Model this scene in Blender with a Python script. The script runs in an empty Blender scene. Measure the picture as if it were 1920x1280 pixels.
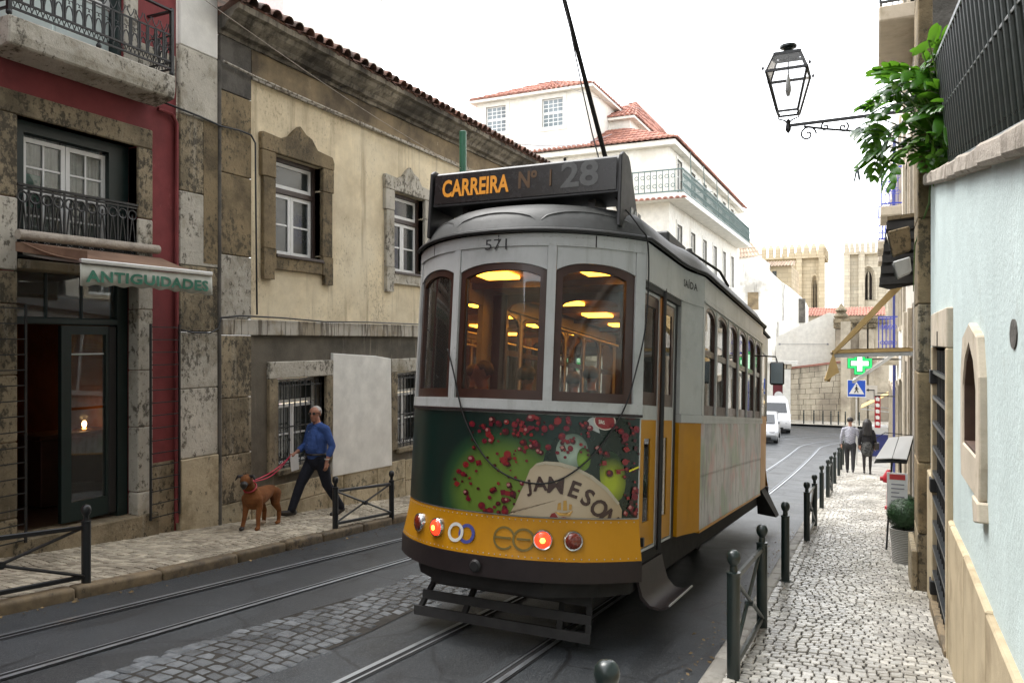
import bpy, bmesh, math, random
from mathutils import Vector, Matrix, kdtree
random.seed(7)
R = math.radians
sc = bpy.context.scene
col = sc.collection

# ------------------------------------------------------------------ camera
F_PX, EYE, YAW, SLOPE = 1450.0, 1.85, R(25.1), 0.0968
cam_d = bpy.data.cameras.new('camera'); cam = bpy.data.objects.new('camera', cam_d); col.objects.link(cam)
cam_d.sensor_width = 36.0; cam_d.lens = F_PX / 1920 * 36; cam_d.clip_start = 0.05; cam_d.clip_end = 2000
cam.location = (0, 0, EYE); cam.rotation_euler = (R(90), 0, YAW)
sc.camera = cam

# ------------------------------------------------------------------ sky, sun, exposure
SUN_EL, SUN_AZ = R(64), R(-78)        # azimuth measured from +Y (down the street) towards +X
wd = bpy.data.worlds.new('World'); sc.world = wd; wd.use_nodes = True
nt = wd.node_tree; nt.nodes.clear()
sky = nt.nodes.new('ShaderNodeTexSky'); sky.sky_type = 'NISHITA'; sky.sun_disc = False
sky.sun_elevation = SUN_EL; sky.sun_rotation = SUN_AZ
sky.air_density = 1.0; sky.dust_density = 1.0; sky.ozone_density = 1.0; sky.altitude = 50
hs = nt.nodes.new('ShaderNodeHueSaturation'); hs.inputs['Saturation'].default_value = 0.12   # overcast: the blue is gone
bgn = nt.nodes.new('ShaderNodeBackground'); bgn.inputs['Strength'].default_value = 0.15
wo = nt.nodes.new('ShaderNodeOutputWorld')
nt.links.new(sky.outputs[0], hs.inputs['Color']); nt.links.new(hs.outputs[0], bgn.inputs[0]); nt.links.new(bgn.outputs[0], wo.inputs[0])
sun_d = bpy.data.lights.new('sun', 'SUN'); sun_d.energy = .85; sun_d.angle = R(30); sun_d.color = (1.0, .97, .92)
sun = bpy.data.objects.new('sun', sun_d); col.objects.link(sun)
sdir = Vector((math.sin(SUN_AZ) * math.cos(SUN_EL), math.cos(SUN_AZ) * math.cos(SUN_EL), math.sin(SUN_EL)))
sun.rotation_euler = sdir.to_track_quat('Z', 'Y').to_euler(); sun.location = (0, 20, 40)
vs = sc.view_settings; vs.view_transform = 'Standard'; vs.look = 'None'; vs.exposure = 2.3; vs.gamma = 1.0; vs.use_curve_mapping = False
sc.render.film_transparent = False
sc.cycles.use_denoising = True
sc.cycles.max_bounces = 8; sc.cycles.diffuse_bounces = 3; sc.cycles.glossy_bounces = 3; sc.cycles.transparent_max_bounces = 16; sc.cycles.transmission_bounces = 4
sc.cycles.caustics_reflective = False; sc.cycles.caustics_refractive = False

# ------------------------------------------------------------------ where things stand
def gz(y):                               # the street falls away from the camera and levels out
    k = .00178
    if y < 12: return -SLOPE * y
    if y < 64: return -SLOPE * 12 - (SLOPE * (y - 12) - k * (y - 12) ** 2 / 2)
    return gz(63.999) - (SLOPE - k * 52) * (y - 64)
def ray(x, y):
    u = (x - 960) / F_PX; v = (640 - y) / F_PX
    return (-math.sin(YAW) + u * math.cos(YAW), math.cos(YAW) + u * math.sin(YAW), v)
def onX(x, y, X):
    d = ray(x, y); t = X / d[0]; return (t * d[1], EYE + t * d[2])       # (Y, Z) on a facade along the street
def onY(x, y, Y):
    d = ray(x, y); t = Y / d[1]; return (t * d[0], EYE + t * d[2])       # (X, Z) on a facade across the street
PAVE = .10

# ------------------------------------------------------------------ building blocks
ORG = {}
def tag(o, label=None, cat=None, group=None, kind=None):
    if label: o['label'] = label
    if cat: o['category'] = cat
    if group: o['group'] = group
    if kind: o['kind'] = kind
    return o
def thing(name, label, cat, loc=(0, 0, 0), group=None, rz=0):
    o = bpy.data.objects.new(name, None); col.objects.link(o); o.location = loc; o.rotation_euler = (0, 0, rz)
    o.empty_display_size = .2
    ORG[o] = Vector((0, 0, 0))
    return tag(o, label, cat, group)
def worldthing(name, label, cat, loc, group=None):          # its parts are given in world coordinates
    o = thing(name, label, cat, loc, group); ORG[o] = Vector(loc); return o
def root(o):
    while o is not None and o.parent is not None: o = o.parent
    return o
def link(name, me, m=None, parent=None, loc=None):
    o = bpy.data.objects.new(name, me); col.objects.link(o)
    if m is not None:
        for mm in (m if isinstance(m, (list, tuple)) else [m]):
            if mm.name not in me.materials: me.materials.append(mm)
    if parent is not None: o.parent = parent
    if loc is not None: o.location = loc
    return o
def place(o, loc, rot=None, scale=None):
    o.location = loc
    if rot is not None: o.rotation_euler = rot
    if scale is not None: o.scale = scale
    return o
class MB:
    def __init__(s): s.v = []; s.f = []; s.mi = []; s.uv = None; s.cur = 0
    def add(s, vs, fs):
        n = len(s.v); s.v += [tuple(p) for p in vs]
        for f in fs: s.f.append(tuple(i + n for i in f)); s.mi.append(s.cur)
        return s
    def box(s, a, b):
        x0, y0, z0 = a; x1, y1, z1 = b
        vs = [(x0, y0, z0), (x1, y0, z0), (x1, y1, z0), (x0, y1, z0), (x0, y0, z1), (x1, y0, z1), (x1, y1, z1), (x0, y1, z1)]
        return s.add(vs, [(0, 3, 2, 1), (4, 5, 6, 7), (0, 1, 5, 4), (1, 2, 6, 5), (2, 3, 7, 6), (3, 0, 4, 7)])
    def cbox(s, c, d): return s.box([c[i] - d[i] / 2 for i in range(3)], [c[i] + d[i] / 2 for i in range(3)])
    def hexa(s, p8):                       # bottom ring then top ring
        return s.add(p8, [(0, 3, 2, 1), (4, 5, 6, 7), (0, 1, 5, 4), (1, 2, 6, 5), (2, 3, 7, 6), (3, 0, 4, 7)])
    def bar(s, p, q, w, h=None, up=(0, 0, 1)):     # a straight square bar
        p, q = Vector(p), Vector(q); h = w if h is None else h
        d = (q - p).normalized(); up = Vector(up)
        if abs(d.dot(up)) > .99: up = Vector((1, 0, 0))
        a = d.cross(up).normalized() * (w / 2); b = a.cross(d).normalized() * (h / 2)
        return s.hexa([p - a - b, p + a - b, p + a + b, p - a + b, q - a - b, q + a - b, q + a + b, q - a + b])
    def tube(s, pts, r, n=8, caps=True, closed=False):
        pts = [Vector(p) for p in pts]; rs = r if isinstance(r, (list, tuple)) else [r] * len(pts)
        m = len(pts); rings = []; prev = None
        for i, p in enumerate(pts):
            if closed: d = pts[(i + 1) % m] - pts[i - 1]
            else: d = pts[min(i + 1, m - 1)] - pts[max(i - 1, 0)]
            if d.length < 1e-9: d = Vector((0, 0, 1))
            d.normalize()
            if prev is None:
                a = d.orthogonal().normalized()
            else:
                a = (prev - d * prev.dot(d))
                a = a.normalized() if a.length > 1e-6 else d.orthogonal().normalized()
            prev = a; b = d.cross(a)
            rings.append([p + (a * math.cos(2 * math.pi * k / n) + b * math.sin(2 * math.pi * k / n)) * rs[i] for k in range(n)])
        vs = [q for rg in rings for q in rg]; fs = []
        for i in range(m if closed else m - 1):
            j = (i + 1) % m
            for k in range(n): fs.append((i * n + k, i * n + (k + 1) % n, j * n + (k + 1) % n, j * n + k))
        if caps and not closed: fs += [tuple(range(n - 1, -1, -1)), tuple((m - 1) * n + k for k in range(n))]
        return s.add(vs, fs)
    def lathe(s, prof, n=16, c=(0, 0, 0), sx=1, sy=1):
        vs = []; fs = []
        for (r, z) in prof:
            for k in range(n): vs.append((c[0] + r * sx * math.cos(2 * math.pi * k / n), c[1] + r * sy * math.sin(2 * math.pi * k / n), c[2] + z))
        for i in range(len(prof) - 1):
            for k in range(n): fs.append((i * n + k, i * n + (k + 1) % n, (i + 1) * n + (k + 1) % n, (i + 1) * n + k))
        fs += [tuple(range(n - 1, -1, -1)), tuple((len(prof) - 1) * n + k for k in range(n))]
        return s.add(vs, fs)
    def prism(s, poly, mp, d0, d1):        # a flat outline mp(a, b, d) given thickness
        n = len(poly); vs = [mp(a, b, d0) for a, b in poly] + [mp(a, b, d1) for a, b in poly]
        fs = [tuple(range(n)), tuple(range(2 * n - 1, n - 1, -1))] + [(i, i + n, (i + 1) % n + n, (i + 1) % n) for i in range(n)]
        return s.add(vs, fs)
    def ring(s, outer, inner, mp, d0, d1): # a frame between two outlines with the same count
        n = len(outer); vs = []
        for d in (d0, d1):
            vs += [mp(a, b, d) for a, b in outer] + [mp(a, b, d) for a, b in inner]
        fs = []
        for i in range(n):
            j = (i + 1) % n
            fs += [(i, j, n + j, n + i), (2 * n + i, 3 * n + i, 3 * n + j, 2 * n + j), (i, 2 * n + i, 2 * n + j, j), (n + i, n + j, 3 * n + j, 3 * n + i)]
        return s.add(vs, fs)
    def panel(s, mp, a0, a1, b0, b1, holes=(), depth=.2):    # a wall with openings and their reveals
        A = sorted({a0, a1} | {h[0] for h in holes} | {h[1] for h in holes}); B = sorted({b0, b1} | {h[2] for h in holes} | {h[3] for h in holes})
        A = [a for a in A if a0 - 1e-6 <= a <= a1 + 1e-6]; B = [b for b in B if b0 - 1e-6 <= b <= b1 + 1e-6]
        for i in range(len(A) - 1):
            for j in range(len(B) - 1):
                ca, cb = (A[i] + A[i + 1]) / 2, (B[j] + B[j + 1]) / 2
                if any(h[0] < ca < h[1] and h[2] < cb < h[3] for h in holes): continue
                s.add([mp(A[i], B[j], 0), mp(A[i + 1], B[j], 0), mp(A[i + 1], B[j + 1], 0), mp(A[i], B[j + 1], 0)], [(0, 1, 2, 3)])
        for h in holes:
            c = [(h[0], h[2]), (h[1], h[2]), (h[1], h[3]), (h[0], h[3])]
            for i in range(4):
                p, q = c[i], c[(i + 1) % 4]
                s.add([mp(*p, 0), mp(*q, 0), mp(*q, depth), mp(*p, depth)], [(0, 1, 2, 3)])
        return s
    def mesh(s, name, org=(0, 0, 0), bevel=0, smooth=False, seg=1, recalc=False, merge=0):
        me = bpy.data.meshes.new(name); ox, oy, oz = org
        me.from_pydata([(x - ox, y - oy, z - oz) for x, y, z in s.v], [], s.f)
        if any(s.mi):
            me.polygons.foreach_set('material_index', s.mi)
        if bevel or recalc or merge:
            bm = bmesh.new(); bm.from_mesh(me)
            if merge: bmesh.ops.remove_doubles(bm, verts=bm.verts, dist=merge)
            if recalc: bmesh.ops.recalc_face_normals(bm, faces=bm.faces)
            if bevel:
                es = [e for e in bm.edges if len(e.link_faces) == 2 and e.calc_face_angle(0) > R(28)]
                bmesh.ops.bevel(bm, geom=es, offset=bevel, offset_type='OFFSET', segments=seg, profile=.6, affect='EDGES', clamp_overlap=True)
            bm.to_mesh(me); bm.free()
        if smooth:
            me.polygons.foreach_set('use_smooth', [True] * len(me.polygons))
            if smooth != 'all':
                try: me.set_sharp_from_angle(angle=R(40))
                except Exception: pass
        me.update(); return me
    def build(s, name, m, parent=None, **kw):
        org = ORG.get(root(parent), (0, 0, 0)) if parent is not None else kw.pop('org', (0, 0, 0))
        kw.pop('org', None)
        o = link(name, s.mesh(name, org=org, **kw), m, parent)
        if parent is None and tuple(org) != (0, 0, 0): o.location = org
        return o
def arch(a0, a1, b0, bs, bt, n=8, pw=2.0):   # an opening outline: straight sides to bs, curved up to bt
    c = (a0 + a1) / 2; w = (a1 - a0) / 2
    pts = [(a0, b0), (a1, b0)]
    for i in range(n + 1):
        t = math.pi * i / n
        pts.append((c + w * math.cos(t), bs + (bt - bs) * abs(math.sin(t)) ** (2 / pw)))
    return pts

# ------------------------------------------------------------------ materials
def newmat(name):
    m = bpy.data.materials.new(name); m.use_nodes = True
    n = m.node_tree; b = n.nodes['Principled BSDF']; return m, n, b
def ramp(n, stops):
    r = n.nodes.new('ShaderNodeValToRGB'); e = r.color_ramp.elements
    while len(e) < len(stops): e.new(.5)
    for i, (p, c) in enumerate(stops):
        e[i].position = p; e[i].color = (*c, 1) if len(c) == 3 else c
    return r
def noise(n, vec, scale, detail=6, rough=.6, stretch=None, off=0):
    t = n.nodes.new('ShaderNodeTexNoise'); t.inputs['Scale'].default_value = scale; t.inputs['Detail'].default_value = detail; t.inputs['Roughness'].default_value = rough
    mp = n.nodes.new('ShaderNodeMapping'); mp.inputs['Scale'].default_value = stretch or (1, 1, 1); mp.inputs['Location'].default_value = (off, off * .7, off * 1.3)
    n.links.new(vec, mp.inputs['Vector']); n.links.new(mp.outputs[0], t.inputs['Vector'])
    return t
def mix(n, a, b, fac, mode='MIX'):
    x = n.nodes.new('ShaderNodeMix'); x.data_type = 'RGBA'; x.blend_type = mode
    for s, v in ((6, a), (7, b), (0, fac)):
        if hasattr(v, 'links'): n.links.new(v, x.inputs[s])
        elif s == 0: x.inputs[0].default_value = v
        else: x.inputs[s].default_value = (*v, 1)
    return x.outputs[2]
def grain(c, k): return tuple(max(0, min(1, x * k)) for x in c)
def plain(name, c, rough=.5, metal=0, spec=.5, var=.12, scale=6, bump=0, bscale=60, coat=0, emit=None, estr=0, rnd=0):
    m, n, b = newmat(name); tc = n.nodes.new('ShaderNodeTexCoord'); o = tc.outputs['Object']
    b.inputs['Roughness'].default_value = rough; b.inputs['Metallic'].default_value = metal; b.inputs['Specular IOR Level'].default_value = spec; b.inputs['Coat Weight'].default_value = coat
    if var:
        t = noise(n, o, scale); r = ramp(n, [(.25, grain(c, 1 - var)), (.75, grain(c, 1 + var))]); n.links.new(t.outputs['Fac'], r.inputs['Fac']); c_out = r.outputs[0]
        rr = n.nodes.new('ShaderNodeMapRange'); rr.inputs[3].default_value = max(.02, rough - .1); rr.inputs[4].default_value = min(1, rough + .12)
        t2 = noise(n, o, scale * 2.3, off=3); n.links.new(t2.outputs['Fac'], rr.inputs[0]); n.links.new(rr.outputs[0], b.inputs['Roughness'])
        if rnd: c_out = randomise(n, c_out, rnd)
        n.links.new(c_out, b.inputs['Base Color'])
    else: b.inputs['Base Color'].default_value = (*c, 1)
    if bump:
        t3 = noise(n, o, bscale, 4); bp = n.nodes.new('ShaderNodeBump'); bp.inputs['Strength'].default_value = bump; bp.inputs['Distance'].default_value = .01
        n.links.new(t3.outputs['Fac'], bp.inputs['Height']); n.links.new(bp.outputs[0], b.inputs['Normal'])
    if emit: b.inputs['Emission Color'].default_value = (*emit, 1); b.inputs['Emission Strength'].default_value = estr
    return m
def randomise(n, c, amt):            # a shade of its own for every piece, whether it is an object or an island of a joined mesh
    oi = n.nodes.new('ShaderNodeObjectInfo'); ge = n.nodes.new('ShaderNodeNewGeometry')
    ad = n.nodes.new('ShaderNodeMath'); ad.operation = 'ADD'; fr = n.nodes.new('ShaderNodeMath'); fr.operation = 'FRACT'
    n.links.new(oi.outputs['Random'], ad.inputs[0]); n.links.new(ge.outputs['Random Per Island'], ad.inputs[1]); n.links.new(ad.outputs[0], fr.inputs[0])
    mr = n.nodes.new('ShaderNodeMapRange'); mr.inputs[3].default_value = 1 - amt; mr.inputs[4].default_value = 1 + amt
    n.links.new(fr.outputs[0], mr.inputs[0]); h = n.nodes.new('ShaderNodeHueSaturation'); n.links.new(mr.outputs[0], h.inputs['Value']); n.links.new(c, h.inputs['Color']); return h.outputs[0]
def aged(name, c, stain, scale=1.6, lo=.48, hi=.62, streak=None, sscale=1.2, slo=.5, shi=.62, smax=.9, spots=None, sp_scale=14, sp_lo=.6, sp_hi=.66, sp_max=.8, rough=.85, bump=.35, bscale=35, bdist=.012, rnd=0, var=.14, tint=None):
    """plaster and stone: a base colour, soft stains, vertical runs and small lichen spots, with relief"""
    m, n, b = newmat(name); tc = n.nodes.new('ShaderNodeTexCoord'); o = tc.outputs['Object']
    if rnd:                          # every block is cut from another bed
        oi = n.nodes.new('ShaderNodeObjectInfo'); k = n.nodes.new('ShaderNodeVectorMath'); k.operation = 'SCALE'; k.inputs[0].default_value = (37, 53, 71); n.links.new(oi.outputs['Random'], k.inputs['Scale'])
        a = n.nodes.new('ShaderNodeVectorMath'); a.operation = 'ADD'; n.links.new(o, a.inputs[0]); n.links.new(k.outputs[0], a.inputs[1]); o = a.outputs[0]
    base = noise(n, o, 3.1, 8, .65); rb = ramp(n, [(.3, grain(c, 1 - var)), (.7, grain(c, 1 + var))]); n.links.new(base.outputs['Fac'], rb.inputs['Fac']); cur = rb.outputs[0]
    if tint:
        t = noise(n, o, .8, 5, .6, off=11); r = ramp(n, [(.42, (0, 0, 0)), (.64, (1, 1, 1))]); n.links.new(t.outputs['Fac'], r.inputs['Fac']); cur = mix(n, cur, tint, r.outputs[0])
    if stain:
        t = noise(n, o, scale, 10, .68, off=5); r = ramp(n, [(lo, (0, 0, 0)), (hi, (.85, .85, .85))]); n.links.new(t.outputs['Fac'], r.inputs['Fac']); cur = mix(n, cur, stain, r.outputs[0])
    if streak:
        t = noise(n, o, sscale, 8, .7, stretch=(5, 5, .35), off=9); r = ramp(n, [(slo, (0, 0, 0)), (shi, (smax,) * 3)]); n.links.new(t.outputs['Fac'], r.inputs['Fac']); cur = mix(n, cur, streak, r.outputs[0])
    if spots:
        t = noise(n, o, sp_scale, 6, .75, stretch=(1, 1, .7), off=2); t_ = noise(n, o, 1.1, 3, .5, off=23)      # spots gather in colonies
        ad = n.nodes.new('ShaderNodeMath'); ad.operation = 'MULTIPLY_ADD'; ad.inputs[1].default_value = .45; ad.inputs[2].default_value = -.22; n.links.new(t_.outputs['Fac'], ad.inputs[0]); sm_ = n.nodes.new('ShaderNodeMath'); sm_.operation = 'ADD'; n.links.new(t.outputs['Fac'], sm_.inputs[0]); n.links.new(ad.outputs[0], sm_.inputs[1])
        r = ramp(n, [(sp_lo, (0, 0, 0)), (sp_hi, (sp_max,) * 3)]); n.links.new(sm_.outputs[0], r.inputs['Fac']); cur = mix(n, cur, spots, r.outputs[0])
    if rnd: cur = randomise(n, cur, rnd)
    n.links.new(cur, b.inputs['Base Color']); b.inputs['Roughness'].default_value = rough; b.inputs['Specular IOR Level'].default_value = .3
    t3 = noise(n, o, bscale, 8, .7); bp = n.nodes.new('ShaderNodeBump'); bp.inputs['Strength'].default_value = bump; bp.inputs['Distance'].default_value = bdist
    n.links.new(t3.outputs['Fac'], bp.inputs['Height']); n.links.new(bp.outputs[0], b.inputs['Normal'])
    return m
def clearglass(name, tint=(.92, .95, .94), gloss=1.0, dirt=.06):
    m, n, b = newmat(name); n.nodes.remove(b); out = n.nodes['Material Output']
    tr = n.nodes.new('ShaderNodeBsdfTransparent'); tr.inputs[0].default_value = (*tint, 1)
    gl = n.nodes.new('ShaderNodeBsdfGlossy'); gl.inputs['Roughness'].default_value = .02; gl.inputs[0].default_value = (gloss,) * 3 + (1,)
    fr = n.nodes.new('ShaderNodeFresnel'); fr.inputs[0].default_value = 1.5
    mx = n.nodes.new('ShaderNodeMixShader'); n.links.new(fr.outputs[0], mx.inputs[0]); n.links.new(tr.outputs[0], mx.inputs[1]); n.links.new(gl.outputs[0], mx.inputs[2])
    df = n.nodes.new('ShaderNodeBsdfDiffuse'); df.inputs[0].default_value = (.5, .5, .48, 1)
    m2 = n.nodes.new('ShaderNodeMixShader'); m2.inputs[0].default_value = dirt; n.links.new(mx.outputs[0], m2.inputs[1]); n.links.new(df.outputs[0], m2.inputs[2])
    n.links.new(m2.outputs[0], out.inputs['Surface']); return m
M = {}
M['asphalt'] = aged('asphalt', (.034, .039, .044), (.017, .02, .023), 1.1, .45, .62, streak=None, spots=(.11, .115, .115), sp_scale=70, sp_lo=.62, sp_hi=.72, sp_max=.55, rough=.4, bump=.55, bscale=160, bdist=.006, tint=(.045, .05, .054))
M['sett'] = aged('sett stone', (.15, .16, .168), (.08, .087, .094), 5, .5, .65, rough=.24, bump=.5, bscale=60, bdist=.006, rnd=.35)
M['calcada'] = aged('limestone setts', (.43, .41, .365), (.25, .235, .2), 4, .52, .66, rough=.27, bump=.4, bscale=90, bdist=.004, rnd=.28)
M['calcadaL'] = aged('limestone setts warm', (.44, .39, .3), (.24, .2, .145), 3, .5, .66, rough=.6, bump=.4, bscale=90, bdist=.004, rnd=.28)
M['bed'] = aged('joint earth', (.035, .031, .026), (.018, .016, .013), 6, .4, .6, rough=.9)
M['kerb'] = aged('kerb limestone', (.2, .15, .09), (.075, .06, .042), 3, .46, .63, spots=(.05, .042, .03), sp_lo=.56, sp_hi=.64, rough=.7, rnd=.2)
M['kerbR'] = aged('kerb limestone grey', (.33, .31, .27), (.13, .12, .1), 3, .5, .63, rough=.6, rnd=.15)
M['steel'] = plain('worn rail steel', (.5, .53, .56), .42, 1.0, var=.15, scale=3)
M['groove'] = plain('rail groove', (.012, .012, .013), .8)
M['redplaster'] = aged('red plaster', (.22, .05, .052), (.15, .04, .042), 1.4, .5, .7, spots=(.36, .14, .13), sp_scale=9, sp_lo=.66, sp_hi=.74, sp_max=.4, bump=.2)
M['stonelight'] = aged('pale limestone', (.47, .44, .375), (.19, .16, .1), 1.5, .5, .68, spots=(.07, .06, .045), sp_scale=13, sp_lo=.55, sp_hi=.63, sp_max=.85, bump=.7, bscale=22, bdist=.02, rnd=.1)
M['stonegrime'] = aged('grimy limestone', (.3, .245, .16), (.1, .08, .05), 1.3, .42, .62, spots=(.045, .04, .03), sp_scale=15, sp_lo=.52, sp_hi=.6, sp_max=.85, streak=(.42, .39, .32), sscale=1.0, slo=.56, shi=.7, smax=.6, bump=.8, bscale=24, bdist=.02, rnd=.1)
M['stonebrown'] = aged('brown stained limestone', (.23, .175, .1), (.09, .07, .042), 1.6, .45, .62, spots=(.05, .045, .03), sp_scale=16, sp_lo=.54, sp_hi=.62, sp_max=.8, bump=.7, bscale=26, bdist=.018, rnd=.1)
M['stonedark'] = aged('blackened limestone', (.12, .11, .095), (.05, .046, .04), 1.8, .45, .6, spots=(.3, .27, .22), sp_scale=9, sp_lo=.62, sp_hi=.7, sp_max=.5, bump=.6, rnd=.1)
M['cream'] = aged('cream plaster', (.74, .635, .44), (.46, .375, .245), .8, .45, .7, streak=(.24, .185, .115), sscale=.8, slo=.53, shi=.72, smax=.7, spots=(.2, .155, .1), sp_scale=22, sp_lo=.58, sp_hi=.7, sp_max=.6, bump=.4, bscale=45, bdist=.008, tint=(.74, .655, .48))
M['greyplaster'] = aged('grey stained plaster', (.14, .122, .094), (.055, .05, .04), .9, .42, .62, streak=(.33, .29, .23), sscale=1.6, slo=.58, shi=.68, smax=.7, bump=.35)
M['frieze'] = aged('ochre frieze', (.26, .2, .12), (.07, .055, .04), .7, .42, .6, bump=.3, spots=(.5, .42, .3), sp_scale=6, sp_lo=.66, sp_hi=.72, sp_max=.4)
M['cornice'] = aged('mould blackened cornice', (.38, .34, .27), (.03, .027, .023), .55, .38, .56, streak=(.035, .031, .027), sscale=.9, slo=.48, shi=.64, smax=.85, spots=(.06, .05, .04), sp_scale=10, sp_lo=.6, sp_hi=.67, bump=.4)
M['patch'] = aged('fresh white render', (.72, .705, .655), (.62, .605, .555), 1.5, .5, .8, bump=.25)
M['string'] = aged('peeling string course', (.46, .43, .37), (.33, .28, .2), 2, .5, .6, streak=(.13, .11, .085), sscale=2.2, slo=.5, shi=.56, smax=.9, bump=.4)
M['plinth'] = aged('plinth limestone', (.44, .37, .25), (.2, .16, .09), 1.8, .48, .63, spots=(.07, .065, .045), sp_scale=10, sp_lo=.57, sp_hi=.65, sp_max=.8, bump=.7, bscale=20, bdist=.02, rnd=.1)
M['turq'] = aged('pale turquoise plaster', (.5, .585, .57), (.44, .52, .505), .9, .5, .75, streak=(.33, .41, .395), sscale=.6, slo=.55, shi=.8, smax=.5, spots=(.42, .48, .455), sp_scale=5, sp_lo=.6, sp_hi=.68, sp_max=.5, bump=.55, bscale=26, bdist=.014, var=.08)
M['plinthR'] = aged('buff stone slab', (.43, .355, .235), (.25, .195, .12), 1.6, .5, .66, streak=(.3, .24, .15), sscale=1.3, slo=.56, shi=.72, smax=.6, bump=.3, rnd=.06)
M['trimR'] = aged('cream stone trim', (.47, .41, .32), (.32, .27, .19), 2.5, .5, .66, bump=.3)
M['coping'] = aged('rough coping', (.42, .37, .31), (.22, .19, .15), 3, .5, .63, bump=.9, bscale=18, bdist=.03)
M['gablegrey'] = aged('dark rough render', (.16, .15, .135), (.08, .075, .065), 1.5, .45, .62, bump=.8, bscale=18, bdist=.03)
M['white'] = plain('white gloss paint', (.72, .73, .72), .35, var=.05)
M['brownframe'] = plain('dark brown paint', (.045, .028, .022), .45, var=.2)
M['greenframe'] = plain('dark green paint', (.007, .018, .017), .4, var=.2)
M['glass'] = plain('window glass dark', (.03, .036, .036), .05, spec=.8, var=.4, scale=1.5)
M['glasssky'] = plain('window glass pale', (.16, .2, .22), .06, spec=.8, var=.3, scale=1.5)
M['curtain'] = plain('lace curtain', (.42, .43, .42), .9, var=.25, scale=14)
M['curtaingreen'] = plain('green cloth', (.1, .32, .25), .9, var=.2)
M['iron'] = plain('black iron', (.012, .013, .014), .38, var=.3, bump=.15)
M['irongreen'] = plain('dark green iron', (.009, .017, .015), .3, var=.3, spec=.6, bump=.12, bscale=25)
M['polegreen'] = plain('green pole paint', (.03, .13, .075), .4, var=.2)
M['tile'] = aged('clay tile', (.34, .12, .07), (.14, .06, .045), 3, .46, .62, spots=(.05, .04, .035), sp_scale=11, sp_lo=.56, sp_hi=.64, rough=.85, bump=.4, rnd=.3)
M['tileold'] = aged('blackened clay tile', (.2, .1, .07), (.05, .04, .035), 2.2, .4, .58, rough=.85, bump=.5, rnd=.3)
M['tilefar'] = aged('far clay tile', (.4, .19, .14), (.27, .135, .11), 2.2, .44, .6, rough=.85, bump=.3, rnd=.2)  # paler clay tile for the distant roofs
M['whitewall'] = aged('whitewashed wall', (.75, .73, .67), (.62, .58, .5), .5, .52, .7, streak=(.5, .47, .42), sscale=.4, slo=.64, shi=.8, smax=.4, bump=.15)
M['whitestain'] = aged('whitewash with black runs', (.76, .75, .71), (.4, .38, .34), .5, .56, .68, streak=(.14, .13, .12), sscale=.28, slo=.6, shi=.68, smax=.85, bump=.2)
M['ashlar'] = aged('golden ashlar', (.58, .46, .29), (.42, .32, .19), .35, .45, .65, streak=(.3, .24, .17), sscale=.3, slo=.58, shi=.75, smax=.5, bump=.4, rnd=.12)
M['churchgrey'] = aged('grey church stone', (.5, .44, .34), (.26, .22, .17), .5, .46, .62, streak=(.16, .14, .11), sscale=.4, slo=.54, shi=.68, smax=.7, bump=.3)
M['alu'] = plain('pale metal', (.62, .62, .6), .35, .6, var=.1)
M['black'] = plain('black', (.008, .008, .008), .6, var=0)
M['wood'] = plain('varnished wood', (.13, .038, .018), .35, var=.3, scale=5, coat=.2)

def dirty(m, c, scale, lo, hi, amt):              # trodden-in dirt that runs across many stones
    n = m.node_tree; b = n.nodes['Principled BSDF']; src = b.inputs['Base Color'].links[0].from_socket
    g = n.nodes.new('ShaderNodeNewGeometry'); t = noise(n, g.outputs['Position'], scale, 6, .65, off=6); r = ramp(n, [(lo, (0, 0, 0)), (hi, (amt,) * 3)]); n.links.new(t.outputs['Fac'], r.inputs['Fac']); n.links.new(mix(n, src, c, r.outputs[0]), b.inputs['Base Color'])
dirty(M['calcada'], (.17, .155, .13), 1.1, .45, .7, .75); dirty(M['calcadaL'], (.14, .115, .08), 1.0, .45, .7, .7); dirty(M['sett'], (.05, .052, .055), 1.3, .45, .7, .6)

# ================================================================== the setting: ground, road, tracks, pavements
def grid_sheet(name, m, rows, xl, xr, zf, nx=2, kind='structure', parent=None):
    mb = MB()
    for i, y in enumerate(rows):
        for k in range(nx + 1):
            x = xl(y) + (xr(y) - xl(y)) * k / nx
            mb.v.append((x, y, zf(x, y)))
    for i in range(len(rows) - 1):
        for k in range(nx):
            a = i * (nx + 1) + k; mb.f.append((a, a + 1, a + nx + 2, a + nx + 1)); mb.mi.append(0)
    o = mb.build(name, m, parent, smooth='all')
    if parent is None: tag(o, kind=kind)
    return o
ROWS = [-25 + i for i in range(0, 90)]
M['dust'] = aged('bare ground', (.3, .27, .22), (.2, .18, .14), .2, .4, .6)
g = grid_sheet('ground', M['dust'], ROWS + [80, 120, 200, 400, 900], lambda y: -400, lambda y: 400, lambda x, y: gz(y) - .25, 4)
tag(g, 'bare pale ground under the whole street')
def kxl(y):                                # outer face of the left kerb
    if y < 6: return -6.42
    if y < 10.3: return -6.42 - .35 * (y - 6) / 4.3
    return -6.77 - .02 * min(y - 10.3, 10)
def kxr(y): return -1.05 - .008 * max(0, min(y - 5, 10))
def road_l(y): return kxl(y) - .1 if y < 40 else -16
def road_r(y): return kxr(y) + .08 if y < 36.5 else 34
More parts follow.
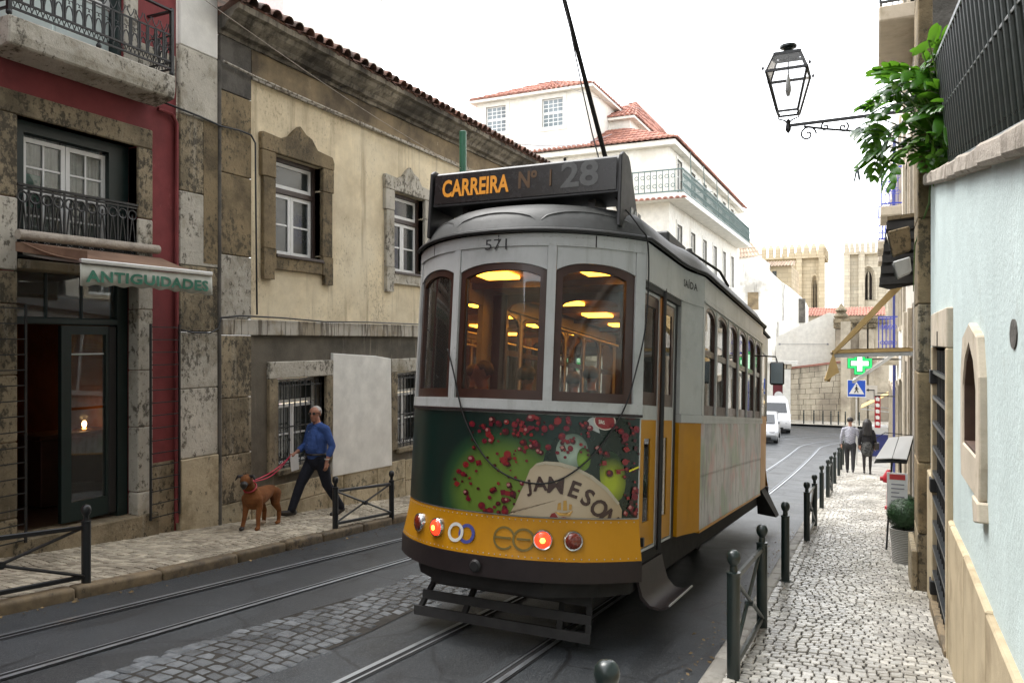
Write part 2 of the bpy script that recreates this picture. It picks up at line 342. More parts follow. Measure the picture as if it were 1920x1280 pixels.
def asphalt():
    m, n, b = newmat('patched asphalt'); tc = n.nodes.new('ShaderNodeTexCoord'); o = tc.outputs['Object']
    t = noise(n, o, .5, 6, .6, off=2); r = ramp(n, [(.35, (.013, .016, .019)), (.5, (.023, .027, .031)), (.65, (.036, .041, .046))]); n.links.new(t.outputs['Fac'], r.inputs[0]); cur = r.outputs[0]
    t = noise(n, o, .8, 2, .4, stretch=(1.6, .5, 1), off=8); r = ramp(n, [(.55, (0, 0, 0)), (.556, (.85, .85, .85))]); n.links.new(t.outputs['Fac'], r.inputs[0]); cur = mix(n, cur, (.011, .013, .015), r.outputs[0])     # tar patches
    t = noise(n, o, 85, 4, .75, off=1); r = ramp(n, [(.5, (0, 0, 0)), (.7, (.85, .85, .85))]); n.links.new(t.outputs['Fac'], r.inputs[0]); cur = mix(n, cur, (.15, .16, .165), r.outputs[0])                      # bared stone
    d = n.nodes.new('ShaderNodeTexNoise'); d.inputs['Scale'].default_value = 3; n.links.new(o, d.inputs['Vector']); wv = mix(n, o, d.outputs['Color'], .12)
    v = n.nodes.new('ShaderNodeTexVoronoi'); v.feature = 'DISTANCE_TO_EDGE'; v.inputs['Scale'].default_value = 1.1; n.links.new(wv, v.inputs['Vector']); r = ramp(n, [(0, (1, 1, 1)), (.022, (0, 0, 0))]); n.links.new(v.outputs['Distance'], r.inputs[0])
    t = noise(n, o, .45, 3, .5, off=14); r2 = ramp(n, [(.44, (0, 0, 0)), (.52, (1, 1, 1))]); n.links.new(t.outputs['Fac'], r2.inputs[0]); ck = mix(n, r.outputs[0], r2.outputs[0], 1.0, 'MULTIPLY'); cur = mix(n, cur, (.007, .007, .008), ck)   # cracks
    n.links.new(cur, b.inputs['Base Color'])
    t = noise(n, o, 1.3, 5, .6, off=4); mr = n.nodes.new('ShaderNodeMapRange'); mr.inputs[3].default_value = .28; mr.inputs[4].default_value = .58; n.links.new(t.outputs['Fac'], mr.inputs[0]); n.links.new(mr.outputs[0], b.inputs['Roughness'])
    t = noise(n, o, 110, 5, .75); bp = n.nodes.new('ShaderNodeBump'); bp.inputs['Strength'].default_value = .8; bp.inputs['Distance'].default_value = .008; n.links.new(t.outputs['Fac'], bp.inputs['Height']); n.links.new(bp.outputs[0], b.inputs['Normal']); return m
M['asphalt'] = asphalt()
rd = grid_sheet('road', M['asphalt'], [-25 + i * .5 for i in range(0, 163)], road_l, road_r, lambda x, y: gz(y) + .004 * math.sin(x * 2.1 + y * .7), 8)
tag(rd, 'dark worn asphalt carriageway sloping down the street')
def ribbon(mb, path, off, w, dz):
    n = len(path); b = len(mb.v)
    for i, (x, y) in enumerate(path):
        x0, y0 = path[max(i - 1, 0)]; x1, y1 = path[min(i + 1, n - 1)]
        d = Vector((x1 - x0, y1 - y0)).normalized(); nx, ny = d.y, -d.x
        for s in (-.5, .5):
            X, Y = x + nx * (off + s * w), y + ny * (off + s * w); mb.v.append((X, Y, gz(Y) + dz))
    for i in range(n - 1): mb.f.append((b + 2 * i, b + 2 * i + 1, b + 2 * i + 3, b + 2 * i + 2)); mb.mi.append(0)
    return mb
def rail_path(X):
    p = [(X, -24 + i) for i in range(0, 63)]; Xc = 10; r = Xc - X
    for i in range(1, 26):
        t = math.pi / 2 * i / 25; p.append((Xc - r * math.cos(t), 38 + r * math.sin(t)))
    return p
for X, s, lab in ((-5.90, 1, 'outer rail of the empty track beside the left kerb'), (-5.03, -1, 'inner rail of the empty track by the cobbles'), (-3.20, 1, 'left rail of the track under the tram'), (-2.30, -1, 'right rail of the track under the tram')):
    t = thing('rail', 'worn grooved steel ' + lab, 'rail', (0, 0, 0), 'tram rails')
    p = rail_path(X)
    ribbon(MB(), p, s * .035, .13, .006).build('groove', M['groove'], t)
    ribbon(MB(), p, 0, .04, .012).build('head', M['steel'], t)
    ribbon(MB(), p, s * .07, .018, .011).build('guard', M['steel'], t)

def in_frame(x, y, z, mg=0):
    d = -math.sin(YAW) * x + math.cos(YAW) * y; r = math.cos(YAW) * x + math.sin(YAW) * y
    if d < .3: return None
    px, py = 960 + F_PX * r / d, 640 - F_PX * (z - EYE) / d
    return d if -mg < px < 1920 + mg and -mg < py < 1280 + mg else None
def lay(parent, m, name, quads, limit, gap, chamfer, depth):
    """stones cut from one wandering net, so that the joints stay thin; those that show largest are parts of their own, the rest one joined part"""
    vis = []
    for q in quads:
        cx = sum(p[0] for p in q[0]) / 4; cy = sum(p[1] for p in q[0]) / 4; d = in_frame(cx, cy, gz(cy), 30); vis.append((d if d is not None else 1e9, cx, cy, q))
    vis.sort(key=lambda e: e[0])
    rest = MB()
    for i, (d, cx, cy, (pts, zt, tx, ty)) in enumerate(vis):
        lo, hi, tp = [], [], []; z0 = gz(cy) + zt
        for x, y in pts:
            dx, dy = x - cx, y - cy; l = math.hypot(dx, dy); k = 1 - gap / l; k2 = 1 - (gap + chamfer) / l
            for f, dz, out in ((k, -depth, lo), (k, -chamfer * .7, hi), (k2, 0, tp)):
                X, Y = dx * f, dy * f; out.append((X, Y, gz(cy + Y) - gz(cy) + dz + X * ty + Y * tx))
        v = lo + hi + tp; fs = [(b_ + j, b_ + (j + 1) % 4, b_ + 4 + (j + 1) % 4, b_ + 4 + j) for b_ in (0, 4) for j in range(4)] + [(8, 9, 10, 11)]
        if i < limit and d < 1e8:
            o = link(name, MB().add(v, fs).mesh(name), m, parent); o.location = (cx, cy, z0)
        else: rest.add([(cx + x, cy + y, z0 + z) for x, y, z in v], fs)
    o = rest.build(name + '_bed', m, parent); o['kind'] = 'stuff'
def net(xl, xr, y0, y1, wx, wy, rr, jx, wob, zt, zj, tilt, ragged=0):
    quads = []; rows = int((y1 - y0) / wy); ph = [rr.uniform(-.12, .12) * wy for _ in range(rows + 2)]; s1 = [rr.uniform(0, 6.28) for _ in range(rows + 2)]
    def line(j, x): return y0 + j * wy + ph[j] + wob(x, y0 + j * wy) + .1 * wy * math.sin(x / wx * .9 + s1[j])
    for j in range(rows):
        yc = y0 + j * wy; a, b = xl(yc) + rr.uniform(-ragged, ragged), xr(yc) + rr.uniform(-ragged, ragged); x = a; xs = [a]
        while x < b - wx * .6: x += wx * rr.uniform(1 - jx, 1 + jx); xs.append(min(x, b) if not ragged else x)
        for k in range(len(xs) - 1):
            p, q = xs[k], xs[k + 1]
            if q - p < wx * .3: continue
            e = rr.uniform(-.09, .09) * wx; f = rr.uniform(-.09, .09) * wx
            quads.append(([(p, line(j, p)), (q, line(j, q)), (q + f, line(j + 1, q)), (p + f, line(j + 1, p))], zt + rr.uniform(-zj, zj), rr.uniform(-tilt, tilt), rr.uniform(-tilt, tilt)))
    return quads
# setts between the tracks
strip = grid_sheet('cobble_strip', M['bed'], [2.3 + i * .5 for i in range(24)], lambda y: -4.5 + .05 * math.sin(y * 2.2), lambda y: -3.72 + .05 * math.sin(y * 1.7), lambda x, y: gz(y) + .0075, 2)
tag(strip, 'strip of worn dark stone setts between the two tracks')
rr = random.Random(3)
lay(strip, M['sett'], 'sett', net(lambda y: -4.55 + .07 * math.sin(y * 1.3), lambda y: -3.68 + .05 * math.sin(y * 2), 2.2, 14, .135, .118, rr, .16, lambda x, y: .04 * math.sin(x * 4), .013, .004, .045, .05), 300, .011, .018, .04)
# limestone pavements
def pavement(name, label, xl, xr, y0, y1, ystone, m, cell, seed, gap=.0058):
    rr = random.Random(seed)
    base = grid_sheet(name, M['bed'], [y0 + i * .5 for i in range(int((y1 - y0) * 2) + 1)], xl, xr, lambda x, y: gz(y) + PAVE - .011, 3)
    tag(base, label)
    lay(base, m, 'paving_stone', net(xl, xr, ystone[0], ystone[1], cell, cell * .86, rr, .2, lambda x, y: .07 * math.sin(x * 2.6 + y * 1.1) + .03 * math.sin(x * 7.1 - y * 2.3), PAVE, .004, .05), 300, gap, .008, .018)
    return base
pl = pavement('pavement_left', 'narrow limestone mosaic pavement along the old houses', lambda y: -8.35, lambda y: kxl(y) - .125, -20, 45, (1.6, 17), M['calcadaL'], .1, 5, .0085)
pr = pavement('pavement_right', 'wet shining limestone mosaic pavement along the turquoise wall', lambda y: kxr(y) + .13, lambda y: .6, -20, 36.5, (1.6, 27), M['calcada'], .078, 6)
grid_sheet('far_paving', M['calcada'], [26.95 + i * .5 for i in range(20)], lambda y: kxr(y) + .13, lambda y: .6, lambda x, y: gz(y) + PAVE - .002, 3, parent=pr)
grid_sheet('far_paving', M['calcadaL'], [16.9 + i * .5 for i in range(56)], lambda y: -8.35, lambda y: kxl(y) - .125, lambda x, y: gz(y) + PAVE - .002, 3, parent=pl)
fp = grid_sheet('pavement_far', M['calcada'], [53.6 + i for i in range(6)], lambda y: -20, lambda y: 30, lambda x, y: gz(y) + .13, 6); tag(fp, 'pale far pavement in front of the church wall')
def kerbs(parent, kx, sgn, y0, y1, w, m, seed, top):
    rr = random.Random(seed); y = y0
    while y < y1:
        L = rr.uniform(.7, 1.15); a, b = y + .006, y + L - .006
        pts = []
        for z in (-.05, top):
            for (yy, o) in ((a, 0), (b, 0), (b, w), (a, w)):
                pts.append((kx(yy) - sgn * o + sgn * rr.uniform(0, .012), yy, gz(yy) + z + (rr.uniform(-.008, .008) if z > 0 else 0)))
        o = MB().hexa(pts).mesh('kerb_stone', bevel=.036, seg=3, recalc=True, smooth=True)
        link('kerb_stone', o, m, parent)
        y += L
kl = tag(bpy.data.objects.new('kerb_left', None), 'worn rounded limestone kerb of the left pavement', kind='structure'); col.objects.link(kl)
kerbs(kl, kxl, 1, -2, 36, .14, M['kerb'], 1, PAVE + .01)
# dead leaves and grit swept against the kerbs
M['litter'] = plain('dead leaf', (.16, .11, .05), .8, var=.4, scale=20, rnd=.5)
lt = MB(); rr = random.Random(40)
for i in range(700):
    left = rr.random() < .6; y = rr.uniform(2, 16) if left else rr.uniform(3, 14); d_ = abs(rr.gauss(0, .16)) + .02; x = kxl(y) + d_ if left else kxr(y) - d_; s_ = rr.uniform(.004, .02) * (1 if rr.random() < .9 else 1.8); an = rr.uniform(0, 6.28); z = gz(y) + .012
    u = Vector((math.cos(an), math.sin(an), rr.uniform(-.3, .3))) * s_; w_ = Vector((-math.sin(an), math.cos(an), rr.uniform(-.3, .3))) * s_ * .6; p = Vector((x, y, z)); lt.add([p - u, p - w_, p + u, p + w_ + Vector((0, 0, s_ * .3))], [(0, 1, 2, 3)])
tag(lt.build('leaf_litter', M['litter']), 'dead leaves and grit swept against both kerbs', kind='stuff')
kr = tag(bpy.data.objects.new('kerb_right', None), 'flat grey limestone kerb of the right pavement', kind='structure'); col.objects.link(kr)
kerbs(kr, kxr, -1, 0, 36, .15, M['kerbR'], 2, PAVE + .004)

# ================================================================== the old houses on the left
XL = -8.2
def mpL(a, b, d): return (XL - d, a, b)
def LY(x, y=640): return onX(x, y, XL)[0]
def LZ(x, y): return onX(x, y, XL)[1]
def casement(par, mp, a0, a1, b0, b1, d, mats, cols=2, rows=2, fw=.05, name='window', glass=None, bar=.028, curtain=False):
    """a window: frame, glazing bars, each pane its own mesh"""
    fm, gm = mats
    mb = MB()
    mb.ring([(a0, b0), (a1, b0), (a1, b1), (a0, b1)], [(a0 + fw, b0 + fw), (a1 - fw, b0 + fw), (a1 - fw, b1 - fw), (a0 + fw, b1 - fw)], mp, d, d + .05)
    aw, bw = (a1 - a0 - 2 * fw) / cols, (b1 - b0 - 2 * fw) / rows
    for i in range(1, cols): c = a0 + fw + aw * i; mb.prism([(c - bar / 2, b0 + fw), (c + bar / 2, b0 + fw), (c + bar / 2, b1 - fw), (c - bar / 2, b1 - fw)], mp, d + .006, d + .044)
    for j in range(1, rows): c = b0 + fw + bw * j; mb.prism([(a0 + fw, c - bar / 2), (a1 - fw, c - bar / 2), (a1 - fw, c + bar / 2), (a0 + fw, c + bar / 2)], mp, d + .008, d + .042)
    w = mb.build(name, fm, par)
    for i in range(cols):
        for j in range(rows):
            x0, x1, z0, z1 = a0 + fw + aw * i, a0 + fw + aw * (i + 1), b0 + fw + bw * j, b0 + fw + bw * (j + 1)
            MB().prism([(x0, z0), (x1, z0), (x1, z1), (x0, z1)], mp, d + .022, d + .028).build('pane', gm, w)
    return w
M['windowglass'] = clearglass('clear window glass')
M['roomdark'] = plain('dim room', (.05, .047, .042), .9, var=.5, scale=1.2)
# ---------------------------------------------------------------- red antique shop
Y_RP, Y_P, Y_C = LY(330), LY(405), LY(470)
redh = worldthing('red_house', 'red plastered house with stone window surrounds above a dark shop front', 'building', (XL, 5.6, gz(5.6)))
wy0, wy1 = LY(30), LY(256); wzb, wzt = 2.72, LZ(30, 215)
sz0 = gz(4.6) + .1; szt = LZ(30, 487)
mb = MB().panel(mpL, -6, Y_RP, gz(6) - 1, 9.5, [(wy0, wy1, wzb, wzt), (wy0 - .02, wy1 + .02, gz(6.7) - .1, szt + .1), (LY(15) - .15, LY(230), 5.12, 7.6)], .35)
mb.add([(XL - 4, -6, gz(6) - 1), (XL - 4, -6, 9.5), (XL, -6, 9.5), (XL, -6, gz(6) - 1)], [(0, 1, 2, 3)])
mb.box((XL - 6, -6, 9.5), (XL, Y_P, 9.7))
mb.build('wall', M['redplaster'], redh)
# stone surrounds
def block(par, y0, y1, z0, z1, d0, d1, m, name='stone_block', bevel=.012, mp=mpL):
    return MB().prism([(y0, z0), (y1, z0), (y1, z1), (y0, z1)], mp, d0, d1).build(name, m, par, bevel=bevel, recalc=True)
jr = LY(284)
lz = LZ(282, 245)
block(redh, LY(0) - .3, jr, wzt, lz, -.03, .15, M['stonegrime'], 'lintel')
for (a, b) in ((LY(0) - .3, wy0), (wy1, jr)):
    block(redh, a, b, wzb + .65, wzt - .004, -.03, .15, M['stonegrime'], 'jamb_stone'); block(redh, a, b, wzb - .12, wzb + .64, -.03, .15, M['stonelight'], 'jamb_stone')
    z = gz(5.4) - .1
    hs_ = [.62, .8, .7, .75, .6]; i = 0
    while z < wzb - .13:
        z1 = min(z + hs_[i % 5], wzb - .13); block(redh, a, b, z, z1 - .005, -.03, .15, M['stonelight'] if a > 6 else M['stonegrime'], 'jamb_stone'); z = z1; i += 1
# red pilaster foot of stone, below the paint
block(redh, jr + .004, Y_RP - .03, gz(7) - .1, gz(7) + 1.0, -.012, .06, M['stonegrime'], 'base_stone')
# window above the shop
wf = MB().ring([(wy0, wzb), (wy1, wzb), (wy1, wzt), (wy0, wzt)], [(wy0 + .17, wzb), (wy1 - .27, wzb), (wy1 - .27, wzt - .12), (wy0 + .17, wzt - .12)], mpL, .14, .26).build('window_casing', M['greenframe'], redh)
c0, c1 = LY(52) + .06, LY(210) + .06; cm = (c0 + c1) / 2
for a, b in ((c0, cm - .004), (cm + .004, c1)):
    casement(redh, mpL, a, b, wzb + .2, wzt - .16, .2, (M['white'], M['windowglass']), 2, 4, .05, bar=.022)
    # gathered lace
    mb = MB(); n = 40
    for i in range(n + 1):
        yy = a + (b - a) * i / n; dd = .29 + .015 * math.sin(i * 1.9) + .008 * math.sin(i * .7)
        mb.v += [mpL(yy, wzb + .1, dd), mpL(yy, wzt - .1, dd)]
    for i in range(n): mb.f.append((2 * i, 2 * i + 2, 2 * i + 3, 2 * i + 1)); mb.mi.append(0)
    mb.build('curtain', M['curtain'], redh, smooth='all')
MB().prism([(c0 + .05, wzb + .62), (c0 + .3, wzb + .62), (c0 + .3, wzb + .98), (c0 + .05, wzb + .98)], mpL, .262, .27).build('cloth', M['curtaingreen'], redh)
block(redh, wy0 + .165, c0, wzb + .01, wzt - .13, .19, .26, M['greenframe'], 'side_panel'); block(redh, c1, wy1 - .265, wzb + .01, wzt - .13, .19, .26, M['greenframe'], 'side_panel')
block(redh, wy0, wy1, wzb - .1, wzb, -.06, .3, M['stonegrime'], 'sill')
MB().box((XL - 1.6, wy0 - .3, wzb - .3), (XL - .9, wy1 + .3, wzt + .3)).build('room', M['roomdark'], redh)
# small iron rail in front of that window
rz0, rz1 = wzb + .02, LZ(30, 347)
gr = MB()
for z in (rz0 + .02, rz0 + .1, rz1 - .02): gr.bar(mpL(wy0, z, -.005), mpL(wy1, z, -.005), .022, .022)
gr.bar(mpL(wy0, rz1 + .015, -.005), mpL(wy1, rz1 + .015, -.005), .05, .025)
grl = gr.build('window_rail', M['iron'], redh)
n = 11; st = (wy1 - wy0) / n
orn = MB()
def curl(mb, mp, ca, cb, r, t0, t1, d, w=.008, k=10, sq=1):
    mb.tube([mp(ca + r * math.cos(t0 + (t1 - t0) * i / k), cb + r * sq * math.sin(t0 + (t1 - t0) * i / k), d) for i in range(k + 1)], w, 5, caps=False)
curl(orn, mpL, 0, rz1 - .11, st * .42, 0, 2 * math.pi, -.005, .011, 14)
curl(orn, mpL, 0, rz0 + .24, st * .3, 0, math.pi, -.005, .011, 10)
for s in (-1, 1): orn.bar(mpL(s * st * .3, rz0 + .1, -.005), mpL(s * st * .3, rz0 + .24, -.005), .016); orn.bar(mpL(s * st * .3, rz0 + .3, -.005), mpL(0, rz1 - .1, -.005), .012)
for i in range(3): curl(orn, mpL, 0, rz0 + .16 + i * .05, st * .17, 0, 2 * math.pi, -.005, .008, 8)
orn.bar(mpL(-st / 2, rz0, -.005), mpL(-st / 2, rz1, -.005), .018)
ome = orn.mesh('rail_ornament'); ome.materials.append(M['iron'])
for i in range(n):
    o = bpy.data.objects.new('rail_ornament', ome); col.objects.link(o); o.parent = grl; o.location = Vector((0, wy0 + st * (i + .5), 0)) - ORG[redh]
# balcony above
by0, bz_b = onX(17, 82, -7.75); by1 = onX(330, 193, -7.75)[0]; bz_t = bz_b + .3
prof = [(XL + .1, bz_b - .04), (-7.86, bz_b), (-7.77, bz_b + .02), (-7.75, bz_b + .12), (-7.75, bz_t), (XL + .1 - .2, bz_t)]
mb = MB(); k = len(prof)
mb.add([(x, by0, z) for x, z in prof] + [(x, by1, z) for x, z in prof], [tuple(range(k)), tuple(range(2 * k - 1, k - 1, -1))] + [(i, i + k, (i + 1) % k + k, (i + 1) % k) for i in range(k)])
slab = mb.build('balcony_slab', M['stonelight'], redh, bevel=.015, recalc=True)
BX = -7.80; ft = bz_t + .09; ht = onX(338, 26, BX)[1] - .02
rl = MB()
ca0, ca1 = by0 + .03, by1 - .02
for z, w in ((ft, .025), (ft + .085, .018), (ht, .05), (ht - .3, .014)):
    rl.bar((BX, ca0, z), (BX, ca1, z), w, .02); 
    for yy in (ca0, ca1): rl.bar((BX, yy, z), (XL, yy, z), w, .02)
for yy in (ca0, ca1): rl.bar((BX, yy, bz_t + .03), (BX, yy, ht + .03), .04)
rail = rl.build('balcony_rail', M['iron'], redh)
post = MB().lathe([(.008, 0), (.028, .02), (.03, .045), (.012, .07), (.022, .09)], 8)
pme = post.mesh('rail_foot', smooth=True); pme.materials.append(M['iron'])
for f in (0, .5, 1): place(link('rail_foot', pme, None, redh), Vector((BX, ca0 + (ca1 - ca0) * f, bz_t)) - ORG[redh])
n = 17; st = (ca1 - ca0) / n; gb = MB()
for s in (-.012, .012): gb.bar((0, -st / 2 + s, ft + .085), (0, -st / 2 + s, ht - .3), .014)
gb.tube([(0, -st / 2 + .012 + (st - .024) * (.5 - .5 * math.cos(math.pi * i / 8)), ht - .62 + .16 * math.sin(math.pi * i / 8)) for i in range(9)], .008, 5, caps=False)
gb.tube([(0, -st / 2 + st * i / 6, ft + .018 + .05 * (1 if i in (1, 2, 4, 5) else 0)) for i in range(7)], .006, 4, caps=False)
for s in (-1, 1):
    gb.tube([(0, s * (st / 2 - .002 - .045 * math.sin(t * .5)), ht - .28 + .1 * t / 3) for t in [i * .6 for i in range(6)]], .006, 4, caps=False)
    gb.tube([(0, s * (.02 + .02 * math.cos(t)), ht - .42 + .02 * math.sin(t)) for t in [i * .7 for i in range(7)]], .005, 4, caps=False)
gme = gb.mesh('baluster'); gme.materials.append(M['iron'])
for i in range(n):
    o = link('baluster', gme, None, rail); o.location = Vector((BX, ca0 + st * (i + .5), 0)) - ORG[redh]
for i in range(3):
    o = link('baluster', gme, None, rail); o.location = Vector((BX - st * (i + .5) * .95, ca1, 0)) - ORG[redh]; o.rotation_euler = (0, 0, R(90))
# balcony door: pale painted shutters and panes
by = (LY(15) - .15, LY(230))
dz = 5.12
cmid = (by[0] + by[1]) / 2
M['paleaqua'] = plain('pale aqua paint', (.5, .58, .56), .5, var=.1)
for a, b in ((by[0] + .05, cmid), (cmid + .02, by[1] - .05)):
    casement(redh, mpL, a, b, dz + .72, dz + 1.9, .16, (M['white'], M['glass']), 2, 2, .06); block(redh, a, b, dz + .02, dz + .715, .17, .23, M['paleaqua'], 'door_panel')
block(redh, by[1] - .045, by[1] + .01, dz, dz + 2.4, .02, .2, M['greenframe'], 'shutter'); block(redh, by[1] + .012, by[1] + .2, dz, dz + 2.45, -.03, .12, M['stonelight'], 'jamb_stone')
block(redh, by[1] + .21, Y_RP - .01, dz, dz + .42, -.014, .1, M['stonelight'], 'base_stone')
# shop front: step, transom, glazed door, dark interior
M['shopwall'] = plain('amber shop wall', (.2, .07, .02), .8, var=.4, scale=2)
M['shopfloor'] = plain('shop floor', (.06, .035, .02), .5)
shy0, shy1 = wy0, wy1; zt = LZ(30, 597); zs = LZ(60, 1012)
step = MB().prism([(shy0 - .05, gz(shy0) - .1), (LY(292), gz(6.9) - .3), (LY(292), LZ(292, 958)), (shy0 - .05, LZ(292, 958) + .05)], mpL, -.07, .5).build('door_step', M['stonegrime'], redh, bevel=.015, recalc=True)
MB().ring([(shy0, zs - .4), (shy1, zs - .4), (shy1, szt), (shy0, szt)], [(shy0 + .04, zs - .39), (shy1 - .14, zs - .39), (shy1 - .14, szt - .05), (shy0 + .04, szt - .05)], mpL, .16, .3).build('shop_frame', M['greenframe'], redh)
block(redh, shy0, shy1, zt - .05, zt + .03, .165, .26, M['greenframe'], 'transom_bar')
for i in range(3):
    a = shy0 + .04 + (shy1 - shy0 - .18) * i / 3; b = shy0 + .04 + (shy1 - shy0 - .18) * (i + 1) / 3
    MB().prism([(a, zt + .03), (b, zt + .03), (b, szt - .05), (a, szt - .05)], mpL, .22, .228).build('transom_pane', M['windowglass'], redh)
    if i: block(redh, a - .015, a + .015, zt + .03, szt - .05, .2, .25, M['greenframe'], 'mullion')
dl0, dl1 = LY(135), LY(222)
dzb = LZ(292, 958) + .06
dr = MB().ring([(dl0, dzb), (dl1, dzb), (dl1, zt - .06), (dl0, zt - .06)], [(dl0 + .12, dzb + .22), (dl1 - .03, dzb + .22), (dl1 - .03, zt - .16), (dl0 + .12, zt - .16)], mpL, .18, .24).build('door', M['greenframe'], redh)
for z0, z1 in ((dzb + .22, dzb + 1.28), (dzb + 1.31, zt - .4), (zt - .38, zt - .16)): MB().prism([(dl0 + .12, z0), (dl1 - .03, z0), (dl1 - .03, z1), (dl0 + .12, z1)], mpL, .205, .212).build('pane', M['windowglass'], dr)
block(redh, dl0 + .12, dl1 - .03, zt - .4, zt - .38, .2, .22, M['white'], 'glazing_bar')
block(redh, dl1 + .005, shy1 - .145, dzb, zt - .06, .17, .26, M['black'], 'door_post')
rm = MB(); x0, x1 = XL - .32, XL - 3.5; a, b, z0, z1 = shy0 - .6, shy1 + .6, dzb - .02, szt + .2
rm.add([(x1, a, z0), (x1, b, z0), (x1, b, z1), (x1, a, z1)], [(0, 1, 2, 3)]).add([(x0, a, z0), (x1, a, z0), (x1, a, z1), (x0, a, z1)], [(0, 1, 2, 3)]).add([(x0, b, z0), (x1, b, z0), (x1, b, z1), (x0, b, z1)], [(0, 1, 2, 3)])
rm.add([(x0, a, z1), (x1, a, z1), (x1, b, z1), (x0, b, z1)], [(0, 1, 2, 3)]).build('shop_interior', M['shopwall'], redh)
MB().add([(x0, a, z0), (x1, a, z0), (x1, b, z0), (x0, b, z0)], [(0, 1, 2, 3)]).build('shop_floor', M['shopfloor'], redh)
# goods inside the shop
M['bulb'] = plain('lit bulb', (1, .8, .5), .4, var=0, emit=(1, .5, .2), estr=6)
M['darkwood'] = plain('dark wood', (.04, .018, .01), .4, var=.3)
M['brass'] = plain('brass', (.5, .32, .09), .3, 1)
q = Vector((XL - 1.3, *onX(158, 797, XL - 1.3)))
tb = thing('table_lamp', 'small lit brass table lamp glowing behind the shop door glass', 'lamp', (q.x, q.y, dzb + .9))
MB().lathe([(.09, 0), (.09, .02), (.02, .04), (.018, q.z - dzb - .95), (.03, q.z - dzb - .93)], 12).build('stand', M['brass'], tb, smooth=True)
MB().lathe([(.01, q.z - dzb - .93), (.028, q.z - dzb - .9), (.03, q.z - dzb - .87), (.012, q.z - dzb - .84)], 10).build('bulb', M['bulb'], tb, smooth='all')
ld = bpy.data.lights.new('shop_bulb', 'POINT'); ld.energy = .45; ld.color = (1, .55, .22); ld.shadow_soft_size = .05
lo = bpy.data.objects.new('shop_bulb_light', ld); col.objects.link(lo); lo.parent = tb; lo.location = (0, 0, q.z - dzb - .8)
ct = thing('shop_counter', 'dark wooden counter standing inside the antique shop', 'counter', (q.x - .1, q.y, dzb))
MB().box((-.3, -.7, .84), (.25, .5, .9)).build('top', M['darkwood'], ct, bevel=.01); MB().box((-.26, -.66, 0), (.21, .46, .84)).build('front', M['darkwood'], ct, bevel=.01)
mr = thing('arched_mirror', 'tall arched dark mirror hung in the amber shop interior', 'mirror', (XL - 3.44, *onX(95, 640, XL - 3.4)))
o_ = arch(-.35, .35, -.9, .5, .95, 10); i_ = arch(-.27, .27, -.82, .48, .86, 10)
MB().ring(o_, i_, lambda a, b, d: (d, a, b), 0, .06).build('frame', M['darkwood'], mr); MB().prism(i_, lambda a, b, d: (d, a, b), .005, .02).build('glass', M['glass'], mr)
# folding lattice gates on both sides of the doorway
def lattice(label, y0, y1, ztop, zbot, off, hinge=True):
    t = worldthing('lattice_gate', label, 'gate', (XL - off, (y0 + y1) / 2, zbot))
    for yy in (y0, y1): MB().bar(mpL(yy, zbot, off), mpL(yy, ztop, off), .022).build('stile', M['iron'], t)
    n = 16; me = MB().bar((0, y0 - (y0 + y1) / 2, 0), (0, y1 - (y0 + y1) / 2, 0), .012).mesh('bar'); me.materials.append(M['iron'])
    for i in range(n):
        o = link('bar', me, None, t); o.location = (0, 0, (ztop - zbot) * (i + .25) / (n - .5) if i else .03)
    return t
lattice('open black iron lattice gate folded against the red wall right of the shop door', LY(273), LY(327), LZ(272, 607), LZ(272, 975), -.09)
lattice('open black iron lattice gate at the left side of the shop door', LY(-30), LY(38), LZ(10, 570), LZ(38, 1015), -.09)
# red downpipe
rp = LY(327) 
MB().tube([mpL(LY(292), LZ(292, 205), -.04), mpL(LY(318), LZ(318, 215), -.04), mpL(rp, LZ(327, 232), -.04), mpL(rp, LZ(328, 560), -.04), mpL(rp, gz(7.1) + .2, -.04)], .026, 8).build('red_pipe', M['redplaster'], redh, smooth=True)

# ---------------------------------------------------------------- awning with the shop's sign
M['awn'] = aged('brown awning canvas', (.24, .15, .1), (.15, .09, .06), 2, .45, .65, bump=.1, rough=.8)
M['val'] = aged('cream valance canvas', (.48, .48, .42), (.33, .33, .28), 3, .5, .68, bump=.2, bscale=12, rough=.8)
M['signgreen'] = plain('green lettering', (.03, .16, .1), .6, var=.1)
aw = worldthing('shop_awning', 'brown awning with cream valance lettered ANTIGUIDADES over the shop door', 'awning', (XL, 5.9, 2.6))
ay0, ay1 = LY(22), LY(286)
az = LZ(22, 452); XF = -7.05
MB().tube([(XL + .1, ay0, LZ(22, 440)), (XL + .1, ay1, LZ(286, 472) + .02)], .055, 12).build('roller', M['coping'], aw, smooth=True)
fz0 = onX(150, 487, XF)[1]; fz1 = onX(397, 515, XF)[1]; fz = (fz0 + fz1) / 2
y0f, y1f = onX(150, 487, XF)[0], onX(397, 515, XF)[0]
mb = MB(); n = 12
for i in range(n + 1):
    f = i / n
    for (yy, k) in ((y0f, 0), (y1f, 1)):
        ya = ay0 + (ay1 - ay0) * k; mb.v.append((XL + .15 + (XF - XL - .15) * f, ya + (yy - ya) * f, az - .02 + (fz - az + .02) * f - .03 * math.sin(math.pi * f)))
for i in range(n): mb.f.append((2 * i, 2 * i + 1, 2 * i + 3, 2 * i + 2)); mb.mi.append(0)
o = mb.build('canvas', M['awn'], aw, smooth='all'); sm = o.modifiers.new('thick', 'SOLIDIFY'); sm.thickness = .006
MB().bar((XF, y0f, fz), (XF, y1f, fz), .05, .045).build('front_bar', M['alu'], aw, bevel=.008)
vh = abs(onX(397, 518, XF)[1] - onX(397, 552, XF)[1])
